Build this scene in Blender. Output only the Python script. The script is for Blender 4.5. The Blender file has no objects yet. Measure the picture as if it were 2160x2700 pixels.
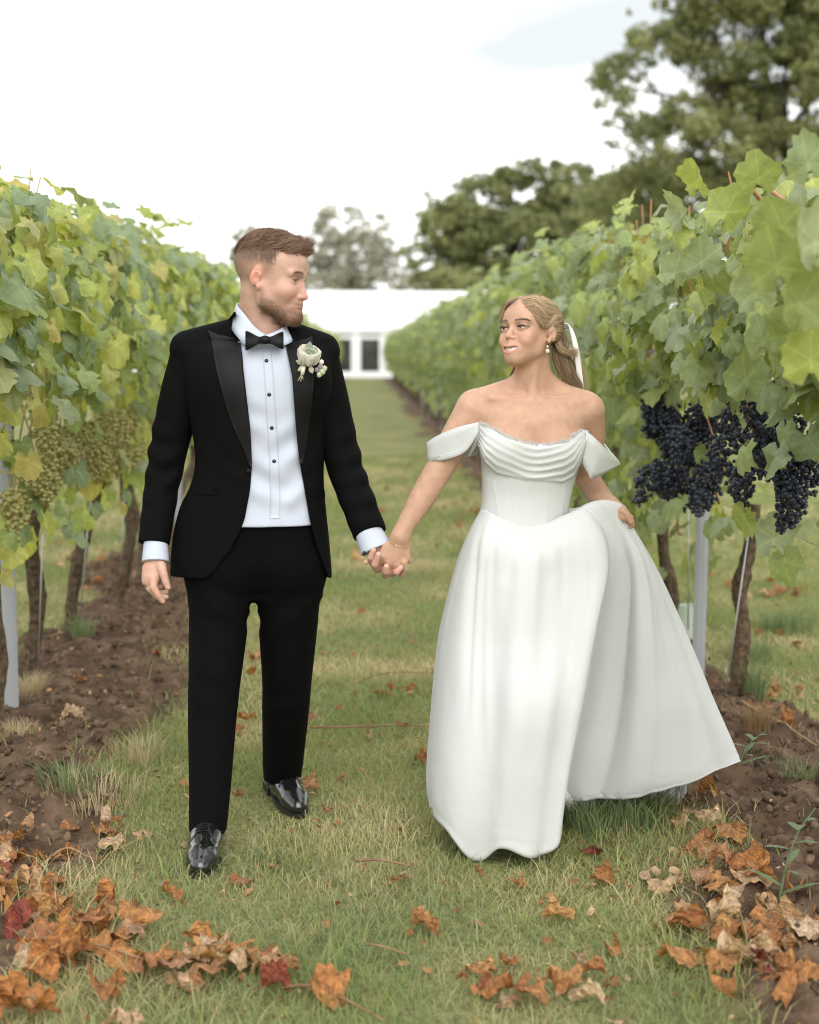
import bpy, bmesh, math, random
import numpy as np
from mathutils import Vector, Matrix, Euler

sc = bpy.context.scene
R = math.radians
# ------------------------------------------------------------------ camera
FPX, CX, CY = 4050.0, 1080.0, 1350.0          # focal length and centre, in pixels of a 2160 wide frame
CAM_H, PITCH, YAW = 1.48, math.atan(425 / 4050.0), math.atan(0.0307)
cam_d = bpy.data.cameras.new('camera'); cam = bpy.data.objects.new('camera', cam_d)
sc.collection.objects.link(cam); sc.camera = cam
cam.location = (0, 0, CAM_H); cam.rotation_euler = (math.pi / 2 - PITCH, 0, -YAW)
cam_d.sensor_fit = 'HORIZONTAL'; cam_d.sensor_width = 24.0; cam_d.lens = 45.0
cam_d.clip_start = 0.05; cam_d.clip_end = 5000
cam_d.dof.use_dof = True; cam_d.dof.focus_distance = 4.62; cam_d.dof.aperture_fstop = 2.0
# ------------------------------------------------------------------ world: pale overcast over a daylight sky
w = bpy.data.worlds.new('World'); sc.world = w; w.use_nodes = True
nt = w.node_tree; nt.nodes.clear()
out = nt.nodes.new('ShaderNodeOutputWorld'); bg = nt.nodes.new('ShaderNodeBackground')
sky = nt.nodes.new('ShaderNodeTexSky'); sky.sky_type = 'NISHITA'; sky.sun_disc = False
SUN_EL, SUN_ROT = R(32), R(172)
sky.sun_elevation = SUN_EL; sky.sun_rotation = SUN_ROT
tc = nt.nodes.new('ShaderNodeTexCoord'); mp = nt.nodes.new('ShaderNodeMapping'); mp.inputs['Scale'].default_value = (1, 1, 3.2); mp.inputs['Location'].default_value = (3.1, 1.7, 0.4)
nz = nt.nodes.new('ShaderNodeTexNoise'); nz.inputs['Scale'].default_value = 1.7; nz.inputs['Detail'].default_value = 5
cr = nt.nodes.new('ShaderNodeValToRGB')
cr.color_ramp.elements[0].position = 0.38; cr.color_ramp.elements[0].color = (5.95, 6.2, 6.2, 1)
cr.color_ramp.elements[1].position = 0.55; cr.color_ramp.elements[1].color = (13.1, 13.2, 13.1, 1)
mx = nt.nodes.new('ShaderNodeMixRGB'); mx.inputs['Fac'].default_value = 0.93
nt.links.new(tc.outputs['Generated'], mp.inputs['Vector']); nt.links.new(mp.outputs[0], nz.inputs['Vector'])
nt.links.new(nz.outputs['Fac'], cr.inputs['Fac']); nt.links.new(sky.outputs[0], mx.inputs[1]); nt.links.new(cr.outputs[0], mx.inputs[2])
nt.links.new(mx.outputs[0], bg.inputs['Color']); bg.inputs['Strength'].default_value = 0.1
nt.links.new(bg.outputs[0], out.inputs['Surface'])
# ------------------------------------------------------------------ sun behind thin cloud
sd = bpy.data.lights.new('sun', 'SUN'); sd.energy = 1.5; sd.angle = R(50); sd.color = (1.0, 0.965, 0.91)
sun = bpy.data.objects.new('sun', sd); sc.collection.objects.link(sun)
_a = SUN_ROT
sdir = Vector((math.sin(_a) * math.cos(SUN_EL), math.cos(_a) * math.cos(SUN_EL), math.sin(SUN_EL)))   # towards the sun
sun.rotation_euler = sdir.to_track_quat('Z', 'Y').to_euler(); sun.location = sdir * 50
sc.view_settings.view_transform = 'Standard'; sc.view_settings.look = 'None'
sc.view_settings.exposure = 0.64; sc.view_settings.gamma = 1.0; sc.view_settings.use_curve_mapping = False
sc.render.engine = 'CYCLES'; sc.cycles.max_bounces = 6; sc.cycles.diffuse_bounces = 3; sc.cycles.transmission_bounces = 4
sc.cycles.glossy_bounces = 2; sc.cycles.use_denoising = True; sc.cycles.pixel_filter_type = 'BLACKMAN_HARRIS'; sc.cycles.filter_width = 1.1; sc.cycles.caustics_reflective = False; sc.cycles.caustics_refractive = False

# ------------------------------------------------------------------ helpers
_cf = np.array([math.sin(YAW) * math.cos(PITCH), math.cos(YAW) * math.cos(PITCH), -math.sin(PITCH)])
_crt = np.array([math.cos(YAW), -math.sin(YAW), 0.0]); _cu = np.cross(_crt, _cf)
def at(px, py, Y):
    """world point at depth Y that stands on the sight line of a photograph pixel"""
    d = _cf + _crt * (px - CX) / FPX - _cu * (py - CY) / FPX
    return np.array([0, 0, CAM_H]) + d * (Y / d[1])
def ground_at(px, py, z=0.0):
    d = _cf + _crt * (px - CX) / FPX - _cu * (py - CY) / FPX
    return np.array([0, 0, CAM_H]) + d * ((z - CAM_H) / d[2])
rng = np.random.default_rng(7); random.seed(7)
COL = sc.collection

def new_mesh(name, V, F, attr=None, smooth=True, uv=None):
    """V (n,3); F list of index arrays or one (m,k) array"""
    me = bpy.data.meshes.new(name)
    V = np.asarray(V, dtype=np.float32)
    if isinstance(F, np.ndarray) and F.ndim == 2:
        m, k = F.shape
        me.vertices.add(len(V)); me.vertices.foreach_set('co', V.ravel())
        me.loops.add(m * k); me.loops.foreach_set('vertex_index', F.astype(np.int32).ravel())
        me.polygons.add(m); me.polygons.foreach_set('loop_start', np.arange(0, m * k, k, dtype=np.int32))
        me.update(calc_edges=True)
    else:
        me.from_pydata([tuple(map(float, v)) for v in V], [], [tuple(int(i) for i in f) for f in F]); me.update()
    if attr:
        for an, a in attr.items():
            a = np.asarray(a, dtype=np.float32)
            if a.ndim == 1:
                at_ = me.attributes.new(an, 'FLOAT', 'POINT'); at_.data.foreach_set('value', a)
            else:
                if a.shape[1] == 3: a = np.concatenate([a, np.ones((len(a), 1), np.float32)], 1)
                at_ = me.attributes.new(an, 'FLOAT_COLOR', 'POINT'); at_.data.foreach_set('color', a.ravel())
    if smooth and len(me.polygons): me.polygons.foreach_set('use_smooth', np.ones(len(me.polygons), dtype=bool))
    return me
def link(name, data, mat=None, parent=None, loc=None, kind=None):
    o = bpy.data.objects.new(name, data); COL.objects.link(o)
    if mat is not None and data is not None and not data.materials: data.materials.append(mat)
    if parent is not None: o.parent = parent
    if loc is not None: o.location = loc
    if kind: o['kind'] = kind
    return o
def mesh_obj(name, V, F, mat=None, parent=None, attr=None, smooth=True, kind=None, loc=None):
    return link(name, new_mesh(name, V, F, attr, smooth), mat, parent, loc, kind)
def empty(name, loc=(0, 0, 0), rz=0.0):
    o = bpy.data.objects.new(name, None); COL.objects.link(o); o.location = [float(v) for v in loc]; o.rotation_euler = (0, 0, rz)
    o.empty_display_size = 0.1
    return o
def tag(o, label, cat, group=None):
    o['label'] = label; o['category'] = cat
    if group: o['group'] = group
    return o
class Geo:
    """collects vertices and faces of one mesh"""
    def __init__(s): s.V = []; s.F = []; s.n = 0; s.A = []
    def add(s, V, F, a=None):
        V = np.asarray(V, float); s.V.append(V); s.F += [[i + s.n for i in f] for f in F]; s.n += len(V)
        if a is not None: s.A.append(np.broadcast_to(np.asarray(a, float), (len(V), 3)) if np.ndim(a) == 1 else np.asarray(a, float))
        return s
    def box(s, c, d, rot=None):
        c = np.asarray(c, float); d = np.asarray(d, float) / 2
        P = np.array([[x, y, z] for x in (-1, 1) for y in (-1, 1) for z in (-1, 1)], float) * d
        if rot is not None: P = P @ np.asarray(rot).T
        return s.add(P + c, [(0, 1, 3, 2), (4, 6, 7, 5), (0, 4, 5, 1), (2, 3, 7, 6), (0, 2, 6, 4), (1, 5, 7, 3)])
    def tube(s, pts, rad, n=8, caps=True, a=None, flat=None):
        V, F = tube(pts, rad, n, caps, flat); return s.add(V, F, a)
    def verts(s): return np.concatenate(s.V) if s.V else np.zeros((0, 3))
    def build(s, name, mat, parent=None, smooth=False, kind=None, loc=None):
        at_ = {'col': np.concatenate(s.A)} if s.A else None
        return mesh_obj(name, s.verts(), s.F, mat, parent, at_, smooth, kind, loc)
def frames(P):
    P = np.asarray(P, float); T = np.gradient(P, axis=0); T /= np.linalg.norm(T, axis=1)[:, None] + 1e-12
    up = np.array([0, 0, 1.0]) if abs(T[0][2]) < 0.9 else np.array([0, 1.0, 0])
    N = []; n = np.cross(up, T[0]); n /= np.linalg.norm(n)
    for t in T:
        n = n - t * np.dot(n, t); n /= np.linalg.norm(n) + 1e-12; N.append(n.copy())
    N = np.array(N); return T, N, np.cross(T, N)
def tube(pts, rad, n=8, caps=True, flat=None):
    P = np.asarray(pts, float); k = len(P); rad = np.broadcast_to(np.asarray(rad, float), (k,))
    T, N, B = frames(P); th = np.linspace(0, 2 * math.pi, n, endpoint=False)
    fb = 1.0 if flat is None else flat
    V = (P[:, None] + rad[:, None, None] * (np.cos(th)[None, :, None] * N[:, None] + fb * np.sin(th)[None, :, None] * B[:, None])).reshape(-1, 3)
    F = [(i * n + j, i * n + (j + 1) % n, (i + 1) * n + (j + 1) % n, (i + 1) * n + j) for i in range(k - 1) for j in range(n)]
    if caps: F += [tuple(range(n - 1, -1, -1)), tuple(range((k - 1) * n, k * n))]
    return V, F
def smooth_path(P, m=8):
    """Catmull-Rom through the points"""
    P = np.asarray(P, float); Q = np.concatenate([[2 * P[0] - P[1]], P, [2 * P[-1] - P[-2]]]); o = []
    for i in range(1, len(Q) - 2):
        t = np.linspace(0, 1, m, endpoint=False)[:, None]; a, b, c, d = Q[i - 1], Q[i], Q[i + 1], Q[i + 2]
        o.append(0.5 * (2 * b + (c - a) * t + (2 * a - 5 * b + 4 * c - d) * t ** 2 + (3 * b - a - 3 * c + d) * t ** 3))
    return np.concatenate(o + [P[-1:]])
def hash2(ix, iy, seed=0):
    h = (ix.astype(np.int64) * 374761393 + iy.astype(np.int64) * 668265263 + seed * 974634777) & 0x7fffffff
    h = ((h ^ (h >> 13)) * 1274126177) & 0x7fffffff
    return ((h ^ (h >> 16)) & 0xffff) / 65535.0
def vnoise(x, y, seed=0):
    x = np.asarray(x, float); y = np.asarray(y, float); ix = np.floor(x); iy = np.floor(y); fx = x - ix; fy = y - iy
    fx = fx * fx * (3 - 2 * fx); fy = fy * fy * (3 - 2 * fy)
    a = hash2(ix, iy, seed); b = hash2(ix + 1, iy, seed); c = hash2(ix, iy + 1, seed); d = hash2(ix + 1, iy + 1, seed)
    return (a * (1 - fx) + b * fx) * (1 - fy) + (c * (1 - fx) + d * fx) * fy
def fbm(x, y, o=4, seed=0):
    s = 0; a = 0.5
    for i in range(o): s = s + a * vnoise(x * 2 ** i, y * 2 ** i, seed + i * 17); a *= 0.5
    return s
def sstep(a, b, x):
    t = np.clip((np.asarray(x, float) - a) / (b - a), 0, 1); return t * t * (3 - 2 * t)

# ------------------------------------------------------------------ materials
MATS = {}
def mat(name, col=(0.5, 0.5, 0.5), rough=0.6, spec=0.5, metal=0.0, attr=None, noise=None, bump=None, transl=0.0, sss=0.0, sheen=0.0, coat=0.0, rand=None, aniso=None):
    """procedural material. attr: colour attribute multiplied in; noise=(scale, amount[, (r,g,b) second colour]); bump=(scale, strength[, stretch]); rand: list of colours chosen by object"""
    m = bpy.data.materials.new(name); m.use_nodes = True; nt = m.node_tree; N, L = nt.nodes, nt.links
    b = N['Principled BSDF']; b.inputs['Roughness'].default_value = rough; b.inputs['Specular IOR Level'].default_value = spec; b.inputs['Metallic'].default_value = metal
    b.inputs['Base Color'].default_value = (*col, 1)
    cs = None
    if attr:
        a = N.new('ShaderNodeAttribute'); a.attribute_name = attr; cs = a.outputs['Color']
    if rand:
        oi = N.new('ShaderNodeObjectInfo'); r = N.new('ShaderNodeValToRGB'); r.color_ramp.interpolation = 'LINEAR'
        while len(r.color_ramp.elements) < len(rand): r.color_ramp.elements.new(0.5)
        for i, c in enumerate(rand):
            r.color_ramp.elements[i].position = i / (len(rand) - 1); r.color_ramp.elements[i].color = (*c, 1)
        L.new(oi.outputs['Random'], r.inputs['Fac']); cs = r.outputs[0]
    tcn = N.new('ShaderNodeTexCoord')
    if noise:
        n = N.new('ShaderNodeTexNoise'); n.inputs['Scale'].default_value = noise[0]; n.inputs['Detail'].default_value = 4
        L.new(tcn.outputs['Object'], n.inputs['Vector'])
        mr = N.new('ShaderNodeMapRange'); mr.inputs['From Min'].default_value = 0.3; mr.inputs['From Max'].default_value = 0.7
        if len(noise) > 2:
            mr.inputs['To Max'].default_value = noise[1]
            mxn = N.new('ShaderNodeMixRGB'); L.new(n.outputs['Fac'], mr.inputs['Value']); L.new(mr.outputs[0], mxn.inputs['Fac'])
            if cs: L.new(cs, mxn.inputs[1])
            else: mxn.inputs[1].default_value = (*col, 1)
            mxn.inputs[2].default_value = (*noise[2], 1)
        else:
            mr.inputs['To Min'].default_value = 1 - noise[1]; mr.inputs['To Max'].default_value = 1 + noise[1]
            mxn = N.new('ShaderNodeMixRGB'); mxn.blend_type = 'MULTIPLY'; mxn.inputs['Fac'].default_value = 1
            L.new(n.outputs['Fac'], mr.inputs['Value']); L.new(mr.outputs[0], mxn.inputs[2])
            if cs: L.new(cs, mxn.inputs[1])
            else: mxn.inputs[1].default_value = (*col, 1)
        cs = mxn.outputs[0]
    if cs: L.new(cs, b.inputs['Base Color'])
    if bump:
        n2 = N.new('ShaderNodeTexNoise'); n2.inputs['Scale'].default_value = bump[0]; n2.inputs['Detail'].default_value = 5
        if len(bump) > 2:
            mp2 = N.new('ShaderNodeMapping'); mp2.inputs['Scale'].default_value = bump[2]; L.new(tcn.outputs['Object'], mp2.inputs[0]); L.new(mp2.outputs[0], n2.inputs['Vector'])
        else: L.new(tcn.outputs['Object'], n2.inputs['Vector'])
        bp = N.new('ShaderNodeBump'); bp.inputs['Strength'].default_value = bump[1]; bp.inputs['Distance'].default_value = 0.01
        L.new(n2.outputs['Fac'], bp.inputs['Height']); L.new(bp.outputs[0], b.inputs['Normal'])
    if sss: b.inputs['Subsurface Weight'].default_value = sss; b.inputs['Subsurface Radius'].default_value = (1.0, 0.45, 0.25); b.inputs['Subsurface Scale'].default_value = 0.006
    if sheen: b.inputs['Sheen Weight'].default_value = sheen; b.inputs['Sheen Roughness'].default_value = 0.4
    if coat: b.inputs['Coat Weight'].default_value = coat; b.inputs['Coat Roughness'].default_value = 0.08
    if transl:
        t = N.new('ShaderNodeBsdfTranslucent'); ms = N.new('ShaderNodeMixShader'); ms.inputs[0].default_value = transl
        if cs: L.new(cs, t.inputs['Color'])
        else: t.inputs['Color'].default_value = (*col, 1)
        L.new(b.outputs[0], ms.inputs[1]); L.new(t.outputs[0], ms.inputs[2]); L.new(ms.outputs[0], N['Material Output'].inputs['Surface'])
    MATS[name] = m
    return m
def ico(sub):
    bm = bmesh.new(); bmesh.ops.create_icosphere(bm, subdivisions=sub, radius=1.0)
    V = np.array([v.co[:] for v in bm.verts]); F = np.array([[v.index for v in f.verts] for f in bm.faces]); bm.free(); return V, F
# ================================================================== SETTING
LROW, RROW = -1.45, 1.52
def soil_mask(x, y):
    n = (fbm(x * 1.6 + 3, y * 1.1, 4, 5) - 0.47) * 0.75
    l = 1 - sstep(0.40, 0.60, np.abs(x - (LROW + 0.14)) + n)
    wr = 0.50 - 0.16 * sstep(5.6, 6.6, y) - 0.05 * sstep(9, 14, y)
    r = 1 - sstep(wr - 0.1, wr + 0.1, np.abs(x - (RROW - 0.06)) + n * 1.1)
    return np.clip(np.maximum(l, r), 0, 1)
def gz(x, y):
    x = np.asarray(x, float); y = np.asarray(y, float)
    near = 1 - sstep(14, 22, y)
    s = soil_mask(x, y)
    z = (fbm(x * 0.9, y * 0.9, 3, 1) - 0.45) * 0.03 * near
    rel = (fbm(x * 7, y * 7, 4, 11) - 0.45) * 0.12 + (np.abs(fbm(x * 19, y * 19, 4, 21) - 0.45)) * 0.13
    return z + s * (rel + 0.008) * near - 0.004
def build_ground():
    ys = np.concatenate([np.arange(2.2, 11.5, 0.028), np.geomspace(11.5, 3000, 110)])
    ys = np.concatenate([np.array([-60, -20, -6, -2, 0, 1.2]), ys])
    xs = np.concatenate([-np.geomspace(3000, 2.65, 40), np.arange(-2.6, 2.62, 0.028), np.geomspace(2.65, 3000, 40)])
    X, Y = np.meshgrid(xs, ys); Z = gz(X, Y); S = soil_mask(X, Y)
    nx, ny = len(xs), len(ys)
    V = np.stack([X, Y, Z], -1).reshape(-1, 3)
    i = np.arange(nx - 1)[None, :] + nx * np.arange(ny - 1)[:, None]
    F = np.stack([i, i + 1, i + 1 + nx, i + nx], -1).reshape(-1, 4)
    m = bpy.data.materials.new('ground'); m.use_nodes = True; nt = m.node_tree; N, L = nt.nodes, nt.links; b = N['Principled BSDF']
    b.inputs['Roughness'].default_value = 0.95; b.inputs['Specular IOR Level'].default_value = 0.15
    a = N.new('ShaderNodeAttribute'); a.attribute_name = 'soil'
    geo = N.new('ShaderNodeNewGeometry')
    def noise(scale, det=5):
        n = N.new('ShaderNodeTexNoise'); n.inputs['Scale'].default_value = scale; n.inputs['Detail'].default_value = det
        L.new(geo.outputs['Position'], n.inputs['Vector']); return n
    def ramp(src, cols):
        r = N.new('ShaderNodeValToRGB')
        while len(r.color_ramp.elements) < len(cols): r.color_ramp.elements.new(0.5)
        for k, (p, c) in enumerate(cols): r.color_ramp.elements[k].position = p; r.color_ramp.elements[k].color = (*c, 1)
        L.new(src, r.inputs['Fac']); return r.outputs[0]
    so = ramp(noise(9).outputs['Fac'], [(0.3, (0.055, 0.035, 0.023)), (0.5, (0.115, 0.074, 0.048)), (0.72, (0.20, 0.137, 0.092))])
    g1 = ramp(noise(0.9, 8).outputs['Fac'], [(0.32, (0.16, 0.19, 0.07)), (0.5, (0.21, 0.225, 0.095)), (0.66, (0.28, 0.265, 0.13))])
    g2 = ramp(noise(42, 3).outputs['Fac'], [(0.3, (0.6, 0.6, 0.6)), (0.7, (1.3, 1.25, 1.2))])
    mm = N.new('ShaderNodeMixRGB'); mm.blend_type = 'MULTIPLY'; mm.inputs['Fac'].default_value = 1; L.new(g1, mm.inputs[1]); L.new(g2, mm.inputs[2])
    mx = N.new('ShaderNodeMixRGB'); L.new(a.outputs['Fac'], mx.inputs['Fac']); L.new(mm.outputs[0], mx.inputs[1]); L.new(so, mx.inputs[2])
    L.new(mx.outputs[0], b.inputs['Base Color'])
    bp = N.new('ShaderNodeBump'); bp.inputs['Strength'].default_value = 0.6; bp.inputs['Distance'].default_value = 0.02; L.new(noise(60, 6).outputs['Fac'], bp.inputs['Height']); L.new(bp.outputs[0], b.inputs['Normal'])
    mesh_obj('ground', V, F, m, attr={'soil': S.ravel()}, kind='structure')
build_ground()

def build_grass():
    """short mown grass of the alley and the weedy grass beyond the rows"""
    rg = np.random.default_rng(11)
    def region(n, y0, y1, x0, x1, h0, h1, w0, pw=1.0):
        y = y0 + (y1 - y0) * rg.random(n) ** pw; x = rg.uniform(x0, x1, n)
        vis = (np.abs(x + 0.03 * 0) < 0.30 * y + 0.35)
        x, y = x[vis], y[vis]
        keep = rg.random(len(x)) > soil_mask(x, y) * 1.02 - 0.03
        x, y = x[keep], y[keep]
        tall = fbm(x * 2.3, y * 2.3, 3, 31)
        h = rg.uniform(h0, h1, len(x)) * (0.45 + 1.25 * tall)
        edge = np.exp(-((np.abs(np.abs(x) - 0.95)) / 0.16) ** 2)
        h *= 1 + 0.9 * edge * rg.random(len(x))
        for fx, fy in ((-.445, 4.42), (-.445, 4.58), (-.235, 4.92), (-.26, 5.03), (.39, 4.38), (.40, 4.5)): h *= 1 - .86 * np.exp(-(((x - fx) / .085) ** 2 + ((y - fy) / .15) ** 2))      # trodden under the shoes
        return x, y, h, rg.uniform(0.6, 1.4, len(x)) * w0
    parts = [region(150000, 2.9, 6.2, -2, 2, 0.014, 0.042, 0.0030, 0.9), region(110000, 6.2, 11, -3.4, 3.4, 0.018, 0.048, 0.0045),
             region(70000, 11, 22, -4, 4.6, 0.03, 0.06, 0.010), region(9000, 2.9, 7.5, -3.0, 3.0, 0.05, 0.09, 0.0032)]
    x, y, h, wd = [np.concatenate(c) for c in zip(*parts)]
    n = len(x); z = gz(x, y) - 0.004
    az = rg.uniform(0, 2 * np.pi, n); lean = rg.uniform(0.2, 1.7, n) * h; ld = az + rg.normal(0, 0.5, n) + np.pi / 2
    wx, wy = np.cos(az) * wd / 2, np.sin(az) * wd / 2; lx, ly = np.cos(ld) * lean, np.sin(ld) * lean
    P = np.zeros((n, 5, 3), np.float32)
    P[:, 0] = np.stack([x - wx, y - wy, z], 1); P[:, 1] = np.stack([x + wx, y + wy, z], 1)
    mxx, myy, mz = x + lx * 0.38, y + ly * 0.38, z + h * 0.6
    P[:, 2] = np.stack([mxx + wx * .8, myy + wy * .8, mz], 1); P[:, 3] = np.stack([mxx - wx * .8, myy - wy * .8, mz], 1)
    P[:, 4] = np.stack([x + lx, y + ly, z + h * 0.92], 1)
    base = (5 * np.arange(n))[:, None]
    F = np.concatenate([base + np.array([[0, 1, 2]]), base + np.array([[0, 2, 3]]), base + np.array([[3, 2, 4]])], 0)
    dry = np.clip((fbm(x * 2.3 + 9, y * 1.7, 4, 41) - 0.36) * 2.8 + rg.normal(0, 0.24, n), 0, 1) ** 1.4
    green = np.stack([0.24 + 0.13 * rg.random(n), 0.30 + 0.10 * rg.random(n), 0.095 + 0.06 * rg.random(n)], 1)
    cool = np.stack([0.20 + 0 * x, 0.26 + 0 * x, 0.15 + 0 * x], 1); cm = (sstep(0.52, 0.66, fbm(x * 0.9 + 40, y * 0.9, 3, 55)) * rg.random(n) * .7)[:, None]
    green = green * (1 - cm) + cool * cm
    straw = np.stack([0.56 + 0.14 * rg.random(n), 0.48 + 0.12 * rg.random(n), 0.26 + 0.08 * rg.random(n)], 1)
    c = green * (1 - dry[:, None]) + straw * dry[:, None]
    C = np.repeat(c[:, None], 5, 1).reshape(-1, 3)
    m = mat('grass_blade', rough=0.7, spec=0.25, attr='col', transl=0.4)
    o = mesh_obj('grass', P.reshape(-1, 3), F, m, attr={'col': C}, kind='stuff', smooth=False)
    o['label'] = 'short patchy green and straw coloured grass of the alley'; o['category'] = 'grass'
build_grass()

def clod_meshes():
    out = []
    for k in range(5):
        bm = bmesh.new(); bmesh.ops.create_icosphere(bm, subdivisions=2, radius=1)
        rr = np.random.default_rng(60 + k); d = rr.normal(0, 1, (14, 3)); d /= np.linalg.norm(d, axis=1)[:, None]; amp = rr.uniform(-0.5, 0.35, 14)
        for v in bm.verts:
            p = np.array(v.co); s = 1 + sum(a * max(0, np.dot(p, q)) ** 3 for a, q in zip(amp, d)) + rr.uniform(-.17, .17)
            v.co = Vector(p * s)
        V = np.array([v.co[:] for v in bm.verts]); F = np.array([[v.index for v in f.verts] for f in bm.faces]); bm.free(); out.append((V, F))
    return out
def build_clods():
    rg = np.random.default_rng(5); ms = clod_meshes(); VV, FF, CC = [], [], []; n0 = 0
    N = 9000; x = np.where(rg.random(N) < 0.5, rg.normal(LROW + 0.16, 0.3, N), rg.normal(RROW - 0.1, 0.3, N)); y = 3.3 + 9.5 * rg.random(N) ** 1.3
    k = (soil_mask(x, y) > 0.55) & (np.abs(x) < 0.3 * y + 0.3); x, y = x[k], y[k]; z = gz(x, y)
    for i in range(len(x)):
        V, F = ms[i % 5]; s = 0.004 + 0.017 * rg.random() ** 3.2
        q = Euler(rg.uniform(0, 6.28, 3)).to_matrix(); P = (V * np.array([1.2, 1.0, .75])) @ np.array(q).T * s + [x[i], y[i], z[i] + s * 0.3]
        c = np.array([0.145, 0.096, 0.064]) * rg.uniform(0.5, 1.4)
        VV.append(P); FF.append(F + n0); n0 += len(P); CC.append(np.tile(c, (len(P), 1)))
    m = mat('soil_clod', rough=0.95, spec=0.1, attr='col', noise=(45, 0.35), bump=(90, 0.6))
    o = mesh_obj('soil_clods', np.concatenate(VV), np.concatenate(FF), m, attr={'col': np.concatenate(CC)}, kind='stuff', smooth=False)
    o['label'] = 'brown crumbled earth clods on the strips under the vines'; o['category'] = 'soil'
build_clods()

# ------------------------------------------------------------------ vine leaves
def leaf_shape(seed, n_out=30, curl=0.25, fold=0.25, crumple=0.0, teeth=0.05, roll=0.0):
    rr = np.random.default_rng(seed)
    th = np.linspace(-math.pi, math.pi, n_out, endpoint=False) + math.pi / n_out       # 0 = tip direction
    def rad(t):
        lob = [(0, 1.0, .62), (R(58), .90, .5), (-R(58), .90, .5), (R(118), .74, .48), (-R(118), .74, .48)]
        r = 0.66 + 0 * t
        for c, a, wd in lob:
            d = np.abs((t - c + np.pi) % (2 * np.pi) - np.pi); r = np.maximum(r, a * (1 - 0.20 * (d / wd) ** 1.5))
        d = np.abs(np.abs(t) - np.pi); r = r * (0.22 + 0.78 * sstep(0.02, 0.42, d))
        return r
    r = rad(th) * (1 + rr.normal(0, 0.035, n_out)); r[::2] *= 1 + teeth; r[1::2] *= 1 - teeth
    out = np.stack([np.sin(th) * r * 0.52, np.cos(th) * r * 0.56, 0 * th], 1)
    ti = np.linspace(-math.pi, math.pi, n_out // 3, endpoint=False) + math.pi / (n_out // 3)
    inn = np.stack([np.sin(ti) * rad(ti) * 0.27, np.cos(ti) * rad(ti) * 0.29, 0 * ti], 1)
    V = np.concatenate([[[0, 0, 0]], inn, out]); ni = len(inn)
    rr_ = np.hypot(V[:, 0], V[:, 1])
    a, b_, ph = rr.uniform(.5, 1.2), rr.uniform(-.5, .5), rr.uniform(0, 6.28)
    V[:, 2] += -curl * a * rr_ ** 2 * 1.4 + fold * np.abs(V[:, 0]) * rr.uniform(-.4, .8) + 0.10 * np.sin(3 * np.arctan2(V[:, 0], V[:, 1]) + ph) * rr_ + b_ * V[:, 1] * rr_ * 0.7
    V[:, 2] += rr.normal(0, 0.014, len(V)) * rr_ * 2
    if crumple:
        V[:, 2] += crumple * (np.sin(V[:, 0] * 9 + ph) * np.cos(V[:, 1] * 8 + ph * 2) * 0.30 + rr.normal(0, 0.14, len(V)) * (rr_ > 0.05) + 0.9 * rr_ ** 1.5 * np.sin(2 * np.arctan2(V[:, 0], V[:, 1]) + ph))
        V[:, :2] *= (1 - 0.35 * crumple * rr_[:, None])
    if roll:
        for _ in range(2):       # dried edges roll up about two skew axes
            a_ = rr.uniform(0, 6.28); ux = np.array([math.cos(a_), math.sin(a_)]); d_ = V[:, :2] @ ux; Rr = rr.uniform(.16, .5) / roll * rr.choice([-1, 1]); ang = np.clip(d_ / Rr, -2.6, 2.6)
            nd = Rr * np.sin(ang); V[:, :2] += np.outer(nd - d_, ux); V[:, 2] = V[:, 2] * np.cos(ang) + Rr * (1 - np.cos(ang))
    F = []
    for i in range(ni):
        j = (i + 1) % ni; F.append((0, 1 + j, 1 + i))
        o0 = 1 + ni + i * 3; o = [o0, o0 + 1, o0 + 2]; nxt = 1 + ni + ((i + 1) * 3) % n_out
        F += [(1 + i, 1 + j, o[2]), (1 + i, o[2], o[1]), (1 + i, o[1], o[0]), (1 + j, nxt, o[2])] if i < ni - 1 else [(1 + i, 1 + j, o[2]), (1 + i, o[2], o[1]), (1 + i, o[1], o[0]), (1 + j, nxt, o[2])]
    F = [tuple(reversed(f)) for f in F]
    return V, F
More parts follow.
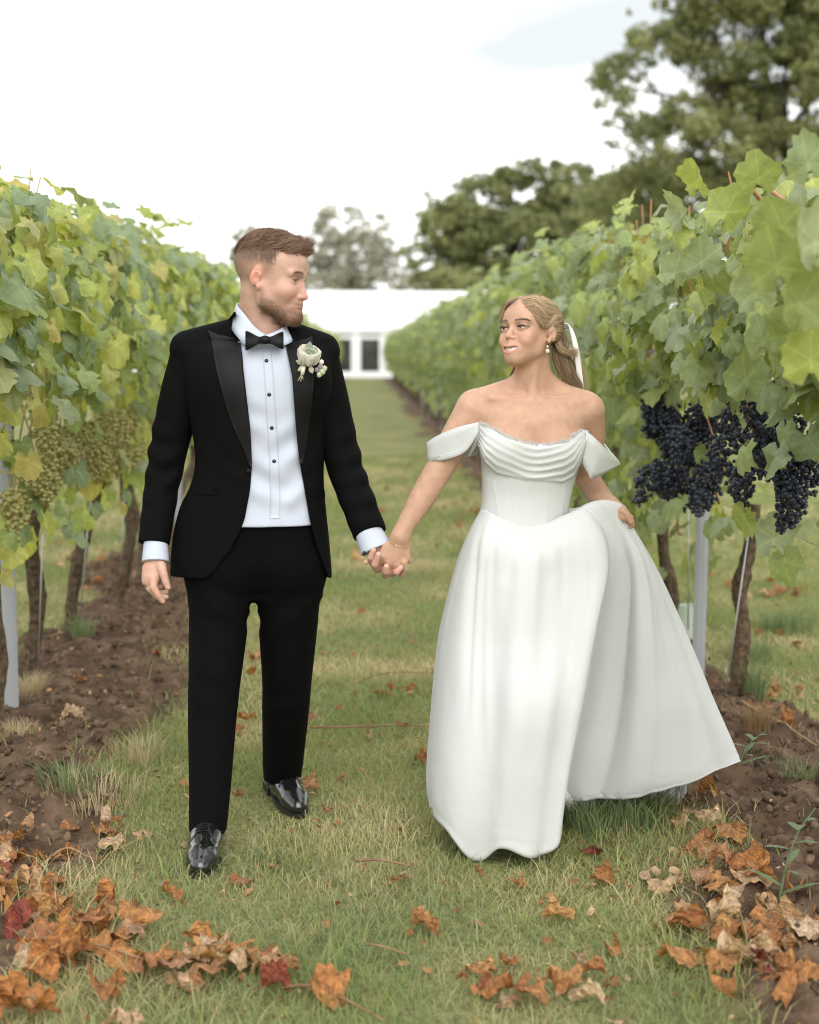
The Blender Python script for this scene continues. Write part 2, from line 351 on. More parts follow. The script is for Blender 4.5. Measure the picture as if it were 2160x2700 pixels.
def leaf_material(name, cols, transl, attr=False, vein=1.3, rough=0.55, dry=False):
    m = bpy.data.materials.new(name); m.use_nodes = True; nt = m.node_tree; N, L = nt.nodes, nt.links; b = N['Principled BSDF']
    b.inputs['Roughness'].default_value = rough; b.inputs['Specular IOR Level'].default_value = 0.55
    if attr:
        a = N.new('ShaderNodeAttribute'); a.attribute_name = 'col'; cs = a.outputs['Color']
    else:
        oi = N.new('ShaderNodeObjectInfo'); r = N.new('ShaderNodeValToRGB')
        while len(r.color_ramp.elements) < len(cols): r.color_ramp.elements.new(0.5)
        for i, (p, c) in enumerate(cols): r.color_ramp.elements[i].position = p; r.color_ramp.elements[i].color = (*c, 1)
        L.new(oi.outputs['Random'], r.inputs['Fac']); cs = r.outputs[0]
    v = N.new('ShaderNodeAttribute'); v.attribute_name = 'vein'
    mr = N.new('ShaderNodeMapRange'); mr.inputs['From Min'].default_value = 0; mr.inputs['From Max'].default_value = 1; mr.inputs['To Min'].default_value = 1.0; mr.inputs['To Max'].default_value = vein
    tcn = N.new('ShaderNodeTexCoord'); sx = N.new('ShaderNodeSeparateXYZ'); 
    uvn = N.new('ShaderNodeAttribute'); uvn.attribute_name = 'lp'; L.new(uvn.outputs['Vector'], sx.inputs[0])
    # radiating veins: |sin(k * angle)| thin lines
    at2 = N.new('ShaderNodeMath'); at2.operation = 'ARCTAN2'; L.new(sx.outputs[0], at2.inputs[0]); L.new(sx.outputs[1], at2.inputs[1])
    ml = N.new('ShaderNodeMath'); ml.operation = 'MULTIPLY'; ml.inputs[1].default_value = math.pi / R(58); L.new(at2.outputs[0], ml.inputs[0])
    sn = N.new('ShaderNodeMath'); sn.operation = 'SINE'; L.new(ml.outputs[0], sn.inputs[0])
    ab = N.new('ShaderNodeMath'); ab.operation = 'ABSOLUTE'; L.new(sn.outputs[0], ab.inputs[0])
    le = N.new('ShaderNodeVectorMath'); le.operation = 'LENGTH'; L.new(uvn.outputs['Vector'], le.inputs[0])
    mu = N.new('ShaderNodeMath'); mu.operation = 'MULTIPLY'; L.new(ab.outputs[0], mu.inputs[0]); L.new(le.outputs['Value'], mu.inputs[1])
    mr.inputs['From Min'].default_value = 0.045; mr.inputs['From Max'].default_value = 0.0; L.new(mu.outputs[0], mr.inputs['Value'])
    nz = N.new('ShaderNodeTexNoise'); nz.inputs['Scale'].default_value = 7 if dry else 5; nz.inputs['Detail'].default_value = 6 if dry else 3; L.new(uvn.outputs['Vector'], nz.inputs['Vector'])
    mr2 = N.new('ShaderNodeMapRange'); mr2.inputs['From Min'].default_value = .3; mr2.inputs['From Max'].default_value = .7; mr2.inputs['To Min'].default_value = 0.5 if dry else 0.82; mr2.inputs['To Max'].default_value = 1.3 if dry else 1.15; L.new(nz.outputs['Fac'], mr2.inputs['Value'])
    m1 = N.new('ShaderNodeMath'); m1.operation = 'MULTIPLY'; L.new(mr.outputs[0], m1.inputs[0]); L.new(mr2.outputs[0], m1.inputs[1])
    mm = N.new('ShaderNodeMixRGB'); mm.blend_type = 'MULTIPLY'; mm.inputs['Fac'].default_value = 1; L.new(cs, mm.inputs[1]); L.new(m1.outputs[0], mm.inputs[2]); cs = mm.outputs[0]
    L.new(cs, b.inputs['Base Color'])
    bp = N.new('ShaderNodeBump'); bp.inputs['Strength'].default_value = 1.0 if dry else 0.25; bp.inputs['Distance'].default_value = 0.02 if dry else 0.004; L.new(m1.outputs[0] if not dry else mr2.outputs[0], bp.inputs['Height']); L.new(bp.outputs[0], b.inputs['Normal'])
    if transl:
        t = N.new('ShaderNodeBsdfTranslucent'); ms = N.new('ShaderNodeMixShader'); ms.inputs[0].default_value = transl
        hs = N.new('ShaderNodeMixRGB'); hs.blend_type = 'MULTIPLY'; hs.inputs['Fac'].default_value = 1; hs.inputs[2].default_value = (1.25, 1.2, 0.62, 1); L.new(cs, hs.inputs[1])
        L.new(hs.outputs[0], t.inputs['Color']); L.new(b.outputs[0], ms.inputs[1]); L.new(t.outputs[0], ms.inputs[2]); L.new(ms.outputs[0], N['Material Output'].inputs['Surface'])
    return m
VCOLS = [(0.0, (0.46, 0.49, 0.16)), (0.06, (0.39, 0.44, 0.13)), (0.16, (0.36, 0.42, 0.125)), (0.4, (0.30, 0.36, 0.135)), (0.62, (0.25, 0.31, 0.165)), (0.85, (0.34, 0.39, 0.245)), (0.96, (0.20, 0.26, 0.10)), (1.0, (0.30, 0.35, 0.13))]
LCOLS = [(0.0, (0.50, 0.51, 0.14)), (0.2, (0.37, 0.43, 0.11)), (0.45, (0.30, 0.37, 0.11)), (0.68, (0.22, 0.29, 0.16)), (0.88, (0.29, 0.36, 0.22)), (1.0, (0.50, 0.44, 0.13))]
M_LEAF_R = leaf_material('vine_leaf_green', VCOLS, 0.36); M_LEAF_L = leaf_material('vine_leaf_yellow_green', LCOLS, 0.40)
M_FOL = leaf_material('vine_foliage', None, 0.38, attr=True)
LEAF = []
for k in range(8):
    V, F = leaf_shape(100 + k, curl=random.uniform(.0, 1.0), fold=random.uniform(-.4, .9), crumple=.16); LEAF.append((V, F))
def leaf_mesh_data(name, m, shapes):
    o = []
    for V, F in shapes:
        me = new_mesh(name, V, F, smooth=True); a = me.attributes.new('lp', 'FLOAT_VECTOR', 'POINT'); a.data.foreach_set('vector', V.astype(np.float32).ravel()); me.materials.append(m); o.append(me)
    return o
LEAF_ME_R = leaf_mesh_data('leaf', M_LEAF_R, LEAF); LEAF_ME_L = leaf_mesh_data('leaf', M_LEAF_L, LEAF)
DRYC = [(0.0, (0.68, 0.37, 0.15)), (0.2, (0.54, 0.22, 0.065)), (0.38, (0.62, 0.30, 0.11)), (0.52, (0.42, 0.17, 0.06)), (0.70, (0.72, 0.46, 0.25)), (0.86, (0.78, 0.58, 0.38)), (0.96, (0.50, 0.21, 0.08)), (1.0, (0.34, 0.07, 0.045))]
M_DRY = leaf_material('dry_leaf', DRYC, 0.18, rough=0.8, vein=0.86, dry=True)

def leaf_pose(rr, side, x, y, z, outward, topness):
    """matrix of a hanging leaf: normal roughly outward, tip roughly down"""
    n = Vector((outward * (1 - 0.5 * topness) + rr.normal(0, .38), -0.33 + rr.normal(0, .38), 0.35 + 1.1 * topness + rr.normal(0, .33))).normalized()
    d = Vector((rr.normal(0, .45) + outward * .25, rr.normal(0, .5), -1 + 1.0 * topness * rr.random())); d = (d - n * d.dot(n)).normalized()
    xax = d.cross(n); m = Matrix((xax, d, n)).transposed()
    return m
def canopy_points(rr, count, outward, spacing=1.0, top=2.1, bottom=0.86, low=0.0):
    pts = []
    for i in range(count):
        u = rr.random()
        y = rr.uniform(-0.56, 0.56) * spacing
        if u < 0.60:   # alley-side face
            z = bottom + (top - bottom) * rr.random() ** 0.85; bulge = 0.24 + 0.12 * math.sin(z * 5 + y * 3) + 0.06 * rr.normal()
            x = outward * (bulge * (1 - 0.35 * max(0, (z - 1.75) / .4))) ; t = 0.0 + max(0, z - 1.8)
        elif u < 0.76:  # top
            z = top + rr.normal(0, .06) + 0.05 * math.sin(y * 7); x = rr.normal(0, .15); t = 0.8
        else:          # core and far side
            z = bottom + 0.05 + (top - bottom) * rr.random(); x = -outward * rr.uniform(-0.12, 0.32); t = 0.1
        if u < 0.6 and z < bottom + 0.14 and rr.random() < 0.6: z += 0.25
        if u < low: z = rr.uniform(0.62, bottom); x = outward * rr.uniform(.05, .25)
        pts.append((x, y, z, t))
    return pts
def wood(name, col): return mat(name, col, rough=0.9, spec=0.2, noise=(45, 0.6), bump=(60, 1.0, (1, 1, 0.10)))
M_BARK = wood('vine_bark', (0.115, 0.082, 0.052)); M_CANE = mat('vine_cane', (0.36, 0.15, 0.055), rough=0.5, noise=(14, 0.3)); M_CANE_P = mat('vine_cane_pale', (0.42, 0.33, 0.15), rough=0.55, noise=(14, 0.3))
M_GRAPE_D = mat('dark_grape', (0.012, 0.014, 0.026), rough=0.42, spec=0.5, noise=(60, 0.9, (0.060, 0.070, 0.105)))
M_GRAPE_P = mat('pale_grape', (0.42, 0.40, 0.13), rough=0.35, noise=(60, 0.7, (0.50, 0.42, 0.17)), transl=0.2)
ICO1, ICO2 = ico(1), ico(2)
GRAPE_ME = {k: new_mesh('grape', ICO2[0], ICO2[1]) for k in ('d', 'p')}
GRAPE_ME['d'].materials.append(M_GRAPE_D); GRAPE_ME['p'].materials.append(M_GRAPE_P)
def bunch_points(rr, n, L, W, r):
    pts = []
    tries = 0
    while len(pts) < n and tries < n * 60:
        tries += 1; t = rr.random() ** 0.8; rad = W * (0.35 + 0.65 * math.sin(math.pi * min(1, 0.25 + t * 0.80))) * math.sqrt(rr.random())
        a = rr.uniform(0, 6.28); p = np.array([rad * math.cos(a), rad * math.sin(a), -t * L])
        if not pts or ((np.array(pts) - p) ** 2).sum(1).min() > (r * 1.5) ** 2: pts.append(p)
    return np.array(pts)
BUNCH = []
for k in range(5):
    rr = np.random.default_rng(300 + k); pts = bunch_points(rr, 84, 0.155 + 0.03 * rr.random(), 0.050 + 0.012 * rr.random(), 0.0092); BUNCH.append((pts, rr.uniform(0.0080, 0.0118, len(pts))))
BUNCH_ME = {}
for key, mm in (('d', M_GRAPE_D), ('p', M_GRAPE_P)):
    BUNCH_ME[key] = []
    for pts, rad in BUNCH:
        VV, FF = [], []; n0 = 0
        for p, r_ in zip(pts, rad): VV.append(ICO1[0] * r_ + p); FF.append(ICO1[1] + n0); n0 += len(ICO1[0])
        st, sf = tube([(0, 0, 0.06), (0, 0.004, 0.0), (0, 0, -0.1)], [0.003, .0025, .001], 5)
        me = new_mesh('grape_bunch', np.concatenate(VV), np.concatenate(FF)); me.materials.append(mm); BUNCH_ME[key].append(me)
def bunch(vine, key, loc, s=1.0, singles=0, rr=rng, tilt=0.25):
    k = rr.integers(0, 5)
    rot = (rr.normal(0, tilt), rr.normal(0, tilt), rr.uniform(0, 6.28))
    if singles:
        pts, rad = BUNCH[k]; e = Euler(rot).to_matrix(); W = np.array(e) @ pts.T
        order = np.argsort(W[1]); front = set(order[:singles].tolist())
        VV, FF = [], []; n0 = 0
        for i, (p, r_) in enumerate(zip(pts, rad)):
            if i not in front: VV.append(ICO1[0] * r_ + p); FF.append(ICO1[1] + n0); n0 += len(ICO1[0])
        V, F = tube([(0, 0, 0.05), (0.002, 0.003, 0.0), (0, 0, -0.11)], [0.0028, .0024, .001], 5, caps=False)
        F3 = np.array([t for f in F for t in ((f[0], f[1], f[2]), (f[0], f[2], f[3]))])
        VV.append(V); FF.append(F3 + n0)
        me = new_mesh('grape_bunch', np.concatenate(VV), np.concatenate(FF)); me.materials.append(M_GRAPE_D if key == 'd' else M_GRAPE_P)
        o = link('grape_bunch', me, parent=vine, loc=loc); o.rotation_euler = rot; o.scale = (s,) * 3
        for i in front:
            g = link('grape', GRAPE_ME[key], parent=o, loc=pts[i]); g.scale = (rad[i],) * 3
    else:
        o = link('grape_bunch', BUNCH_ME[key][k], parent=vine, loc=loc); o.rotation_euler = rot; o.scale = (s,) * 3
    return o
def trunk_geo(rr, pts, r0, r1, lobes=True):
    P = smooth_path(pts, 9); n = 18; k = len(P); rad = np.linspace(r0, r1, k) * (1 + 0.14 * np.sin(np.linspace(0, 16, k) + rr.uniform(0, 6)) + rr.normal(0, .05, k))
    V, F = tube(P, rad, n); V = V.reshape(k, n, 3)
    c = P[:, None]; ang = np.arange(n)
    f = 1 + 0.16 * np.sin(ang * 3 + rr.uniform(0, 6))[None, :] * np.sin(np.linspace(0, 5, k))[:, None] + 0.20 * (ang % 2)[None, :] + rr.normal(0, .07, (k, n))
    return (c + (V - c) * f[..., None]).reshape(-1, 3), F
FOLIAGE = {}
def foliage_mesh(side, k):
    """shared foliage of far vines"""
    if (side, k) in FOLIAGE: return FOLIAGE[(side, k)]
    rr = np.random.default_rng(900 + k + (50 if side < 0 else 0)); outward = 1.0 if side < 0 else -1.0; cols = LCOLS if side < 0 else VCOLS
    VV, FF, CC, LP = [], [], [], []; n0 = 0
    cp = np.array([c[0] for c in cols]); cc = np.array([c[1] for c in cols])
    for (x, y, z, t) in canopy_points(rr, 330, outward, bottom=0.92 if side < 0 else 0.62):
        V, F = LEAF[rr.integers(0, 8)]; s = rr.uniform(.095, .165); m = np.array(leaf_pose(rr, side, x, y, z, outward, t))
        VV.append((V * s) @ m.T + [x, y, z]); FF.append(np.array(F) + n0); n0 += len(V); LP.append(V)
        u = rr.random(); CC.append(np.tile([np.interp(u, cp, cc[:, j]) for j in range(3)], (len(V), 1)))
    me = new_mesh('foliage', np.concatenate(VV), np.concatenate(FF), {'col': np.concatenate(CC)}); a = me.attributes.new('lp', 'FLOAT_VECTOR', 'POINT'); a.data.foreach_set('vector', np.concatenate(LP).astype(np.float32).ravel())
    me.materials.append(M_FOL); FOLIAGE[(side, k)] = me; return me
ORD = ['nearest', 'second', 'third', 'fourth', 'fifth', 'sixth', 'seventh', 'eighth', 'ninth', 'tenth', 'eleventh', 'twelfth']
def canes(rr, vine, outward, key, n=6, cz=.83):
    for i in range(n):
        y0 = rr.uniform(-.45, .45); p = [(rr.normal(0, .03), y0, 0.86 + rr.normal(0, .03))]
        for z in (1.1, 1.4, 1.75, 2.05): p.append((p[-1][0] + rr.normal(0, .05) + outward * .02, p[-1][1] + rr.normal(0, .05), z + rr.normal(0, .05)))
        P = smooth_path(p, 4); V, F = tube(P, np.linspace(.0055, .003, len(P)), 6); mesh_obj('cane', V, F, M_CANE if key == 'd' else M_CANE_P, vine)
    # cordon along the lowest wire
    P = smooth_path([(rr.normal(0, .01), yy, cz + rr.normal(0, .02)) for yy in np.linspace(-.5, .5, 6)], 4); V, F = tube(P, np.full(len(P), .012), 7); mesh_obj('cordon', V, F, M_BARK, vine)
def vine(side, y, idx, trunk_px=None, n_leaf=0, near=False, bunches=0, top=2.1, singles=0, bottom=1.12, low=0.03, bz=(.92, 1.24), by=(-.48, .48)):
    rr = np.random.default_rng(int(1000 + y * 37 + side * 11)); rowx = LROW if side < 0 else RROW; outward = 1.0 if side < 0 else -1.0; key = 'p' if side < 0 else 'd'
    xb = rowx + rr.normal(0, .02); v = empty('grapevine', (xb, y, float(gz(xb, y))))
    rowname = 'left-hand' if side < 0 else 'right-hand'
    if near or idx < 12: tag(v, f'{"pale-fruited" if side < 0 else "dark-fruited"} grapevine, {ORD[idx]} from the camera in the {rowname} row', 'grapevine', f'grapevines of the {rowname} row')
    else: tag(v, f'small distant grapevine merging into the far {rowname} hedge of vines', 'grapevine', f'grapevines of the {rowname} row')
    if trunk_px is not None: pts = [np.array(p) - [xb, y, float(gz(xb, y))] for p in trunk_px]
    else: pts = [(0, 0, -.05), (rr.normal(0, .03), rr.normal(0, .04), .25), (rr.normal(0, .04), rr.normal(0, .05), .55), (rr.normal(0, .03), rr.normal(0, .05), .88)]
    if near:
        V, F = trunk_geo(rr, pts, .030, .024); mesh_obj('trunk', V, F, M_BARK, v)
        canes(rr, v, outward, key, 7, .83 + min(.3, max(0, bottom - .9)))
        for (x, yy, z, t) in canopy_points(rr, n_leaf, outward, top=top, bottom=bottom, low=low):
            m = leaf_pose(rr, side, x, yy, z, outward, t); me = (LEAF_ME_L if side < 0 else LEAF_ME_R)[rr.integers(0, 8)]
            s = rr.uniform(.095, .185); o = link('leaf', me, parent=v); o.matrix_local = Matrix.LocRotScale(Vector((x, yy, z)), m.to_quaternion(), Vector((s, s * rr.uniform(.85, 1.1), s)))
    else:
        if y < 16:
            V, F = trunk_geo(rr, pts, .030, .024); mesh_obj('trunk', V, F, M_BARK, v)
        else: o = link('trunk', FAR_TRUNK, parent=v); o.rotation_euler = (0, 0, rr.uniform(0, 6.28))
        o = link('foliage', foliage_mesh(side, int(rr.integers(0, 5))), parent=v, kind='stuff'); o.scale = (rr.uniform(.9, 1.1), 1.02, rr.uniform(.96, 1.03) * top / 2.1)
    for i in range(bunches):
        z = rr.uniform(*bz); bunch(v, key, (outward * rr.uniform(.05, .26), rr.uniform(*by), z), rr.uniform(.85, 1.15), singles, rr)
    return v
FAR_TRUNK = new_mesh('trunk', *trunk_geo(np.random.default_rng(1), [(0, 0, -.05), (.02, 0, .3), (-.02, .01, .6), (0, 0, .9)], .03, .024)); FAR_TRUNK.materials.append(M_BARK)
def tpts(lst, Y): return [at(px, py, Y + dy) for px, py, dy in lst]
# left row
LY = [4.95, 5.9, 6.88, 7.78, 8.8]; LT = {6.88: [(70, 1815, 0), (100, 1610, 0), (85, 1450, -.03), (95, 1345, 0), (128, 1250, .02), (140, 1120, 0)],
      7.78: [(200, 1705, 0), (188, 1610, 0), (205, 1490, 0), (235, 1370, 0), (255, 1280, 0), (262, 1130, 0)], 8.8: [(302, 1610, 0), (325, 1510, 0), (345, 1400, 0), (332, 1310, 0), (325, 1230, 0), (330, 1120, 0)]}
VINES = []
for i, y in enumerate(LY):
    VINES.append(vine(-1, y, i, tpts(LT[y], y) if y in LT else None, (290, 290, 290, 270, 250)[i], True, top=(1.95, 2.0, 2.03, 2.06, 2.1)[i], bottom=(1.26, 1.26, 1.2, 1.1, 1.0)[i], low=.06, bz=(.90, 1.18), bunches=(0, 8, 11, 10, 6)[i], singles=(0, 8, 12, 0, 0)[i]))
for j in range(64):
    y = 9.8 + j * 1.0 + (0 if j < 30 else (j - 30) * .15); vine(-1, y, 5 + j, bunches=4 if y < 14 else 0)
# right row
RY = [3.1, 4.0, 4.93, 6.36, 7.4, 8.4]; RT = {6.36: [(1925, 1880, 0), (1945, 1790, 0), (1958, 1640, .0), (1950, 1560, 0), (1975, 1460, 0), (1990, 1330, 0)]}
for i, y in enumerate(RY):
    VINES.append(vine(1, y, i, tpts(RT[y], y) if y in RT else None, (290, 295, 295, 295, 300, 300)[i], True, (0, 0, 16, 26, 0, 1)[i], singles=(0, 0, 18, 11, 0, 0)[i], bottom=(1.1, 1.15, 1.22, 1.20, .32, .4)[i], low=(0, .0, .02, .03, 0, 0)[i], by=(-.48, .48) if i not in (2, 3) else ((.12, .46), (-.42, .06))[i - 2], bz=(.98, 1.32), top=(1.80, 1.88, 1.95, 1.98, 1.72, 2.0)[i]))
for j in range(64):
    y = 9.35 + j * 1.0 + (0 if j < 30 else (j - 30) * .15); vine(1, y, 6 + j, bunches=2 if y < 14 else 0)

# ------------------------------------------------------------------ galvanised posts, wires, rods
def post_material():
    m = bpy.data.materials.new('galvanised_post'); m.use_nodes = True; nt = m.node_tree; N, L = nt.nodes, nt.links; b = N['Principled BSDF']
    b.inputs['Metallic'].default_value = 0.35; b.inputs['Roughness'].default_value = 0.5
    tcn = N.new('ShaderNodeTexCoord'); sx = N.new('ShaderNodeSeparateXYZ'); L.new(tcn.outputs['Object'], sx.inputs[0])
    def mth(op, a, bb):
        n = N.new('ShaderNodeMath'); n.operation = op
        for k, v in enumerate((a, bb)):
            if v is None: continue
            if isinstance(v, (int, float)): n.inputs[k].default_value = v
            else: L.new(v, n.inputs[k])
        return n.outputs[0]
    s = mth('SINE', mth('MULTIPLY', mth('ADD', sx.outputs[0], sx.outputs[2]), 2 * math.pi / 0.014), None); t = mth('SINE', mth('MULTIPLY', mth('SUBTRACT', sx.outputs[0], sx.outputs[2]), 2 * math.pi / 0.011), None)
    p = mth('MULTIPLY', mth('ADD', mth('MAXIMUM', s, t), 1.0), 0.5)
    r = N.new('ShaderNodeValToRGB'); r.color_ramp.elements[0].color = (0.22, 0.23, 0.245, 1); r.color_ramp.elements[1].color = (0.50, 0.52, 0.54, 1); L.new(p, r.inputs['Fac']); L.new(r.outputs[0], b.inputs['Base Color'])
    bp = N.new('ShaderNodeBump'); bp.inputs['Strength'].default_value = 0.5; bp.inputs['Distance'].default_value = 0.002; L.new(p, bp.inputs['Height']); L.new(bp.outputs[0], b.inputs['Normal'])
    return m
M_POST = post_material(); M_STEEL = mat('wire_steel', (0.45, 0.46, 0.46), rough=0.45, metal=0.7)
POST = Geo()
_prof = np.array([(-.028, .012), (-.028, 0), (-.012, -.006), (.012, -.006), (.028, 0), (.028, .012)])
_pp = np.concatenate([_prof, (_prof * [.88, 1] + [0, .003])[::-1]])
_n = len(_pp); POST.add(np.array([(x, y, z) for z in (-.1, 2.05) for x, y in _pp]), [(i, (i + 1) % _n, _n + (i + 1) % _n, _n + i) for i in range(_n)] + [tuple(range(_n, 2 * _n))])
POST_ME = new_mesh('post', POST.verts(), POST.F, smooth=False); POST_ME.materials.append(M_POST)
HOOK = Geo().box((0, 0, 0), (.005, .007, .014)); HOOK_ME = new_mesh('wire_hook', HOOK.verts(), HOOK.F, smooth=False); HOOK_ME.materials.append(M_STEEL)
def post(x, y, label, hooks=True, tilt=0.0):
    e = empty('trellis_post', (x, y, float(gz(x, y)))); link('post', POST_ME, parent=e); e.rotation_euler = (0, tilt, 0)
    tag(e, label, 'post', 'galvanised trellis posts')
    if hooks:
        for i in range(18):
            for s in (-1, 1): link('wire_hook', HOOK_ME, parent=e, loc=(s * .0295, .004, .28 + i * .085))
post(-1.435, 6.2, 'perforated galvanised steel trellis post at the left edge before the pale-fruited vines')
post(1.50, 6.72, 'galvanised steel trellis post behind the raised white skirt beside dark grapes', tilt=0.008)
for k in range(1, 12):
    for sx_, nm in ((LROW, 'left-hand'), (RROW, 'right-hand')):
        post(sx_, 6.5 + k * 5.6, f'slim grey trellis post {("second", "third")[k-1]} from the camera in the {nm} vine row' if k < 3 else f'distant grey trellis post deep in the {nm} vine row', hooks=False)
for sx_, nm in ((LROW, 'left-hand'), (RROW, 'right-hand')):
    for z, wn in ((0.83, 'lowest fruiting'), (1.25, 'middle'), (1.62, 'upper'), (1.95, 'top')):
        P = [(sx_ + 0.02, y, z - 0.012 * math.sin((y - 6.5) / 5.6 * math.pi) ** 2) for y in np.arange(2.0, 74, 1.4)]
        V, F = tube(P, np.full(len(P), .0016), 5); o = mesh_obj('trellis_wire', V, F, M_STEEL); tag(o, f'{wn} steel trellis wire of the {nm} vine row', 'wire', 'trellis wires')
def rod(p0, p1, label):
    g = Geo(); g.tube([p0, (np.array(p0) + p1) / 2, p1], [.0035] * 3, 7); o = g.build('support_rod', M_STEEL, smooth=True); tag(o, label, 'rod', 'thin steel support rods')
rod(at(100, 1790, 6.8), at(116, 1300, 6.8), 'thin steel rod beside the first gnarled trunk of the left row')
rod(at(208, 1660, 7.7), at(240, 1290, 7.7), 'thin steel rod tied to the second gnarled trunk of the left row')
rod(at(318, 1520, 8.7), at(328, 1300, 8.7), 'thin steel rod beside the third gnarled trunk of the left row')
rod(at(1906, 1885, 6.3), at(1975, 1400, 6.3), 'thin steel rod leaning on the trunk under the dark grapes')
rod(at(1815, 1660, 7.25), at(1815, 1290, 7.25), 'thin steel rod left of the galvanised post on the right')
# grow tube around a young vine behind the post
def grow_tube(px, pyb, pyt, Y, label):
    b = at(px, pyb, Y); t = at(px, pyt, Y); g = Geo(); h = t[2] - b[2]; th = np.linspace(0, 2 * np.pi, 16, endpoint=False)
    V = np.array([(r * math.cos(a), r * math.sin(a), z) for z, r in ((0, .055), (h, .055), (h, .051), (0.02, .051)) for a in th])
    F = [(k * 16 + i, k * 16 + (i + 1) % 16, (k + 1) * 16 + (i + 1) % 16, (k + 1) * 16 + i) for k in range(3) for i in range(16)]
    g.add(V, F); o = g.build('grow_tube', mat('grow_tube_plastic' + str(int(Y)), (0.55, 0.62, 0.50), rough=0.5, transl=0.3), smooth=True, loc=b); tag(o, label, 'tree guard')
grow_tube(1815, 1745, 1595, 7.6, 'pale green plastic grow tube between the white skirt and galvanised post')
grow_tube(1152, 1095, 1040, 32, 'distant pale plastic grow tube at the foot of the right row')
# ------------------------------------------------------------------ marquee at the end of the alley
M_PVC = mat('marquee_pvc', (0.86, 0.87, 0.87), rough=0.5, noise=(0.8, 0.03)); M_FRAME = mat('marquee_frame', (0.80, 0.80, 0.82), rough=0.4)
M_GLASS = mat('dark_glass', (0.018, 0.02, 0.02), rough=0.05, spec=0.6, noise=(1.2, 0.5, (0.10, 0.105, 0.09)))
def marquee():
    Y0 = 86.0; x0, x1 = -24.0, 26.0; eave, ridge, dep = 2.75, 5.05, 14.0
    e = empty('marquee', (0, Y0, 0)); tag(e, 'long white marquee with glazed doors closing the end of the alley', 'marquee')
    def b(name, xa, xb, za, zb, ya, yb, m, parent=e):
        g = Geo().box(((xa + xb) / 2, (ya + yb) / 2, (za + zb) / 2), (xb - xa, yb - ya, zb - za)); return g.build(name, m, parent)
    g = Geo(); V = []
    for x in np.linspace(x0, x1, 11):
        V += [(x, -0.35, eave), (x, dep / 2, ridge), (x, dep + .35, eave), (x, dep + .35, eave - .12), (x, dep / 2, ridge - .12), (x, -0.35, eave - .12)]
    F = [(i * 6 + j, i * 6 + (j + 1) % 6, i * 6 + 6 + (j + 1) % 6, i * 6 + 6 + j) for i in range(10) for j in range(6)] + [(0, 1, 2, 3, 4, 5), tuple(60 + k for k in (5, 4, 3, 2, 1, 0))]
    g.add(V, F); g.build('roof', M_PVC, e)
    b('valance', x0, x1, eave - .30, eave - .125, -.30, -.27, M_PVC)
    b('floor_edge', x0, x1, 0, .22, -.25, .05, M_FRAME); b('back_wall', x0, x1, .22, eave - .12, dep - .1, dep, M_PVC); b('side_wall', x0, x0 + .1, .22, eave - .13, 0.1, dep - .12, M_PVC); b('side_wall', x1 - .1, x1, .22, eave - .13, .1, dep - .12, M_PVC)
    for x in np.linspace(x0 + 2.5, x1 - 2.5, 10):
        g = Geo(); g.add([(x - .05, -.36, eave + .02), (x + .05, -.36, eave + .02), (x + .05, dep / 2, ridge + .03), (x - .05, dep / 2, ridge + .03), (x - .05, -.36, eave - .1), (x + .05, -.36, eave - .1), (x + .05, dep / 2, ridge - .1), (x - .05, dep / 2, ridge - .1)], [(0, 1, 2, 3), (4, 7, 6, 5), (0, 4, 5, 1), (1, 5, 6, 2), (2, 6, 7, 3), (3, 7, 4, 0)]); g.build('roof_seam', M_FRAME, e)
    # bays: uprights and glass; a door pair where the alley ends
    ups = [(-23.9, .2), (-19, .2), (-14, .2), (-9.3, .2), (-4.9, .2), (-1.2, .22)]
    cuts = [-23.8, -18, -12.5, -7.2, -3.6, -1.7, -.34, 1.38, 2.95, 5.8, 8.6, 13, 18, 22, 25.9]
    for k, x in enumerate(cuts):
        wd = .70 if abs(x - 1.38) < .01 else (.38 if abs(x + .34) < .2 else .22)
        b('upright', x - wd / 2, x + wd / 2, .22, eave - .30, -.2, -.06, M_FRAME)
    ws = {i: (.70 if abs(c - 1.38) < .01 else (.38 if abs(c + .34) < .2 else .22)) for i, c in enumerate(cuts)}
    for k in range(len(cuts) - 1):
        xa, xb = cuts[k] + ws[k] / 2, cuts[k + 1] - ws[k + 1] / 2
        if xb - xa < .1: continue
        w_ = link('window', Geo().box(((xa + xb) / 2, -.13, (eave - .42 + .30) / 2 + .03), (xb - xa, .03, eave - .42 - .36)).build('window', M_GLASS, e).data, parent=e) if False else None
        p = Geo().box(((xa + xb) / 2, -.13, .22 + (eave - .64) / 2), (xb - xa, .03, eave - .64 - .01)).build('window', M_GLASS, e)
        f = Geo()
        for (ax, bx, az, bz) in ((xa, xb, .225, .33), (xa, xb, eave - .62, eave - .43), (xa, xa + .07, .335, eave - .63), (xb - .07, xb, .335, eave - .63)):
            f.box(((ax + bx) / 2, -.16, (az + bz) / 2), (bx - ax, .03, bz - az))
        f.build('window_frame', M_FRAME, p)
marquee()
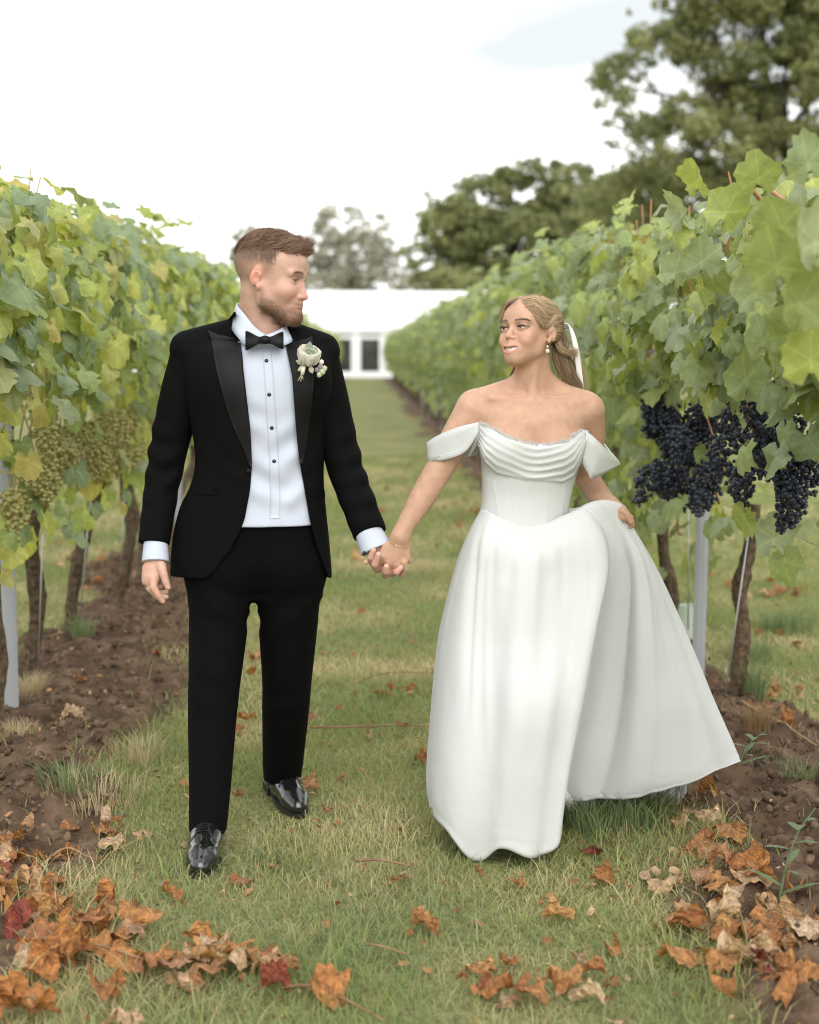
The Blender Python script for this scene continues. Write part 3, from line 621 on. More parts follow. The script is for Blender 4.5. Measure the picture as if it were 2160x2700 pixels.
# ------------------------------------------------------------------ trees
def tree(name, label, base, height, lobes, n, leaf, cols, trunk_r, seed, gap=0.35, limbs=12, group='trees beyond the vineyard'):
    """lobes: (x,y,z,rx,ry,rz) clumps relative to the base; leaf quads gather on sub-clumps so sky shows between them"""
    rr = np.random.default_rng(seed); e = empty(name, base); tag(e, label, 'tree', group)
    g = Geo(); H = height; cz = np.mean([l[2] for l in lobes])
    P = smooth_path([(0, 0, -.2), (rr.normal(0, .2), 0, H * .2), (rr.normal(0, .3), 0, H * .42), (rr.normal(0, .4), 0, H * .68), (rr.normal(0, .5), 0, H * .86)], 4)
    g.tube(P, np.linspace(trunk_r, trunk_r * .15, len(P)), 9); g.build('trunk', M_TRUNK, e, smooth=True)
    lv = np.array([l[3] * l[4] * l[5] for l in lobes]) ** (2 / 3); lv /= lv.sum()
    subs = []
    for l, f in zip(lobes, lv):
        m = max(7, int(gap * 300 * f))
        for _ in range(m):
            d = rr.normal(0, 1, 3); d /= np.linalg.norm(d); q = rr.uniform(.45, 1.0) ** .6
            subs.append((np.array(l[:3]) + d * np.array(l[3:]) * q, np.mean(l[3:]) * rr.uniform(.10, .26)))
    for k in range(limbs):
        t = subs[rr.integers(len(subs))][0]; z0 = H * rr.uniform(.22, .6); s = np.array([0, 0, min(z0, t[2] * .85)])
        mid = (s + t) / 2 + rr.normal(0, H * .03, 3); G2 = Geo(); PP = smooth_path([s, mid, t], 5); G2.tube(PP, np.linspace(trunk_r * .32, trunk_r * .05, len(PP)), 6); G2.build('limb', M_TRUNK, e, smooth=True)
    c = np.array([s[0] for s in subs]); r = np.array([s[1] for s in subs]); pr = r ** 2; pr /= pr.sum()
    k = rr.choice(len(subs), n, p=pr); d = rr.normal(0, 1, (n, 3)); d /= np.linalg.norm(d, axis=1)[:, None]
    P = c[k] + d * (r[k] * rr.random(n) ** .4)[:, None] * np.array([1.15, 1.15, .8])
    a = rr.normal(0, 1, (n, 3)); a /= np.linalg.norm(a, axis=1)[:, None]; b = np.cross(a, rr.normal(0, 1, (n, 3))); b /= np.linalg.norm(b, axis=1)[:, None]
    sz = leaf * rr.uniform(.5, 1.4, n)[:, None]
    V = np.stack([P - a * sz, P + b * sz * .55, P + a * sz, P - b * sz * .55], 1).reshape(-1, 3); F = np.arange(4 * n).reshape(n, 4)
    tint = rr.random(len(subs))[k]; u = np.clip(tint * .7 + rr.random(n) * .3, 0, 1)[:, None]
    C = np.repeat((np.array(cols[0]) * (1 - u) + np.array(cols[1]) * u)[:, None], 4, 1).reshape(-1, 3)
    mesh_obj('crown', V, F, M_CROWN, e, attr={'col': C}, smooth=False)
    return e
M_TRUNK = wood('tree_bark', (0.09, 0.07, 0.05)); M_CROWN = mat('tree_leaf', rough=0.6, spec=0.3, attr='col', transl=0.3)
def lobe_px(px, py, rx, ry, Y, base, dy=0.0):
    p = at(px, py, Y + dy); s = Y / FPX; return (p[0] - base[0], p[1] - base[1], p[2] - base[2], rx * s, rx * s * .8, ry * s)
def tree_px(name, label, bx, Y, lobes, n, leaf, cols, tr, seed, gap=.35, limbs=12):
    p = at(bx, 925, Y); base = (p[0], Y, 0); L_ = [lobe_px(a, b, c, d, Y, base, rng.normal(0, 1.0)) for a, b, c, d in lobes]
    tree(name, label, base, max(l[2] + l[5] for l in L_), L_, n, leaf, cols, tr, seed, gap, limbs)
DK = ((0.115, 0.14, 0.052), (0.35, 0.36, 0.15)); MID = ((0.05, 0.062, 0.02), (0.13, 0.13, 0.045)); HAZE_PALE = ((0.34, 0.34, 0.26), (0.52, 0.50, 0.39))  # distance haze is put into the leaf colour of the pale far trees
tree_px('oak_tree', 'tall dark oak towering at the upper right behind the vines', 1990, 62, [(2000, 120, 230, 170), (1760, 210, 190, 150), (1690, 110, 90, 90), (2150, 250, 200, 200), (1850, 400, 230, 130), (1640, 330, 100, 80), (2100, 480, 230, 150), (1780, 560, 230, 140), (2250, 60, 200, 200), (1950, -60, 250, 130), (1600, 215, 60, 30)], 60000, .125, DK, .55, 3, gap=2.2, limbs=34)
tree_px('broadleaf_tree', 'rounded dark green tree in the middle above the marquee roof', 1330, 108, [(1300, 560, 150, 110), (1450, 520, 150, 100), (1200, 590, 110, 110), (1380, 660, 220, 110), (1170, 690, 120, 80), (1540, 600, 140, 140), (1440, 460, 80, 50), (1300, 760, 230, 60), (1130, 760, 90, 50)], 36000, .22, DK, .6, 4, gap=2.0, limbs=18)
tree_px('broadleaf_tree', 'dense dark tree between the oak and the rounded tree', 1660, 92, [(1640, 600, 150, 130), (1750, 650, 150, 120), (1600, 700, 160, 90), (1700, 500, 120, 70), (1560, 760, 160, 60)], 26000, .20, DK, .55, 5, gap=2.0)
tree_px('hazy_tree', 'sparse haze-paled tree standing just right of the man above the marquee', 920, 140, [(850, 640, 60, 80), (900, 590, 80, 55), (985, 610, 60, 60), (930, 680, 120, 60), (1030, 690, 60, 55), (800, 700, 60, 50), (850, 750, 120, 40), (1000, 755, 110, 40)], 7500, .24, HAZE_PALE, .4, 6, gap=1.6)
tree_px('hazy_tree', 'faint thin tree showing just left of the man behind his head', 660, 170, [(655, 620, 40, 30), (640, 680, 40, 40), (690, 660, 45, 40)], 1500, .30, HAZE_PALE, .3, 7, gap=.8)
tree_px('conifer_tree', 'small dark evergreen peeping over the left-hand vine row', 335, 120, [(320, 640, 34, 40), (355, 660, 40, 40), (300, 700, 60, 50), (375, 700, 50, 50)], 5000, .20, ((0.06, 0.09, 0.06), (0.14, 0.17, 0.11)), .3, 8, gap=1.2)
# ================================================================== implicit-surface modelling for people and clothes
class SDF:
    def __init__(s): s.ops = []
    def add(s, f, lo, hi, k=0.006, mode='u'):
        s.ops.append((f, np.asarray(lo, float), np.asarray(hi, float), k, mode)); return s
    def cone(s, a, b, ra, rb, k=0.006, mode='u', flat=None):
        """tapered capsule; flat=(axis, factor) squeezes it along an axis"""
        a = np.asarray(a, float); b = np.asarray(b, float); ab = b - a; L2 = ab @ ab + 1e-12
        def f(P):
            q = P - a; t = np.clip(q @ ab / L2, 0, 1); w_ = q - t[:, None] * ab
            if flat is not None:
                n = np.asarray(flat[0], float); w_ = w_ + np.outer((w_ @ n) * (1 / flat[1] - 1), n)
            d = np.sqrt((w_ ** 2).sum(1)) - (ra + t * (rb - ra))
            return d * (min(1, flat[1]) if flat is not None else 1)
        r = max(ra, rb) * (max(1, flat[1]) if flat is not None else 1)
        return s.add(f, np.minimum(a, b) - r, np.maximum(a, b) + r, k, mode)
    def chain(s, pts, rad, k=0.006, mode='u', flat=None):
        """one tapering limb through several joints, blended as a whole"""
        t_ = SDF()
        for i in range(len(pts) - 1): t_.cone(pts[i], pts[i + 1], rad[i], rad[i + 1], 0.0, 'u', flat)
        fs = [o[0] for o in t_.ops]; l, h = t_.bounds()
        def f(P):
            d = fs[0](P)
            for g in fs[1:]: d = np.minimum(d, g(P))
            return d
        return s.add(f, l, h, k, mode)
    def ell(s, c, r, k=0.006, mode='u', rot=None):
        c = np.asarray(c, float); r = np.asarray(r, float); M = np.eye(3) if rot is None else np.asarray(rot)
        def f(P):
            q = (P - c) @ M; k0 = np.sqrt(((q / r) ** 2).sum(1)) + 1e-9; k1 = np.sqrt(((q / r ** 2) ** 2).sum(1)) + 1e-9
            return k0 * (k0 - 1) / k1
        m = r.max() if rot is not None else r
        return s.add(f, c - m, c + m, k, mode)
    def __call__(s, P, lo=None, hi=None):
        if lo is None: lo, hi = P.min(0), P.max(0)
        d = np.full(len(P), 0.08)
        for f, l, h, k, mode in s.ops:
            pad = k + 0.012
            if (l - pad > hi).any() or (h + pad < lo).any(): continue
            e = f(P)
            if mode == 'u':
                if k > 0: h_ = np.maximum(k - np.abs(d - e), 0) / k; d = np.minimum(d, e) - h_ * h_ * k * .25
                else: d = np.minimum(d, e)
            elif mode == 's':
                e = -e
                if k > 0: h_ = np.maximum(k - np.abs(d - e), 0) / k; d = np.maximum(d, e) + h_ * h_ * k * .25
                else: d = np.maximum(d, e)
            elif mode == 'd': d = d + e          # displacement
        return d
    def bounds(s):
        A = [(l, h) for f, l, h, k, m in s.ops if m == 'u']; return np.min([a[0] for a in A], 0), np.max([a[1] for a in A], 0)
    def mesh(s, vox, lo=None, hi=None, nb=22, pad=0.0):
        """surface nets over the blocks that the surface crosses"""
        l, h = s.bounds(); l, h = l - pad, h + pad; lo = l if lo is None else np.asarray(lo, float); hi = h if hi is None else np.asarray(hi, float)
        lo = lo - 2.5 * vox; D = np.ceil((hi + 2.5 * vox - lo) / vox).astype(int); B = np.ceil(D / nb).astype(int)
        NN = (B * nb + 4).astype(np.int64)
        ids, pos, quads = [], [], []
        ax = np.arange(-1, nb + 1); G = np.stack(np.meshgrid(ax, ax, ax, indexing='ij'), -1); n = nb + 2
        for bi in range(B[0]):
            for bj in range(B[1]):
                for bk in range(B[2]):
                    o = np.array([bi, bj, bk]) * nb; c = lo + (o + nb / 2) * vox; R_ = nb * vox
                    probe = c + R_ * np.array([[0, 0, 0], [.45, .45, .45], [-.45, .45, .45], [.45, -.45, .45], [.45, .45, -.45], [-.45, -.45, .45], [-.45, .45, -.45], [.45, -.45, -.45], [-.45, -.45, -.45]])
                    bl, bh = lo + (o - 1) * vox, lo + (o + nb + 1) * vox
                    dp = s(probe, bl, bh)
                    if dp.min() > R_ * .95 or (dp.min() > 0.079) or dp.max() < -R_ * .95: continue
                    P = (lo + (G + o) * vox).reshape(-1, 3); d = s(P, bl, bh).reshape(n, n, n)
                    if d.min() > 0 or d.max() < 0: continue
                    ins = d < 0
                    acc = np.zeros((n - 1, n - 1, n - 1, 3)); cnt = np.zeros((n - 1,) * 3)
                    cell = np.stack(np.meshgrid(*[np.arange(n - 1)] * 3, indexing='ij'), -1)
                    for a in range(3):
                        for u in (0, 1):
                            for v in (0, 1):
                                off = [0, 0, 0]; oth = [x for x in range(3) if x != a]; off[oth[0]] = u; off[oth[1]] = v
                                s0 = tuple(slice(off[x], off[x] + n - 1) for x in range(3)); off2 = list(off); off2[a] += 1; s1 = tuple(slice(off2[x], off2[x] + n - 1) for x in range(3))
                                d0, d1 = d[s0], d[s1]; m = (d0 < 0) != (d1 < 0)
                                if not m.any(): continue
                                t = d0[m] / (d0[m] - d1[m]); p = np.tile(np.array(off, float), (len(t), 1)); p[:, a] += t
                                acc[m] += p; cnt[m] += 1
                    m = cnt > 0
                    vp = acc[m] / cnt[m][:, None] + cell[m] + G[0, 0, 0] + o
                    gi = (cell[m] + G[0, 0, 0] + o + 1).astype(np.int64)
                    ids.append((gi[:, 0] * NN[1] + gi[:, 1]) * NN[2] + gi[:, 2]); pos.append(lo + vp * vox)
                    for a in range(3):
                        b_, c_ = (a + 1) % 3, (a + 2) % 3
                        core = [slice(1, n - 1)] * 3; s0 = tuple(core); cn = list(core); cn[a] = slice(2, n); s1 = tuple(cn)
                        if True:
                            i0, i1 = ins[s0], ins[s1]; m = i0 != i1
                            if not m.any(): continue
                            e = np.argwhere(m) + 1; fl = i0[m]
                            g = e + o + G[0, 0, 0] + 1
                            def cid(db, dc):
                                q = g.copy().astype(np.int64); q[:, b_] += db; q[:, c_] += dc; return (q[:, 0] * NN[1] + q[:, 1]) * NN[2] + q[:, 2]
                            Q = np.stack([cid(-1, -1), cid(0, -1), cid(0, 0), cid(-1, 0)], 1)
                            Q[~fl] = Q[~fl][:, ::-1]; quads.append(Q)
        ids = np.concatenate(ids); pos = np.concatenate(pos); quads = np.concatenate(quads)
        ui, first = np.unique(ids, return_index=True); V = pos[first]; j = np.searchsorted(ui, quads.ravel()).clip(0, len(ui) - 1)
        ok = (ui[j] == quads.ravel()).reshape(-1, 4).all(1)
        return V, j.reshape(-1, 4)[ok]
    def grad(s, P, e=0.0015):
        g = np.stack([s(P + np.eye(3)[i] * e) - s(P - np.eye(3)[i] * e) for i in range(3)], 1); return g / (np.linalg.norm(g, axis=1)[:, None] + 1e-12)
def largest(V, F):
    lab = np.arange(len(V)); E = np.concatenate([F[:, [0, 1]], F[:, [1, 2]], F[:, [2, 3]], F[:, [3, 0]]])
    for _ in range(400):
        m = np.minimum(lab[E[:, 0]], lab[E[:, 1]]); new = lab.copy(); np.minimum.at(new, E[:, 0], m); np.minimum.at(new, E[:, 1], m); new = new[new]
        if (new == lab).all(): break
        lab = new
    u, c = np.unique(lab, return_counts=True)
    if len(u) == 1: return V, F
    keep = lab == u[c.argmax()]; idx = np.cumsum(keep) - 1; F = F[keep[F].all(1)]; return V[keep], idx[F]
def relax(V, F, it=2, f=0.5):
    """light Laplacian smoothing of a quad mesh"""
    E = np.concatenate([F[:, [0, 1]], F[:, [1, 2]], F[:, [2, 3]], F[:, [3, 0]]])
    for _ in range(it):
        S = np.zeros_like(V); C = np.zeros(len(V))
        for a, b in ((0, 1), (1, 0)):
            for x in range(3): S[:, x] += np.bincount(E[:, a], V[E[:, b], x], len(V))
            C += np.bincount(E[:, a], minlength=len(V))
        V = V + f * (S / np.maximum(C, 1)[:, None] - V)
    return V
def loft(rows, pexp=2.4, to3=None):
    """solid from rows of (centre, half-width, half-depth) sorted by falling z; sections are super-ellipses"""
    rows = [(q[:3], q[3], q[4]) for q in smooth_path(np.array([[*r[0], r[1], r[2]] for r in rows]), 5)]
    Z = np.array([r[0][2] for r in rows])[::-1]; CXr = np.array([r[0][0] for r in rows])[::-1]; CYr = np.array([r[0][1] for r in rows])[::-1]; A = np.array([r[1] for r in rows])[::-1]; Bd = np.array([r[2] for r in rows])[::-1]
    def f(P):
        z = P[:, 2]; cx, cy, a, b = (np.interp(z, Z, q) for q in (CXr, CYr, A, Bd))
        e = (np.abs((P[:, 0] - cx) / a) ** pexp + np.abs((P[:, 1] - cy) / b) ** pexp) ** (1 / pexp)
        d = (e - 1) * np.minimum(a, b)
        dz = np.maximum(Z[0] - z, z - Z[-1])
        return np.maximum(d, dz)
    lo = np.array([(CXr - A).min(), (CYr - Bd).min(), Z[0]]); hi = np.array([(CXr + A).max(), (CYr + Bd).max(), Z[-1]])
    return f, lo, hi
def to_px(P):
    q = P - np.array([0, 0, CAM_H]); d = q @ _cf; return CX + FPX * (q @ _crt) / d, CY - FPX * (q @ _cu) / d
def surf_hit(sdf, px, py, Y0, Y1, n=160):
    """first hit of sight lines with a solid, between depths Y0 and Y1; used to lay cloth pieces on a body"""
    px = np.asarray(px, float); py = np.asarray(py, float)
    D = _cf + np.outer((px - CX) / FPX, _crt) - np.outer((py - CY) / FPX, _cu)
    Ys = np.linspace(Y0, Y1, n); out = np.full((len(px), 3), np.nan); prev = None
    O = np.array([0, 0, CAM_H]); done = np.zeros(len(px), bool); dprev = np.full(len(px), .1)
    for Y in Ys:
        P = O + D * (Y / D[:, 1])[:, None]; d = sdf(P); h = (d < 0) & ~done
        if h.any():
            t = (dprev[h] / (dprev[h] - d[h]))[:, None]; Pp = O + D[h] * ((Y - (Y1 - Y0) / (n - 1)) / D[h, 1])[:, None]; out[h] = Pp * (1 - t) + P[h] * t; done |= h
        dprev = np.where(done, dprev, np.maximum(d, 1e-6))
    miss = np.isnan(out[:, 0])
    if miss.any(): out[miss] = O + D[miss] * (((Y0 + Y1) / 2 + .05) / D[miss, 1])[:, None]
    return out
def strip_patch(name, sdf, rows, Y0, Y1, off, thick, m, parent, nx=10, ny=3, edge=0.6, root=None):
    """cloth piece laid on a solid: rows of (py, xa, xb); rises off the surface by off, with real thickness"""
    rows = np.array(rows, float); u = np.linspace(0, len(rows) - 1, (len(rows) - 1) * ny + 1)
    py = np.interp(u, np.arange(len(rows)), rows[:, 0]); xa = np.interp(u, np.arange(len(rows)), rows[:, 1]); xb = np.interp(u, np.arange(len(rows)), rows[:, 2])
    t = np.linspace(0, 1, nx); X = xa[:, None] * (1 - t) + xb[:, None] * t; Yp = np.repeat(py[:, None], nx, 1)
    P = surf_hit(sdf, X.ravel(), Yp.ravel(), Y0, Y1); view = np.array([0, -1.0, 0.05])
    k = len(py); top = P + view * (off + thick); bot = P + view * off * .2
    i = np.arange(nx - 1)[None, :] + nx * np.arange(k - 1)[:, None]; F = np.stack([i, i + 1, i + 1 + nx, i + nx], -1).reshape(-1, 4); n = len(P)
    ring = [j for j in range(nx)] + [r * nx + nx - 1 for r in range(1, k)] + [(k - 1) * nx + j for j in range(nx - 2, -1, -1)] + [r * nx for r in range(k - 2, 0, -1)]
    S = np.array([(ring[a], ring[(a + 1) % len(ring)], ring[(a + 1) % len(ring)] + n, ring[a] + n) for a in range(len(ring))])
    Fs = np.concatenate([F[:, ::-1], F + n, S[:, ::-1]])
    V = np.concatenate([top, bot]); L = np.array(root.location) if root is not None else 0
    return mesh_obj(name, V - L, Fs, m, parent, smooth=True)
def strands(roots, dirs_list, width, cols, n=3):
    """hair: each strand a thin three-sided tapering tube. dirs_list: (n, k, 3) points per strand"""
    P = np.asarray(dirs_list, float); N_, k, _ = P.shape; T = np.gradient(P, axis=1); T /= np.linalg.norm(T, axis=2)[..., None] + 1e-12
    up = rng.normal(0, 1, (N_, 1, 3)); A = np.cross(T, up); A /= np.linalg.norm(A, axis=2)[..., None] + 1e-12; B = np.cross(T, A)
    wv = (np.asarray(width)[:, None] if np.ndim(width) else width) * (np.linspace(1, .25, k)[None, :])
    wv = np.broadcast_to(wv, (N_, k))
    ring = []
    for j in range(3):
        a = 2 * np.pi * j / 3; ring.append(P + wv[..., None] * (math.cos(a) * A + math.sin(a) * B))
    V = np.stack(ring, 2).reshape(-1, 3)
    base = (np.arange(N_) * k * 3)[:, None, None]; i = (np.arange(k - 1) * 3)[None, :, None]; F = []
    for j in range(3):
        j2 = (j + 1) % 3; F.append(np.stack([base + i + j, base + i + j2, base + i + 3 + j2, base + i + 3 + j], -1).reshape(-1, 4))
    C = np.repeat(np.asarray(cols)[:, None], k * 3, 1).reshape(-1, 3)
    return V, np.concatenate(F), C

LOWF = 0.84
def lowz(z): return np.where(np.asarray(z) < -.045, -.045 + (np.asarray(z) + .045) * LOWF, z)
def head_sdf(k=1.0, female=False, smile=False, zs=1.0, simple=False):
    """head in its own frame: x to the person's left, y forward, z up, eyes at z=0"""
    s = SDF(); q = lambda x, y, z: np.array((x, y, float(lowz(z))), float) * k * np.array([1, 1, zs])
    m = 0.94 if female else 1.0
    s.ell(q(0, -.014, .036), np.array([.076, .098, .084]) * k * [1, 1, zs], .01)
    s.ell(q(0, .040, .040), np.array([.062 * m, .050, .058]) * k * [1, 1, zs], .02)
    s.ell(q(0, .032 if not female else .028, -.030), np.array([.063, .058, .074] if not female else [.054, .054, .066]) * k * [1, 1, zs], .025)
    if simple:
        for sx in (-1, 1): s.ell(q(sx * .0755, -.015, -.002), np.array([.0085, .0165, .0300]) * k * .9, .005, rot=np.array(Euler((R(-12), 0, R(sx * 20))).to_matrix()))
        return s
    jw = .053 if not female else .0415; jr = .019 if not female else .0135
    for sx in (-1, 1):
        s.cone(q(sx * jw, -.002, -.030), q(sx * jw * .96, .012, -.070), .020 * k, jr * k, .02)
        s.cone(q(sx * jw * .96, .012, -.070), q(sx * (.017 if not female else .011), .074 if not female else .066, -.106), jr * k, (.017 if not female else .0125) * k, .018)
        s.ell(q(sx * .041 * m, .060, -.028), np.array([.020, .020, .018]) * k, .024)
        if smile: s.ell(q(sx * .037, .068, -.044), np.array([.014, .014, .012]) * k, .016); s.ell(q(sx * .033, .040, -.066), np.array([.017, .030, .026]) * k, .022)
    cw, cyy, crr = (.012, .078, .018) if not female else (.006, .0735, .0145)
    s.cone(q(-cw, cyy, -.106), q(cw, cyy, -.106), crr * k, crr * k, .015); nf = .007 if female else 0.0
    s.cone(q(0, .055, -.095), q(0, -.01, -.085), .03 * k, .03 * k, .02)
    # brow
    br = .0092 if not female else .006
    s.cone(q(-.046, .070, .020), q(-.014, .083, .018), br * k, br * k, .012); s.cone(q(.046, .070, .020), q(.014, .083, .018), br * k, br * k, .012)
    # sockets
    for sx in (-1, 1):
        s.ell(q(sx * .031, .094, .001), np.array([.019, .017, .0125]) * k, .010, 's')
        s.ell(q(sx * .031, .0735 if female else .0700, .000), np.array([.0165, .0145, .0130]) * k, .004)          # lids over the eyeball
        s.ell(q(sx * .0315, .090 if female else .0865, -.0005), np.array([.0130, .0120, .0036 if not smile else .0040]) * k, .0015, 's')
    # nose
    s.cone(q(0, .080, .012), q(0, .094, -.026 + nf), .0070 * k, (.0085 - nf * .15) * k, .010); s.cone(q(0, .093, -.026 + nf), q(0, .1005, -.038 + nf), (.0085 - nf * .15) * k, (.0098 - nf * .2) * k, .006)
    for sx in (-1, 1):
        s.ell(q(sx * (.0120 if not female else .0100), .0895, -.0415 + nf), np.array([.0075 if not female else .0062, .0095 if not female else .0085, .0072 if not female else .0062]) * k, .006)
        s.ell(q(sx * .0072, .0950, -.0495 + nf), np.array([.0036, .0052, .0040]) * k, .002, 's')
    s.cone(q(0, .090, -.048), q(0, .087, -.060), .007 * k, .010 * k, .010)
    # mouth
    s.ell(q(0, .074, -.074), np.array([.031, .022, .026]) * k, .012)
    if smile:
        ci = [(-.0325, .0715, -.0590), (-.019, .0880, -.0655), (0, .0935, -.0678), (.019, .0880, -.0655), (.0325, .0715, -.0590)]
        lo = [(-.0325, .0715, -.0600), (-.018, .0860, -.0835), (0, .0915, -.0910), (.018, .0860, -.0835), (.0325, .0715, -.0600)]
        mid = [(-.0275, .0790, -.0632), (-.016, .0905, -.0742), (0, .0940, -.0788), (.016, .0905, -.0742), (.0275, .0790, -.0632)]
        s.chain([q(*c) for c in ci], [.003 * k, .0048 * k, .0052 * k, .0048 * k, .003 * k], .004)
        s.chain([q(*c) for c in lo], [.003 * k, .0050 * k, .0056 * k, .0050 * k, .003 * k], .004)
        s.chain([q(*c) for c in mid], [.0016 * k, .0064 * k, .0072 * k, .0064 * k, .0016 * k], .0012, 's')
    else:
        up = [(-.026, .0770, -.0700), (-.012, .0890, -.0722), (0, .0920, -.0722), (.012, .0890, -.0722), (.026, .0770, -.0700)]
        lo = [(-.025, .0765, -.0710), (-.011, .0875, -.0815), (0, .0905, -.0828), (.011, .0875, -.0815), (.025, .0765, -.0710)]
        s.chain([q(*c) for c in up], [.002 * k, .0038 * k, .0040 * k, .0038 * k, .002 * k], .004)
        s.chain([q(*c) for c in lo], [.002 * k, .0044 * k, .0048 * k, .0044 * k, .002 * k], .004)
        s.cone(q(-.022, .089, -.0765), q(.022, .089, -.0765), .0012 * k, .0012 * k, .001, 's')
    # ears
    for sx in (-1, 1):
        rot = np.array(Euler((R(-12), 0, R(sx * 20))).to_matrix()); c = q(sx * .0755, -.015, -.002); e_ = .88 if female else .92
        s.ell(c, np.array([.0085, .0165, .0300]) * k * e_, .005, rot=rot)
        s.ell(c + q(sx * .0080, .003, .005), np.array([.0055, .0095, .0190]) * k * e_, .003, 's', rot=rot)
        s.ell(c + q(sx * .0070, .006, -.006), np.array([.0065, .0075, .0090]) * k * e_, .003, 's', rot=rot)
        s.chain([c + rot @ (np.array(v) * k * e_) for v in ((sx * .006, .011, .004), (sx * .005, .001, .013), (sx * .005, -.007, .006), (sx * .005, -.006, -.010))], [.0022 * k] * 4, .003)
        s.ell(q(sx * .0735, -.004, -.029), np.array([.0065, .0075, .0095]) * k, .006)
    return s
def place_sdf(dst, src, M, c, k0=None):
    """adds a whole local-frame solid to a world-frame one. M: columns are the local axes in the world"""
    M = np.asarray(M); c = np.asarray(c); l, h = src.bounds(); cor = np.array([[x, y, z] for x in (l[0], h[0]) for y in (l[1], h[1]) for z in (l[2], h[2])]) @ M.T + c
    for f, lo, hi, k, mode in src.ops:
        cor = np.array([[x, y, z] for x in (lo[0], hi[0]) for y in (lo[1], hi[1]) for z in (lo[2], hi[2])]) @ M.T + c
        dst.add((lambda P, f=f: f((P - c) @ M)), cor.min(0), cor.max(0), k, mode)
def head_frame(yaw, pitch, roll):
    """yaw: turn towards image right; pitch: chin up positive; roll: lean of the crown towards image right"""
    cz = Matrix.Rotation(yaw, 3, 'Z') @ Matrix.Rotation(math.pi, 3, 'Z')
    return np.array(cz @ Matrix.Rotation(pitch, 3, 'X') @ Matrix.Rotation(roll, 3, 'Y'))
def eye_mesh(k):
    V, F = ICO_EYE; V = V * .0122 * k
    fr = V[:, 1] / (.0122 * k); r = np.hypot(V[:, 0], V[:, 2]) / (.0122 * k)
    return V, F, fr, r
ICO_EYE = ico(4)
def unlow(z): return np.where(z < -.045, -.045 + (z + .045) / LOWF, z)
def gauss(L, c, s): return np.exp(-(((L - np.array(c)) / np.array(s)) ** 2).sum(1))
# ================================================================== THE MAN IN THE BLACK TUXEDO
YG = 4.72
def G(px, py, dy=0.0): return at(px, py, YG + dy)
SG = YG / FPX                                            # metres per photograph pixel at his depth
M_SUIT = mat('black_wool', (0.0030, 0.0030, 0.0033), rough=0.85, spec=0.10, sheen=0.0, bump=(700, 0.12))
M_SATIN = mat('black_satin', (0.0050, 0.0050, 0.0054), rough=0.52, spec=0.18)
M_TROU = mat('black_trouser_wool', (0.0022, 0.0022, 0.0024), rough=0.85, spec=0.09, bump=(700, 0.1))
M_SHIRT = mat('white_shirt_cotton', (0.53, 0.57, 0.67), rough=0.75, spec=0.2, bump=(900, 0.05))
M_BLACK = mat('black_silk', (0.004, 0.004, 0.006), rough=0.6, spec=0.25)
M_STUD = mat('onyx_stud', (0.006, 0.006, 0.012), rough=0.15, spec=0.6)
M_SHOE = mat('polished_black_leather', (0.010, 0.010, 0.011), rough=0.16, spec=0.7, coat=0.5)
M_SOLE = mat('shoe_sole', (0.012, 0.011, 0.010), rough=0.6)
M_SKIN = mat('skin', rough=0.5, spec=0.35, attr='col', sss=0.12, noise=(38, 0.09), bump=(420, 0.08))
M_HAIR = mat('hair', rough=0.5, spec=0.4, attr='col')
M_EYE = mat('eyeball', rough=0.08, spec=0.6, attr='col')
man = empty('person', (float(G(660, 2200)[0]), YG, 0.0)); MR = np.array(man.location)
tag(man, 'bearded man in a black tuxedo and bow tie walking hand in hand on the left', 'person')
def man_part(name, V, F, m, parent=man, attr=None, smooth=True): return mesh_obj(name, V - MR, F, m, parent, attr, smooth)

# ---------------------------------------------------------------- jacket
def row(py, xl, xr, dc, b, shrink=0.0):
    c = G((xl + xr) / 2, py, dc); return (c, (xr - xl) / 2 * SG - shrink, b - shrink)
TORSO = [(905, 500, 846, .02, .085), (930, 484, 862, .01, .105), (1000, 484, 864, .0, .125), (1100, 502, 860, .0, .128), (1200, 516, 855, .0, .120), (1270, 506, 854, .0, .118), (1340, 474, 860, .005, .124), (1420, 455, 869, .01, .130), (1500, 449, 876, .012, .134), (1527, 449, 877, .012, .134)]
OPEN = np.array([(840, 628, 752), (880, 632, 746), (900, 634, 750), (972, 641, 768), (1014, 646, 773), (1122, 659, 780), (1200, 664, 788), (1235, 664, 793), (1290, 660, 803), (1366, 646, 816), (1400, 634, 824), (1450, 608, 838), (1500, 572, 856), (1540, 530, 872)], float)
def wrinkle(c, ax, amp, freq, rad, ph=0.0, sharp=1.0):
    c = np.asarray(c); ax = np.asarray(ax, float); ax /= np.linalg.norm(ax)
    def f(P):
        q = P - c; t = np.sin(q @ ax * freq + ph); return amp * np.sign(t) * np.abs(t) ** sharp * np.exp(-(q[:, 1] ** 2 + q[:, 2] ** 2) / rad ** 2 - (q[:, 0] / (rad * .62)) ** 2)
    return f, c - rad * 2, c + rad * 2
jk = SDF()
jf, jl, jh = loft([row(*r) for r in TORSO]); jk.add(jf, jl, jh, 0)
for a, b_ in (((640, 876), (498, 920)), ((742, 882), (846, 926))):
    jk.cone(G(*a, .03), G(*b_, .015), .050, .058, .03)
jk.cone(G(655, 868, .06), G(735, 868, .06), .05, .05, .03)
jk.ell(G(600, 1010, -.06), (.075, .055, .10), .05); jk.ell(G(800, 1010, -.06), (.075, .055, .10), .05)
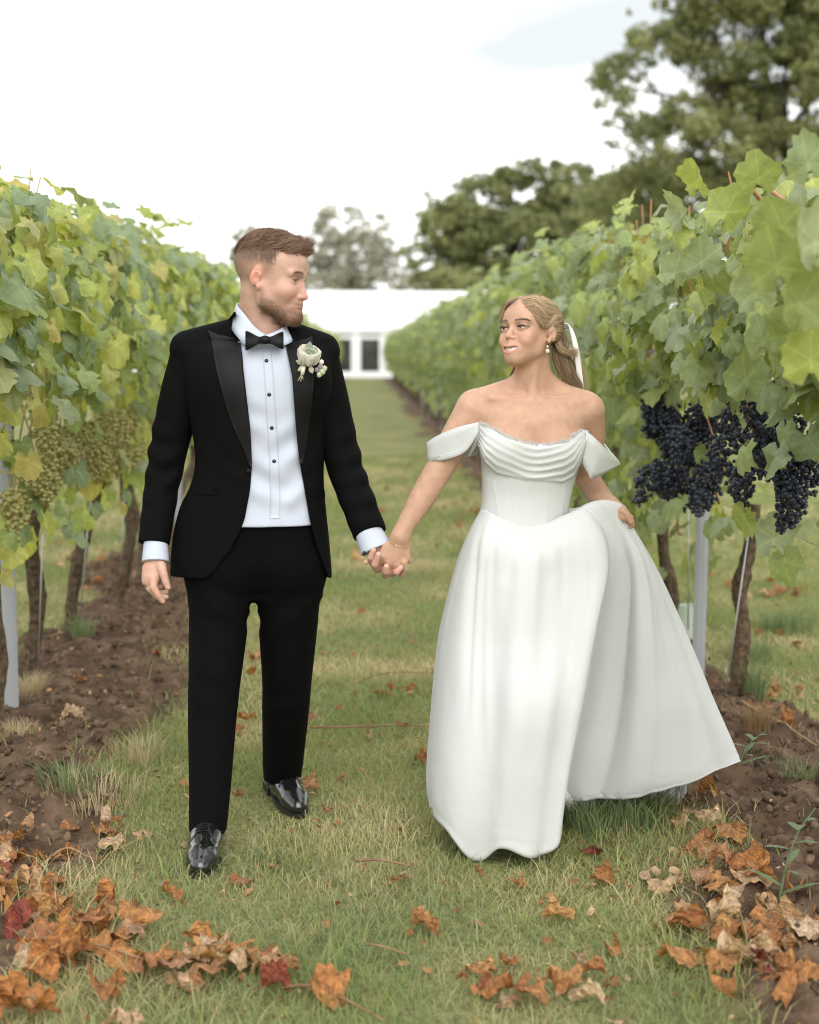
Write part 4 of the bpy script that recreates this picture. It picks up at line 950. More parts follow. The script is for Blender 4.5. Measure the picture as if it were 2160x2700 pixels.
for c, ax, am, fr, ra, ph in (((620, 1235, -.1), (.5, 0, .8), .0022, 90, .07, 0), ((820, 1260, -.1), (-.4, 0, .9), .0022, 80, .07, 1), ((560, 1150, -.1), (.9, 0, .3), .002, 60, .08, 2)):
    f, l, h = wrinkle(G(*c), ax, am, fr, ra, ph); jk.add(f, l, h, 0, 'd')
jk_full = SDF(); jk_full.ops = list(jk.ops)
def open_cut(P):
    px, py = to_px(P); a = np.interp(py, OPEN[:, 0], OPEN[:, 1]); b = np.interp(py, OPEN[:, 0], OPEN[:, 2])
    d = np.maximum(a - px, px - b) * SG; d = np.maximum(d, (P[:, 1] - (YG + .03)))
    hem = (1519 + 8 * np.sin((px - 450) / 60.0) - py) * SG       # trimmed bottom edge, lower at the sides
    return np.minimum(d, hem)
jk.add(open_cut, G(440, 1540) - .3, G(880, 830) + .3, 0.004, 's')
def jmesh(s, vox, it=1, big=False):
    V, F = s.mesh(vox, pad=.012); V, F = largest(V, F) if big else (V, F); return relax(V, F, it), F
V, F = jmesh(jk, .0042); jacket = man_part('jacket', V, F, M_SUIT)
# sleeves
def sleeve(pts, rad, wr):
    s = SDF(); s.chain([G(*p) for p in pts], rad, .02)
    for c, ax, am, fr, ra, ph in wr:
        f, l, h = wrinkle(G(*c), ax, am, fr, ra, ph); s.add(f, l, h, 0, 'd')
    return s
slL = sleeve([(506, 938, .02), (477, 1050, .03), (449, 1160, .035), (426, 1285, .01), (406, 1432, -.055)], [.066, .066, .0600, .0535, .0475],
             [((400, 1180, -.03), (.35, 0, .9), .0075, 85, .09, 0), ((440, 1250, -.05), (-.5, 0, .8), .007, 95, .08, 1), ((400, 1340, -.06), (.2, 0, 1), .0025, 90, .08, 2), ((450, 1010, -.04), (.8, 0, .5), .002, 70, .07, 0)])
slR = sleeve([(838, 940, .02), (862, 1040, .03), (884, 1130, .03), (912, 1240, .01), (978, 1413, -.07)], [.064, .064, .060, .0555, .052],
             [((930, 1190, -.05), (-.45, 0, .9), .006, 78, .085, 0), ((940, 1290, -.06), (-.2, 0, 1), .006, 88, .085, 1.5), ((975, 1360, -.1), (.1, 0, 1), .0045, 95, .06, 0), ((880, 1080, -.05), (.6, 0, .6), .0025, 60, .08, 2)])
def cut_end(s, a, b, n=None):
    """square cut across the sleeve end; the section lies past b"""
    a, b = np.asarray(a), np.asarray(b); n = (b - a) if n is None else np.asarray(n, float); n = n / np.linalg.norm(n)
    s.add(lambda P: -((P - b) @ n), b - .1, b + .1, 0.002, 's')
cut_end(slL, G(424, 1300, 0), G(409, 1434, -.055)); cut_end(slR, G(935, 1300, 0), G(975, 1409, -.068))
for s in (slL, slR):
    V, F = jmesh(s, .0040, 1, True); man_part('sleeve', V, F, M_SUIT, jacket)
# lapels, collar, pockets
Y0, Y1 = YG - .30, YG + .10
strip_patch('lapel', jk_full, [(870, 547, 551), (882, 552, 576), (893, 556, 632), (905, 558, 635), (942, 564, 640), (972, 570, 642), (1075, 597, 654), (1126, 616, 660), (1173, 638, 663), (1232, 661, 665)], Y0, Y1, .004, .003, M_SATIN, jacket, root=man, nx=12, ny=4)
strip_patch('lapel', jk_full, [(886, 820, 823), (896, 802, 826), (906, 754, 827), (925, 757, 829), (993, 771, 830), (1079, 777, 821), (1165, 784, 809), (1222, 791, 798)], Y0, Y1, .004, .003, M_SATIN, jacket, root=man, nx=12, ny=4)
strip_patch('collar', jk_full, [(822, 618, 621), (840, 605, 626), (862, 588, 630), (880, 578, 632), (890, 588, 634)], Y0, Y1, .004, .003, M_SUIT, jacket, root=man, nx=8, ny=4)
strip_patch('collar', jk_full, [(858, 752, 760), (875, 750, 775), (892, 750, 788), (901, 752, 784)], Y0, Y1, .004, .003, M_SUIT, jacket, root=man, nx=8, ny=4)
strip_patch('breast_pocket', jk_full, [(1018, 852, 856), (1026, 832, 857), (1040, 829, 852), (1046, 829, 836)], Y0, Y1, .003, .002, M_SUIT, jacket, root=man, nx=6, ny=3)
strip_patch('pocket_flap', jk_full, [(1279, 518, 522), (1284, 512, 560), (1300, 510, 574), (1304, 540, 574)], Y0, Y1, .003, .002, M_SUIT, jacket, root=man, nx=8, ny=2)
strip_patch('pocket_flap', jk_full, [(1292, 850, 856), (1300, 845, 857), (1312, 843, 858)], Y0, Y1, .003, .002, M_SUIT, jacket, root=man, nx=4, ny=2)
def button(name, px, py, sdf, m, parent, r=.006, off=.004, Yb=(Y0, Y1)):
    p = surf_hit(sdf, [px], [py], *Yb)[0] + [0, -off, 0]; n = np.array(man.location) * 0
    th = np.linspace(0, 2 * np.pi, 14, endpoint=False); Vb = [(0, -.0032, 0)] + [(r * .7 * math.cos(a), -.003, r * .7 * math.sin(a)) for a in th] + [(r * math.cos(a), -.001, r * math.sin(a)) for a in th] + [(r * math.cos(a), .004, r * math.sin(a)) for a in th]
    Fb = [(0, 1 + (i + 1) % 14, 1 + i) for i in range(14)] + [(1 + i, 1 + (i + 1) % 14, 15 + (i + 1) % 14, 15 + i) for i in range(14)] + [(15 + i, 15 + (i + 1) % 14, 29 + (i + 1) % 14, 29 + i) for i in range(14)]
    return mesh_obj(name, np.array(Vb) + p - MR, Fb, m, parent, smooth=True)
button('button', 655, 1241, jk_full, M_BLACK, jacket, .007)

# ---------------------------------------------------------------- shirt
sh = SDF(); sf, sl_, s_h = loft([row(*r, shrink=.013) for r in TORSO if r[0] < 1300] + [row(1340, 500, 846, .005, .112, .0), row(1380, 490, 846, .005, .116, .0)]); sh.add(sf, sl_, s_h, 0)
sh.cone(G(652, 880, .03), G(560, 915, .02), .045, .045, .03); sh.cone(G(738, 884, .03), G(800, 920, .02), .045, .045, .03)
sh.ell(G(700, 1010, -.06), (.13, .050, .12), .05)
for c, ax, am, fr, ra, ph in (((760, 1190, -.12), (-.55, 0, .85), .007, 75, .085, 0), ((690, 1270, -.12), (.5, 0, .9), .0065, 70, .09, 1.2), ((740, 1340, -.12), (.35, 0, .95), .0025, 85, .06, 2), ((675, 1110, -.12), (.3, 0, 1), .004, 70, .07, 0), ((770, 1290, -.12), (-.6, 0, .8), .008, 70, .07, .5)):
    f, l, h = wrinkle(G(*c), ax, am, fr, ra, ph); sh.add(f, l, h, 0, 'd')
V, F = jmesh(sh, .0042); shirt = man_part('shirt', V, F, M_SHIRT)
strip_patch('placket', sh, [(925, 693, 715), (1000, 698, 722), (1100, 704, 728), (1200, 710, 735), (1300, 713, 739), (1366, 712, 738)], Y0, Y1, .0012, .0012, M_SHIRT, shirt, root=man, nx=5, ny=8)
for px, py in ((703, 951), (710, 1040), (717, 1128), (723, 1216)): button('stud', px, py, sh, M_STUD, shirt, .0058, .003)
# collar: two folded wings round the neck
def ribbon(name, top, bot, m, parent, thick=.004, n=10, root=None):
    """cloth band between two 3D polylines, with thickness"""
    T = smooth_path(top, n); Bt = smooth_path(bot, n); k = len(T); nrm = np.cross(np.gradient(T, axis=0), Bt - T); nrm /= np.linalg.norm(nrm, axis=1)[:, None] + 1e-12
    mids = [T * (1 - t) + Bt * t + nrm * 0 for t in np.linspace(0, 1, 5)]; A = np.stack(mids, 1); O = A + nrm[:, None] * thick
    Vv = np.concatenate([A.reshape(-1, 3), O.reshape(-1, 3)]); nn = k * 5; Fs = []
    for i in range(k - 1):
        for j in range(4): a = i * 5 + j; Fs += [(a, a + 1, a + 6, a + 5), (nn + a + 5, nn + a + 6, nn + a + 1, nn + a)]
        Fs += [(i * 5, i * 5 + 5, nn + i * 5 + 5, nn + i * 5), (i * 5 + 4, nn + i * 5 + 4, nn + i * 5 + 9, i * 5 + 9)]
    for j in range(4): Fs += [(j, nn + j, nn + j + 1, j + 1), ((k - 1) * 5 + j, (k - 1) * 5 + j + 1, nn + (k - 1) * 5 + j + 1, nn + (k - 1) * 5 + j)]
    L = np.array(root.location) if root is not None else 0
    return mesh_obj(name, Vv - L, Fs, m, parent, smooth=True)
ribbon('collar', [G(700, 885, -.098), G(672, 862, -.088), G(644, 826, -.055), G(628, 806, .0), G(634, 800, .06), G(690, 806, .10), G(745, 826, .06), G(754, 850, .01), G(742, 866, -.055), G(720, 878, -.088), G(700, 885, -.098)],
       [G(702, 908, -.118), G(660, 918, -.112), G(624, 885, -.075), G(612, 860, .0), G(620, 850, .07), G(690, 850, .115), G(760, 868, .07), G(772, 892, .0), G(764, 905, -.075), G(742, 912, -.112), G(702, 908, -.118)], M_SHIRT, shirt, root=man)
# cuffs
def cuff(p0, p1, r0, r1, name='cuff', flat=None):
    s = SDF(); s.cone(p0, p1, r0, r1, 0); cut_end(s, p0, p1); V, F = jmesh(s, .003, 1); return man_part(name, V, F, M_SHIRT, shirt)
cuff(G(411, 1410, -.05), G(410, 1482, -.078), .034, .0415); cuff(G(966, 1390, -.065), G(992, 1450, -.085), .040, .0490)
th = np.linspace(0, 2 * np.pi, 12, endpoint=False)
def disc(name, c, r, m, parent, n=(0, -1, 0), h=.004):
    q = Vector(n).to_track_quat('Z', 'Y').to_matrix(); Vv = np.array([(0, 0, h)] + [(r * .75 * math.cos(a), r * .75 * math.sin(a), h * .9) for a in th] + [(r * math.cos(a), r * math.sin(a), h * .3) for a in th] + [(r * math.cos(a), r * math.sin(a), -h) for a in th]) @ np.array(q).T + c
    Fs = [(0, 1 + i, 1 + (i + 1) % 12) for i in range(12)] + [(1 + i, 13 + i, 13 + (i + 1) % 12, 1 + (i + 1) % 12) for i in range(12)] + [(13 + i, 25 + i, 25 + (i + 1) % 12, 13 + (i + 1) % 12) for i in range(12)]
    return mesh_obj(name, Vv - MR, Fs, m, parent, smooth=True)
disc('cufflink', G(961, 1458, -.120), .006, M_STUD, shirt, (-.3, -1, 0))

# ---------------------------------------------------------------- bow tie
bt = SDF()
for sgn, xk, x1, ya, yb in ((-1, 688, 647, 872, 924), (1, 708, 748, 874, 921)):
    def wing(P, sgn=sgn, xk=xk, x1=x1, ya=ya, yb=yb):
        px, py = to_px(P); t = np.clip((px - xk) / (x1 - xk), -.3, 1); top = 888 + (ya - 888) * sstep(0, 1, t) ; bot = 906 + (yb - 906) * sstep(0, 1, t); edge = (px - x1) * sgn
        d2 = np.maximum(np.maximum(top - py, py - bot), np.maximum(edge, -(px - 698) * sgn - 8)) * SG
        dep = np.abs(P[:, 1] - (YG - .140 + .012 * t ** 2)) - (.007 + .006 * sstep(0, 1, t) + .003 * np.sin((py - 896) / 6.0) * t)
        return np.maximum(d2, dep)
    bt.add(wing, G(640, 930, -.17), G(755, 865, -.10), .003)
bt.ell(G(699, 896, -.147), (.0145, .011, .0135), .004)
V, F = jmesh(bt, .0026, 2); man_part('bow_tie', V, F, M_BLACK)

# ---------------------------------------------------------------- trousers
tr = SDF()
tf, tl, th_ = loft([row(1352, 512, 838, .005, .094), row(1400, 500, 848, .008, .103), row(1480, 496, 854, .014, .112), row(1530, 504, 844, .018, .090), row(1562, 540, 812, .02, .055)], 2.3); tr.add(tf, tl, th_, .0)
tr.chain([G(586, 1500, .0), G(577, 1640, -.02), (G(566, 1790, -.09)), G(560, 1880, -.12), G(554, 2070, -.21), G(547, 2205, -.285)], [.102, .0915, .080, .0745, .063, .0545], .05)
tr.chain([G(764, 1500, .02), G(760, 1640, .04), G(757, 1790, .06), G(753, 1880, .10), G(746, 2010, .21), G(744, 2062, .26)], [.100, .0935, .0785, .0745, .0665, .0610], .05)
tr.cone(G(668, 1640, -.2), G(668, 1640, .3), .012, .012, .03, 's'); tr.cone(G(668, 1600, -.2), G(668, 1600, .3), .006, .006, .02, 's')
for c, ax, am, fr, ra, ph in (((590, 1590, -.1), (.5, 0, .85), .006, 60, .09, 0), ((560, 1830, -.15), (.25, 0, 1), .0055, 58, .09, 0), ((760, 1600, -.05), (-.5, 0, .8), .006, 56, .09, 1), ((750, 1850, 0), (-.2, 0, 1), .005, 58, .09, 0), ((745, 2000, .2), (0, 0, 1), .0025, 70, .07, 0), ((552, 2110, -.2), (0.15, 0, 1), .0012, 60, .07, 0)):
    f, l, h = wrinkle(G(*c), ax, am, fr, ra, ph); tr.add(f, l, h, 0, 'd')
cut_end(tr, G(553, 2080, -.13), G(547, 2194, -.285), (0, .15, -1)); cut_end(tr, G(747, 1990, .2), G(744, 2046, .265), (0, .12, -1))
V, F = jmesh(tr, .005); man_part('trousers', V, F, M_TROU)

# ---------------------------------------------------------------- shoes
def shoe_sdf():
    """shoe pointing to -y, ankle above the origin, sole at z=0, length about 0.30"""
    s = SDF()
    s.cone((0, .045, .040), (0, -.06, .038), .036, .040, .02); s.cone((0, -.06, .038), (0.003, -.155, .030), .041, .038, .02); s.cone((.003, -.155, .028), (.003, -.195, .024), .036, .027, .02)
    s.cone((0, .02, .05), (0, .005, .105), .040, .037, .02); s.cone((0, -.025, .058), (0, -.10, .044), .034, .033, .025)
    s.add(lambda P: P[:, 2] - .012, (-.1, -.3, -.1), (.1, .1, .012), .006, 's')
    return s
SHOE = shoe_sdf(); SV, SF = SHOE.mesh(.0034); SV = relax(SV, SF, 2)
def shoe(p, yaw, pitch, parent, label=None):
    M = np.array((Matrix.Rotation(yaw, 3, 'Z') @ Matrix.Rotation(pitch, 3, 'X'))); T = lambda V: (np.asarray(V) * 1.13) @ M.T + p - MR
    o = mesh_obj('shoe', T(SV), SF, M_SHOE, parent)
    g = Geo(); n = 28; a = np.linspace(0, 2 * np.pi, n, endpoint=False)
    ol = np.array([(.046 * math.sin(t) * (0.80 + .20 * (math.cos(t) < 0) + .12 * max(0, -math.cos(t))) + (.003 if math.cos(t) < 0 else 0), -.075 + .145 * math.cos(t), 0) for t in a])
    ol[:, 1] = np.where(ol[:, 1] < -.2, ol[:, 1] - .008, ol[:, 1])
    Vv = np.concatenate([ol + [0, 0, z] for z in (0, .013)]); g.add(T(Vv), [(i, (i + 1) % n, n + (i + 1) % n, n + i) for i in range(n)] + [tuple(range(n - 1, -1, -1)), tuple(range(n, 2 * n))]); g.build('sole', M_SOLE, o, smooth=False)
    g = Geo(); g.box((0, .045, -.010), (.070, .065, .022)); g.V = [T(v) for v in g.V]; g.build('heel', M_SOLE, o)
    # facings, laces and eyelets
    def top(x, y):
        z = np.linspace(.16, .01, 120); d = SHOE(np.stack([np.full(120, x), np.full(120, y), z], 1)); i = np.argmax(d < 0); return z[i]
    for sx in (-1, 1):
        P = [(sx * x, y, top(sx * x, y) + .0012) for x, y in ((.010, -.046), (.011, -.065), (.013, -.090), (.023, -.110), (.035, -.120))]; V, F = tube(smooth_path(P, 5), .0026, 6); mesh_obj('facing_edge', T(V), F, M_SOLE, o)
    for i in range(5):
        y = -.048 - i * .0125
        P = [(x, y + .003 * (x / .02), top(x, y) + .0028) for x in (-.021, -.012, 0, .012, .021)]; V, F = tube(smooth_path(P, 3), .0021, 6); mesh_obj('lace', T(V), F, M_BLACK, o)
    return o
shoe(np.array([G(548, 2230, -.27)[0], 4.465, -.002]), R(-1), R(0), man)
sb = shoe(np.array([G(742, 2090, .36)[0], 5.02, .022]), R(17), R(6), man)
P = [G(720, 2058, .21), G(708, 2062, .20), G(704, 2070, .19), G(712, 2068, .20), G(724, 2060, .21)]; V, F = tube(smooth_path(P, 5), .0018, 6); man_part('lace_loop', V, F, M_BLACK, sb)
# trouser-hem shadow side: socks
for c0, c1, r in ((G(547, 2165, -.275), (G(548, 2235, -.275)), .036), (G(744, 2030, .265), G(743, 2085, .29), .037)):
    V, F = tube([c0, (c0 + c1) / 2, c1], [r] * 3, 14); man_part('sock', V, F, M_BLACK)

# ---------------------------------------------------------------- head, neck and hands: one skin mesh
KH = 1.12; HC_M = G(718, 729, -.03); HM = head_frame(R(71), R(-10), R(1))
body = SDF(); place_sdf(body, head_sdf(KH), HM, HC_M)
hl = lambda *v: HM @ (np.array(v) * KH) + HC_M
body.cone(hl(0, -.030, -.045), G(684, 880, .035), .058, .066, .022); body.cone(hl(0, .0, -.07), G(696, 878, .0), .048, .054, .02)
body.cone(G(688, 870, .03), G(690, 960, .02), .07, .085, .03)
body.chain([G(690, 960, .03), G(600, 955, .03), G(506, 945, .03), G(477, 1050, .03), G(449, 1160, .035), G(426, 1285, .01), G(410, 1440, -.06)], [.05, .045, .036, .034, .032, .030, .027], .01)
body.chain([G(690, 960, .03), G(770, 955, .03), G(838, 950, .03), G(862, 1040, .03), G(884, 1130, .03), G(912, 1240, .01), G(975, 1400, -.068), G(995, 1440, -.085)], [.05, .045, .036, .034, .032, .030, .028, .027], .01)
def finger(s, pts, rad, k=.003): s.chain([np.asarray(p) for p in pts], rad, k)
def hand_left_hanging(s):
    # palm and back of the hand, seen from the thumb side
    s.chain([G(411, 1440, -.06), G(408, 1492, -.085), G(402, 1522, -.095)], [.027, .027, .0265], .012, flat=(np.array([.45, .85, .1]) / np.linalg.norm([.45, .85, .1]), .72))
    s.chain([G(395, 1500, -.085), G(391, 1530, -.09)], [.023, .020], .012)
    s.chain([G(424, 1492, -.10), G(432, 1515, -.115), G(438, 1535, -.118), G(443, 1549, -.118)], [.0165, .0125, .0112, .0088], .006)         # thumb
    finger(s, [G(405, 1522, -.105), G(405, 1549, -.118), G(416, 1568, -.118), G(429, 1585, -.112)], [.0135, .0118, .0105, .0082])
    finger(s, [G(399, 1528, -.092), G(398, 1553, -.10), G(414, 1572, -.095), G(438, 1574, -.09)], [.0135, .0118, .0105, .0085])
    finger(s, [G(393, 1528, -.078), G(393, 1550, -.085), G(412, 1566, -.075), G(438, 1561, -.07)], [.0128, .0112, .0100, .0080])
    finger(s, [G(388, 1524, -.066), G(390, 1542, -.07), G(405, 1554, -.06), G(424, 1548, -.055)], [.0115, .0098, .0088, .0072])
hand_left_hanging(body)
def hand_holding(s):
    # his left hand, palm behind hers, fingers interlaced and closed over the back of her hand
    s.chain([G(995, 1440, -.085), G(1012, 1462, -.085), G(1030, 1478, -.085)], [.028, .027, .026], .01, flat=((0, 1, 0), .62))
    finger(s, [G(1000, 1484, -.090), G(985, 1487, -.105), G(978, 1470, -.135), G(985, 1451, -.142)], [.0125, .0115, .0108, .0085])
    finger(s, [G(1012, 1492, -.090), G(994, 1501, -.112), G(989, 1488, -.146), G(998, 1462, -.158)], [.013, .012, .0115, .0090])
    finger(s, [G(1026, 1500, -.090), G(1016, 1516, -.115), G(1018, 1506, -.148), G(1019, 1494, -.158)], [.013, .012, .0115, .0092])
    finger(s, [G(1040, 1498, -.090), G(1034, 1512, -.115), G(1046, 1508, -.140), G(1057, 1496, -.142)], [.0125, .0115, .0108, .0088])
    s.chain([G(1040, 1462, -.075), G(1062, 1472, -.080), G(1080, 1478, -.092)], [.016, .0125, .0095], .006)    # thumb round the far side
    s.chain([G(970, 1479, -.115), G(964, 1483, -.118)], [.009, .007], .004)
hand_holding(body)
V, F = body.mesh(.0022); V = relax(V, F, 1, .35)
def skin_colour(V, M, c, k, base, female=False, zs=1.0):
    L = ((V - c) @ M) / k / np.array([1, 1, zs]); L[:, 2] = unlow(L[:, 2]); n = len(V); C = np.tile(np.array(base, float), (n, 1))
    headz = (L[:, 2] > -.16) & (np.abs(L[:, 0]) < .12) & (np.abs(L[:, 1]) < .16)
    def mixc(w_, col):
        nonlocal C
        w_ = np.clip(w_, 0, 1)[:, None]; C = C * (1 - w_) + np.array(col) * w_
    return L, C, headz, mixc
def r_topm(p): return sstep(.066, .090, p[:, 2] + .30 * np.clip(-p[:, 1] - .02, 0, .1) - .10 * np.clip(np.abs(p[:, 0]) - .045, 0, 1)) * sstep(.092, .078, p[:, 1])
BASE_M = (0.56, 0.345, 0.265)
L, C, hz, _ = skin_colour(V, HM, HC_M, KH, BASE_M)
def mixc(w_, col):
    global C
    w_ = np.clip(w_, 0, 1)[:, None]; C = C * (1 - w_) + np.array(col) * w_
ax_ = np.abs(L[:, 0]); A2 = np.stack([ax_, L[:, 1], L[:, 2]], 1)
mixc(hz * .30 * gauss(A2, (.045, .07, -.035), (.022, .05, .022)), (0.62, 0.24, 0.17)); mixc(hz * .55 * gauss(A2, (.0, .105, -.04), (.014, .02, .012)), (0.62, 0.25, 0.18))
mixc(hz * .65 * gauss(A2, (.083, -.014, -.0), (.014, .025, .034)), (0.66, 0.25, 0.16))
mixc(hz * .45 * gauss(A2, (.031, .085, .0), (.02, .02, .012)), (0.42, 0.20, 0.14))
lip = gauss(A2, (.0, .092, -.0775), (.022, .02, .0075)); mixc(hz * 1.0 * lip, (0.52, 0.18, 0.15))
mixc(hz * (gauss(A2, (0.0, .092, -.0768 ), (.026, .02, .0019))), (0.09, 0.03, 0.025))
nz_b = (vnoise(L[:, 0] * 260 + L[:, 1] * 90, L[:, 2] * 260, 3) - .5) * .3
beard = sstep(-.012, .006, -(L[:, 2] + .058 + .55 * np.maximum(0, .055 - L[:, 1]) * 0 - .26 * np.maximum(0, L[:, 1] * -1 + .062) * 1)) * (L[:, 1] > -.012) * (1 - sstep(.085, .10, np.abs(L[:, 0])))
cheek_line = -.062 + .62 * np.clip(.062 - L[:, 1], 0, .06)          # beard edge climbs towards the ear
bm_ = sstep(.006, -.030, L[:, 2] - cheek_line) * sstep(-.006, .012, L[:, 1] + .002) * (L[:, 2] > -.14)
must = gauss(A2, (.012, .09, -.0635), (.024, .022, .0068))
under = sstep(-.108, -.125, L[:, 2]) * sstep(.035, .02, L[:, 1])     # clean neck below the jaw
lipkeep = np.clip(gauss(A2, (.0, .092, -.0775), (.020, .02, .0080)) * 1.6, 0, 1)
bw = np.clip(np.maximum(bm_ * (1 - under), must * 1.1), 0, 1) * (1 - lipkeep) * hz
mixc(np.clip(bw * (.74 + nz_b), 0, .9), (0.20, 0.112, 0.066))
fade = sstep(.012, .062, L[:, 2] + .35 * np.clip(-.05 - L[:, 1], 0, .1)) * sstep(.042, .012, L[:, 1] - .25 * (L[:, 2] - .03)) * hz * (1 - gauss(A2, (.083, -.014, -.0), (.014, .022, .034)))
side = sstep(.036, .010, L[:, 1] - .10 * L[:, 2]) * sstep(-.062, .03, L[:, 2] - .5 * np.clip(L[:, 1] - .0, -.2, 0) * -1 * .0) * sstep(.02, -.012, L[:, 1] + .0 - .8 * np.maximum(0, L[:, 2]) * .5) * hz
earm = np.clip(gauss(A2, (.085, -.014, -.002), (.016, .022, .036)) * 1.5, 0, 1)
side = sstep(-.07, .03, L[:, 2] + .25 * np.clip(-L[:, 1] - .03, 0, .1)) * sstep(.036, .006, L[:, 1] - .10 * L[:, 2]) * (1 - earm) * hz; mixc(side * (.22 + .55 * sstep(-.03, .06, L[:, 2] + .4 * np.clip(-L[:, 1] - .03, 0, .1))), (0.20, 0.128, 0.09))
topm = r_topm(L) * hz; mixc(topm * .9, (0.15, 0.088, 0.056))
brow = np.exp(-((L[:, 2] - (.0195 + .004 * np.cos((ax_ - .03) * 60) - .10 * np.clip(ax_ - .036, 0, 1))) / .0048) ** 2) * sstep(.010, .014, ax_) * sstep(.052, .044, ax_) * (L[:, 1] > .04) * hz
mixc(.9 * brow, (0.13, 0.07, 0.042))
lash = np.exp(-((L[:, 2] - (.0055 - .25 * np.clip(np.abs(ax_ - .0315) - .006, 0, 1))) / .0022) ** 2) * (np.abs(ax_ - .0315) < .015) * (L[:, 1] > .060) * hz; mixc(.9 * lash, (0.09, 0.05, 0.035))
pxv, pyv = to_px(V); nails = 0
for c in (G(443, 1547, -.128), G(985, 1450, -.150), G(998, 1460, -.166), G(1019, 1493, -.166), G(1057, 1495, -.149)): mixc(.55 * np.exp(-((V - c) ** 2).sum(1) / .0065 ** 2), (0.74, 0.48, 0.40))
hands = (pyv > 1400); kn = vnoise(V[:, 0] * 60, V[:, 2] * 60, 9); mixc(hands * .25 * sstep(.4, .8, kn), (0.62, 0.27, 0.20))
mbody = man_part('body', V, F, M_SKIN, attr={'col': C})
# eyes: looking at her
EV, EF, efr, er = eye_mesh(KH)
def eyes(M, c, k, parent, root, gaze, iris, zs=1.0, y=.0715):
    g = np.array(gaze) / np.linalg.norm(gaze); a = EV / (.0122 * k) @ g
    Ce = np.tile([.50, .48, .46], (len(EV), 1)); Ce[a > .86] = iris; Ce[a > .955] = (.01, .01, .01); Ce[(a > .82) & (a <= .86)] = np.array(iris) * .45
    for sx in (-1, 1):
        P = (EV + np.array([sx * .031, y, 0]) * k * np.array([1, 1, zs])) @ M.T + c - root
        mesh_obj('eye', P, EF, M_EYE, parent, attr={'col': Ce})
eyes(HM, HC_M, KH, mbody, MR, (-.30, 1, -.10), (.05, .07, .08), y=.0680)
# hair: short on top, faded sides, full beard - built from strands over the scalp
def scalp_strands(sdf, M, c, k, n, region, flow, length, width, cols, seed, seg=4, lift=.5, zs=1.0, off=-.001):
    rr = np.random.default_rng(seed); out = []; cnt = 0; pts = []
    while cnt < n:
        d = rr.normal(0, 1, (n * 3, 3)); d /= np.linalg.norm(d, axis=1)[:, None]
        o = np.array([0, .01, 0]) * k; lo_, hi_ = np.full(len(d), .02), np.full(len(d), .17 * k)
        for _ in range(16):
            mid = (lo_ + hi_) / 2; v = sdf(o + d * mid[:, None]); ins = v < 0; lo_ = np.where(ins, mid, lo_); hi_ = np.where(ins, hi_, mid)
        P = o + d * lo_[:, None]; Q_ = P / k / np.array([1, 1, zs]); Q_[:, 2] = unlow(Q_[:, 2]); w_ = region(Q_); keep = rr.random(len(P)) < w_; P = P[keep]; pts.append(P); cnt += len(P)
        if len(pts) > 12: break
    P = np.concatenate(pts)[:n]; N_ = sdf.grad(P); n = len(P); fl = flow(P / k, rr); fl = fl - N_ * (fl * N_).sum(1)[:, None] * .7; fl /= np.linalg.norm(fl, axis=1)[:, None] + 1e-9
    ln = length(P / k, rr)[:, None]; S = []
    for t in np.linspace(0, 1, seg): S.append(P + N_ * off + N_ * ln * lift * (t - .45 * t * t) + fl * ln * (1 - lift * .4) * (t * .6 + .4 * t * t) + rr.normal(0, .05, (n, 3)) * ln * t)
    S = np.stack(S, 1); cc = np.array(cols[0]) * (1 - (u := rr.random((n, 1)))) + np.array(cols[1]) * u
    return strands(None, S @ M.T + c, np.full(n, width), cc)
hsdf = head_sdf(KH); hsim = head_sdf(KH, simple=True)
def r_top(p): return sstep(.062, .086, p[:, 2] + .30 * np.clip(-p[:, 1] - .02, 0, .1) - .10 * np.clip(np.abs(p[:, 0]) - .045, 0, 1)) * sstep(.094, .080, p[:, 1])
def f_top(p, rr): cl = lambda sd: (vnoise(p[:, 0] * 90 + 7, p[:, 1] * 70, sd) - .5); return np.stack([1.8 * cl(1) + rr.normal(0, .12, len(p)), .95 + 1.2 * cl(2) + rr.normal(0, .12, len(p)), .25 + .5 * sstep(.02, .08, p[:, 1]) + .8 * cl(3)], 1)
VS = [scalp_strands(hsim, HM, HC_M, KH, 7000, r_top, f_top, lambda p, rr: (.024 + .012 * sstep(-.02, .07, p[:, 1])) * rr.uniform(.6, 1.25, len(p)), .0010, ((.15, .088, .057), (.40, .255, .175)), 1, lift=.62)]
def r_side(p):
    ear = gauss(np.stack([np.abs(p[:, 0]), p[:, 1], p[:, 2]], 1), (.085, -.014, -.002), (.02, .020, .034))
    return sstep(-.06, .0, p[:, 2] + .25 * np.clip(-p[:, 1] - .03, 0, .1)) * sstep(.098, .076, p[:, 2]) * sstep(.034, .010, p[:, 1] - .10 * p[:, 2]) * (1 - np.clip(ear * 2, 0, 1)) * (.18 + .82 * sstep(-.01, .06, p[:, 2] + .4 * np.clip(-p[:, 1] - .03, 0, .1)))
VS.append(scalp_strands(hsim, HM, HC_M, KH, 7500, r_side, lambda p, rr: np.stack([0 * p[:, 0], .2 - p[:, 1] * 6, -1 + 0 * p[:, 0]], 1), lambda p, rr: .003 + .011 * sstep(.02, .08, p[:, 2]), .0007, ((.13, .080, .053), (.30, .195, .14)), 2, seg=3, lift=.45))
n0 = 0; VV, FF, CC = [], [], []
for v, f, c in VS: VV.append(v); FF.append(f + n0); n0 += len(v); CC.append(c)
man_part('hair', np.concatenate(VV), np.concatenate(FF), M_HAIR, mbody, attr={'col': np.concatenate(CC)})
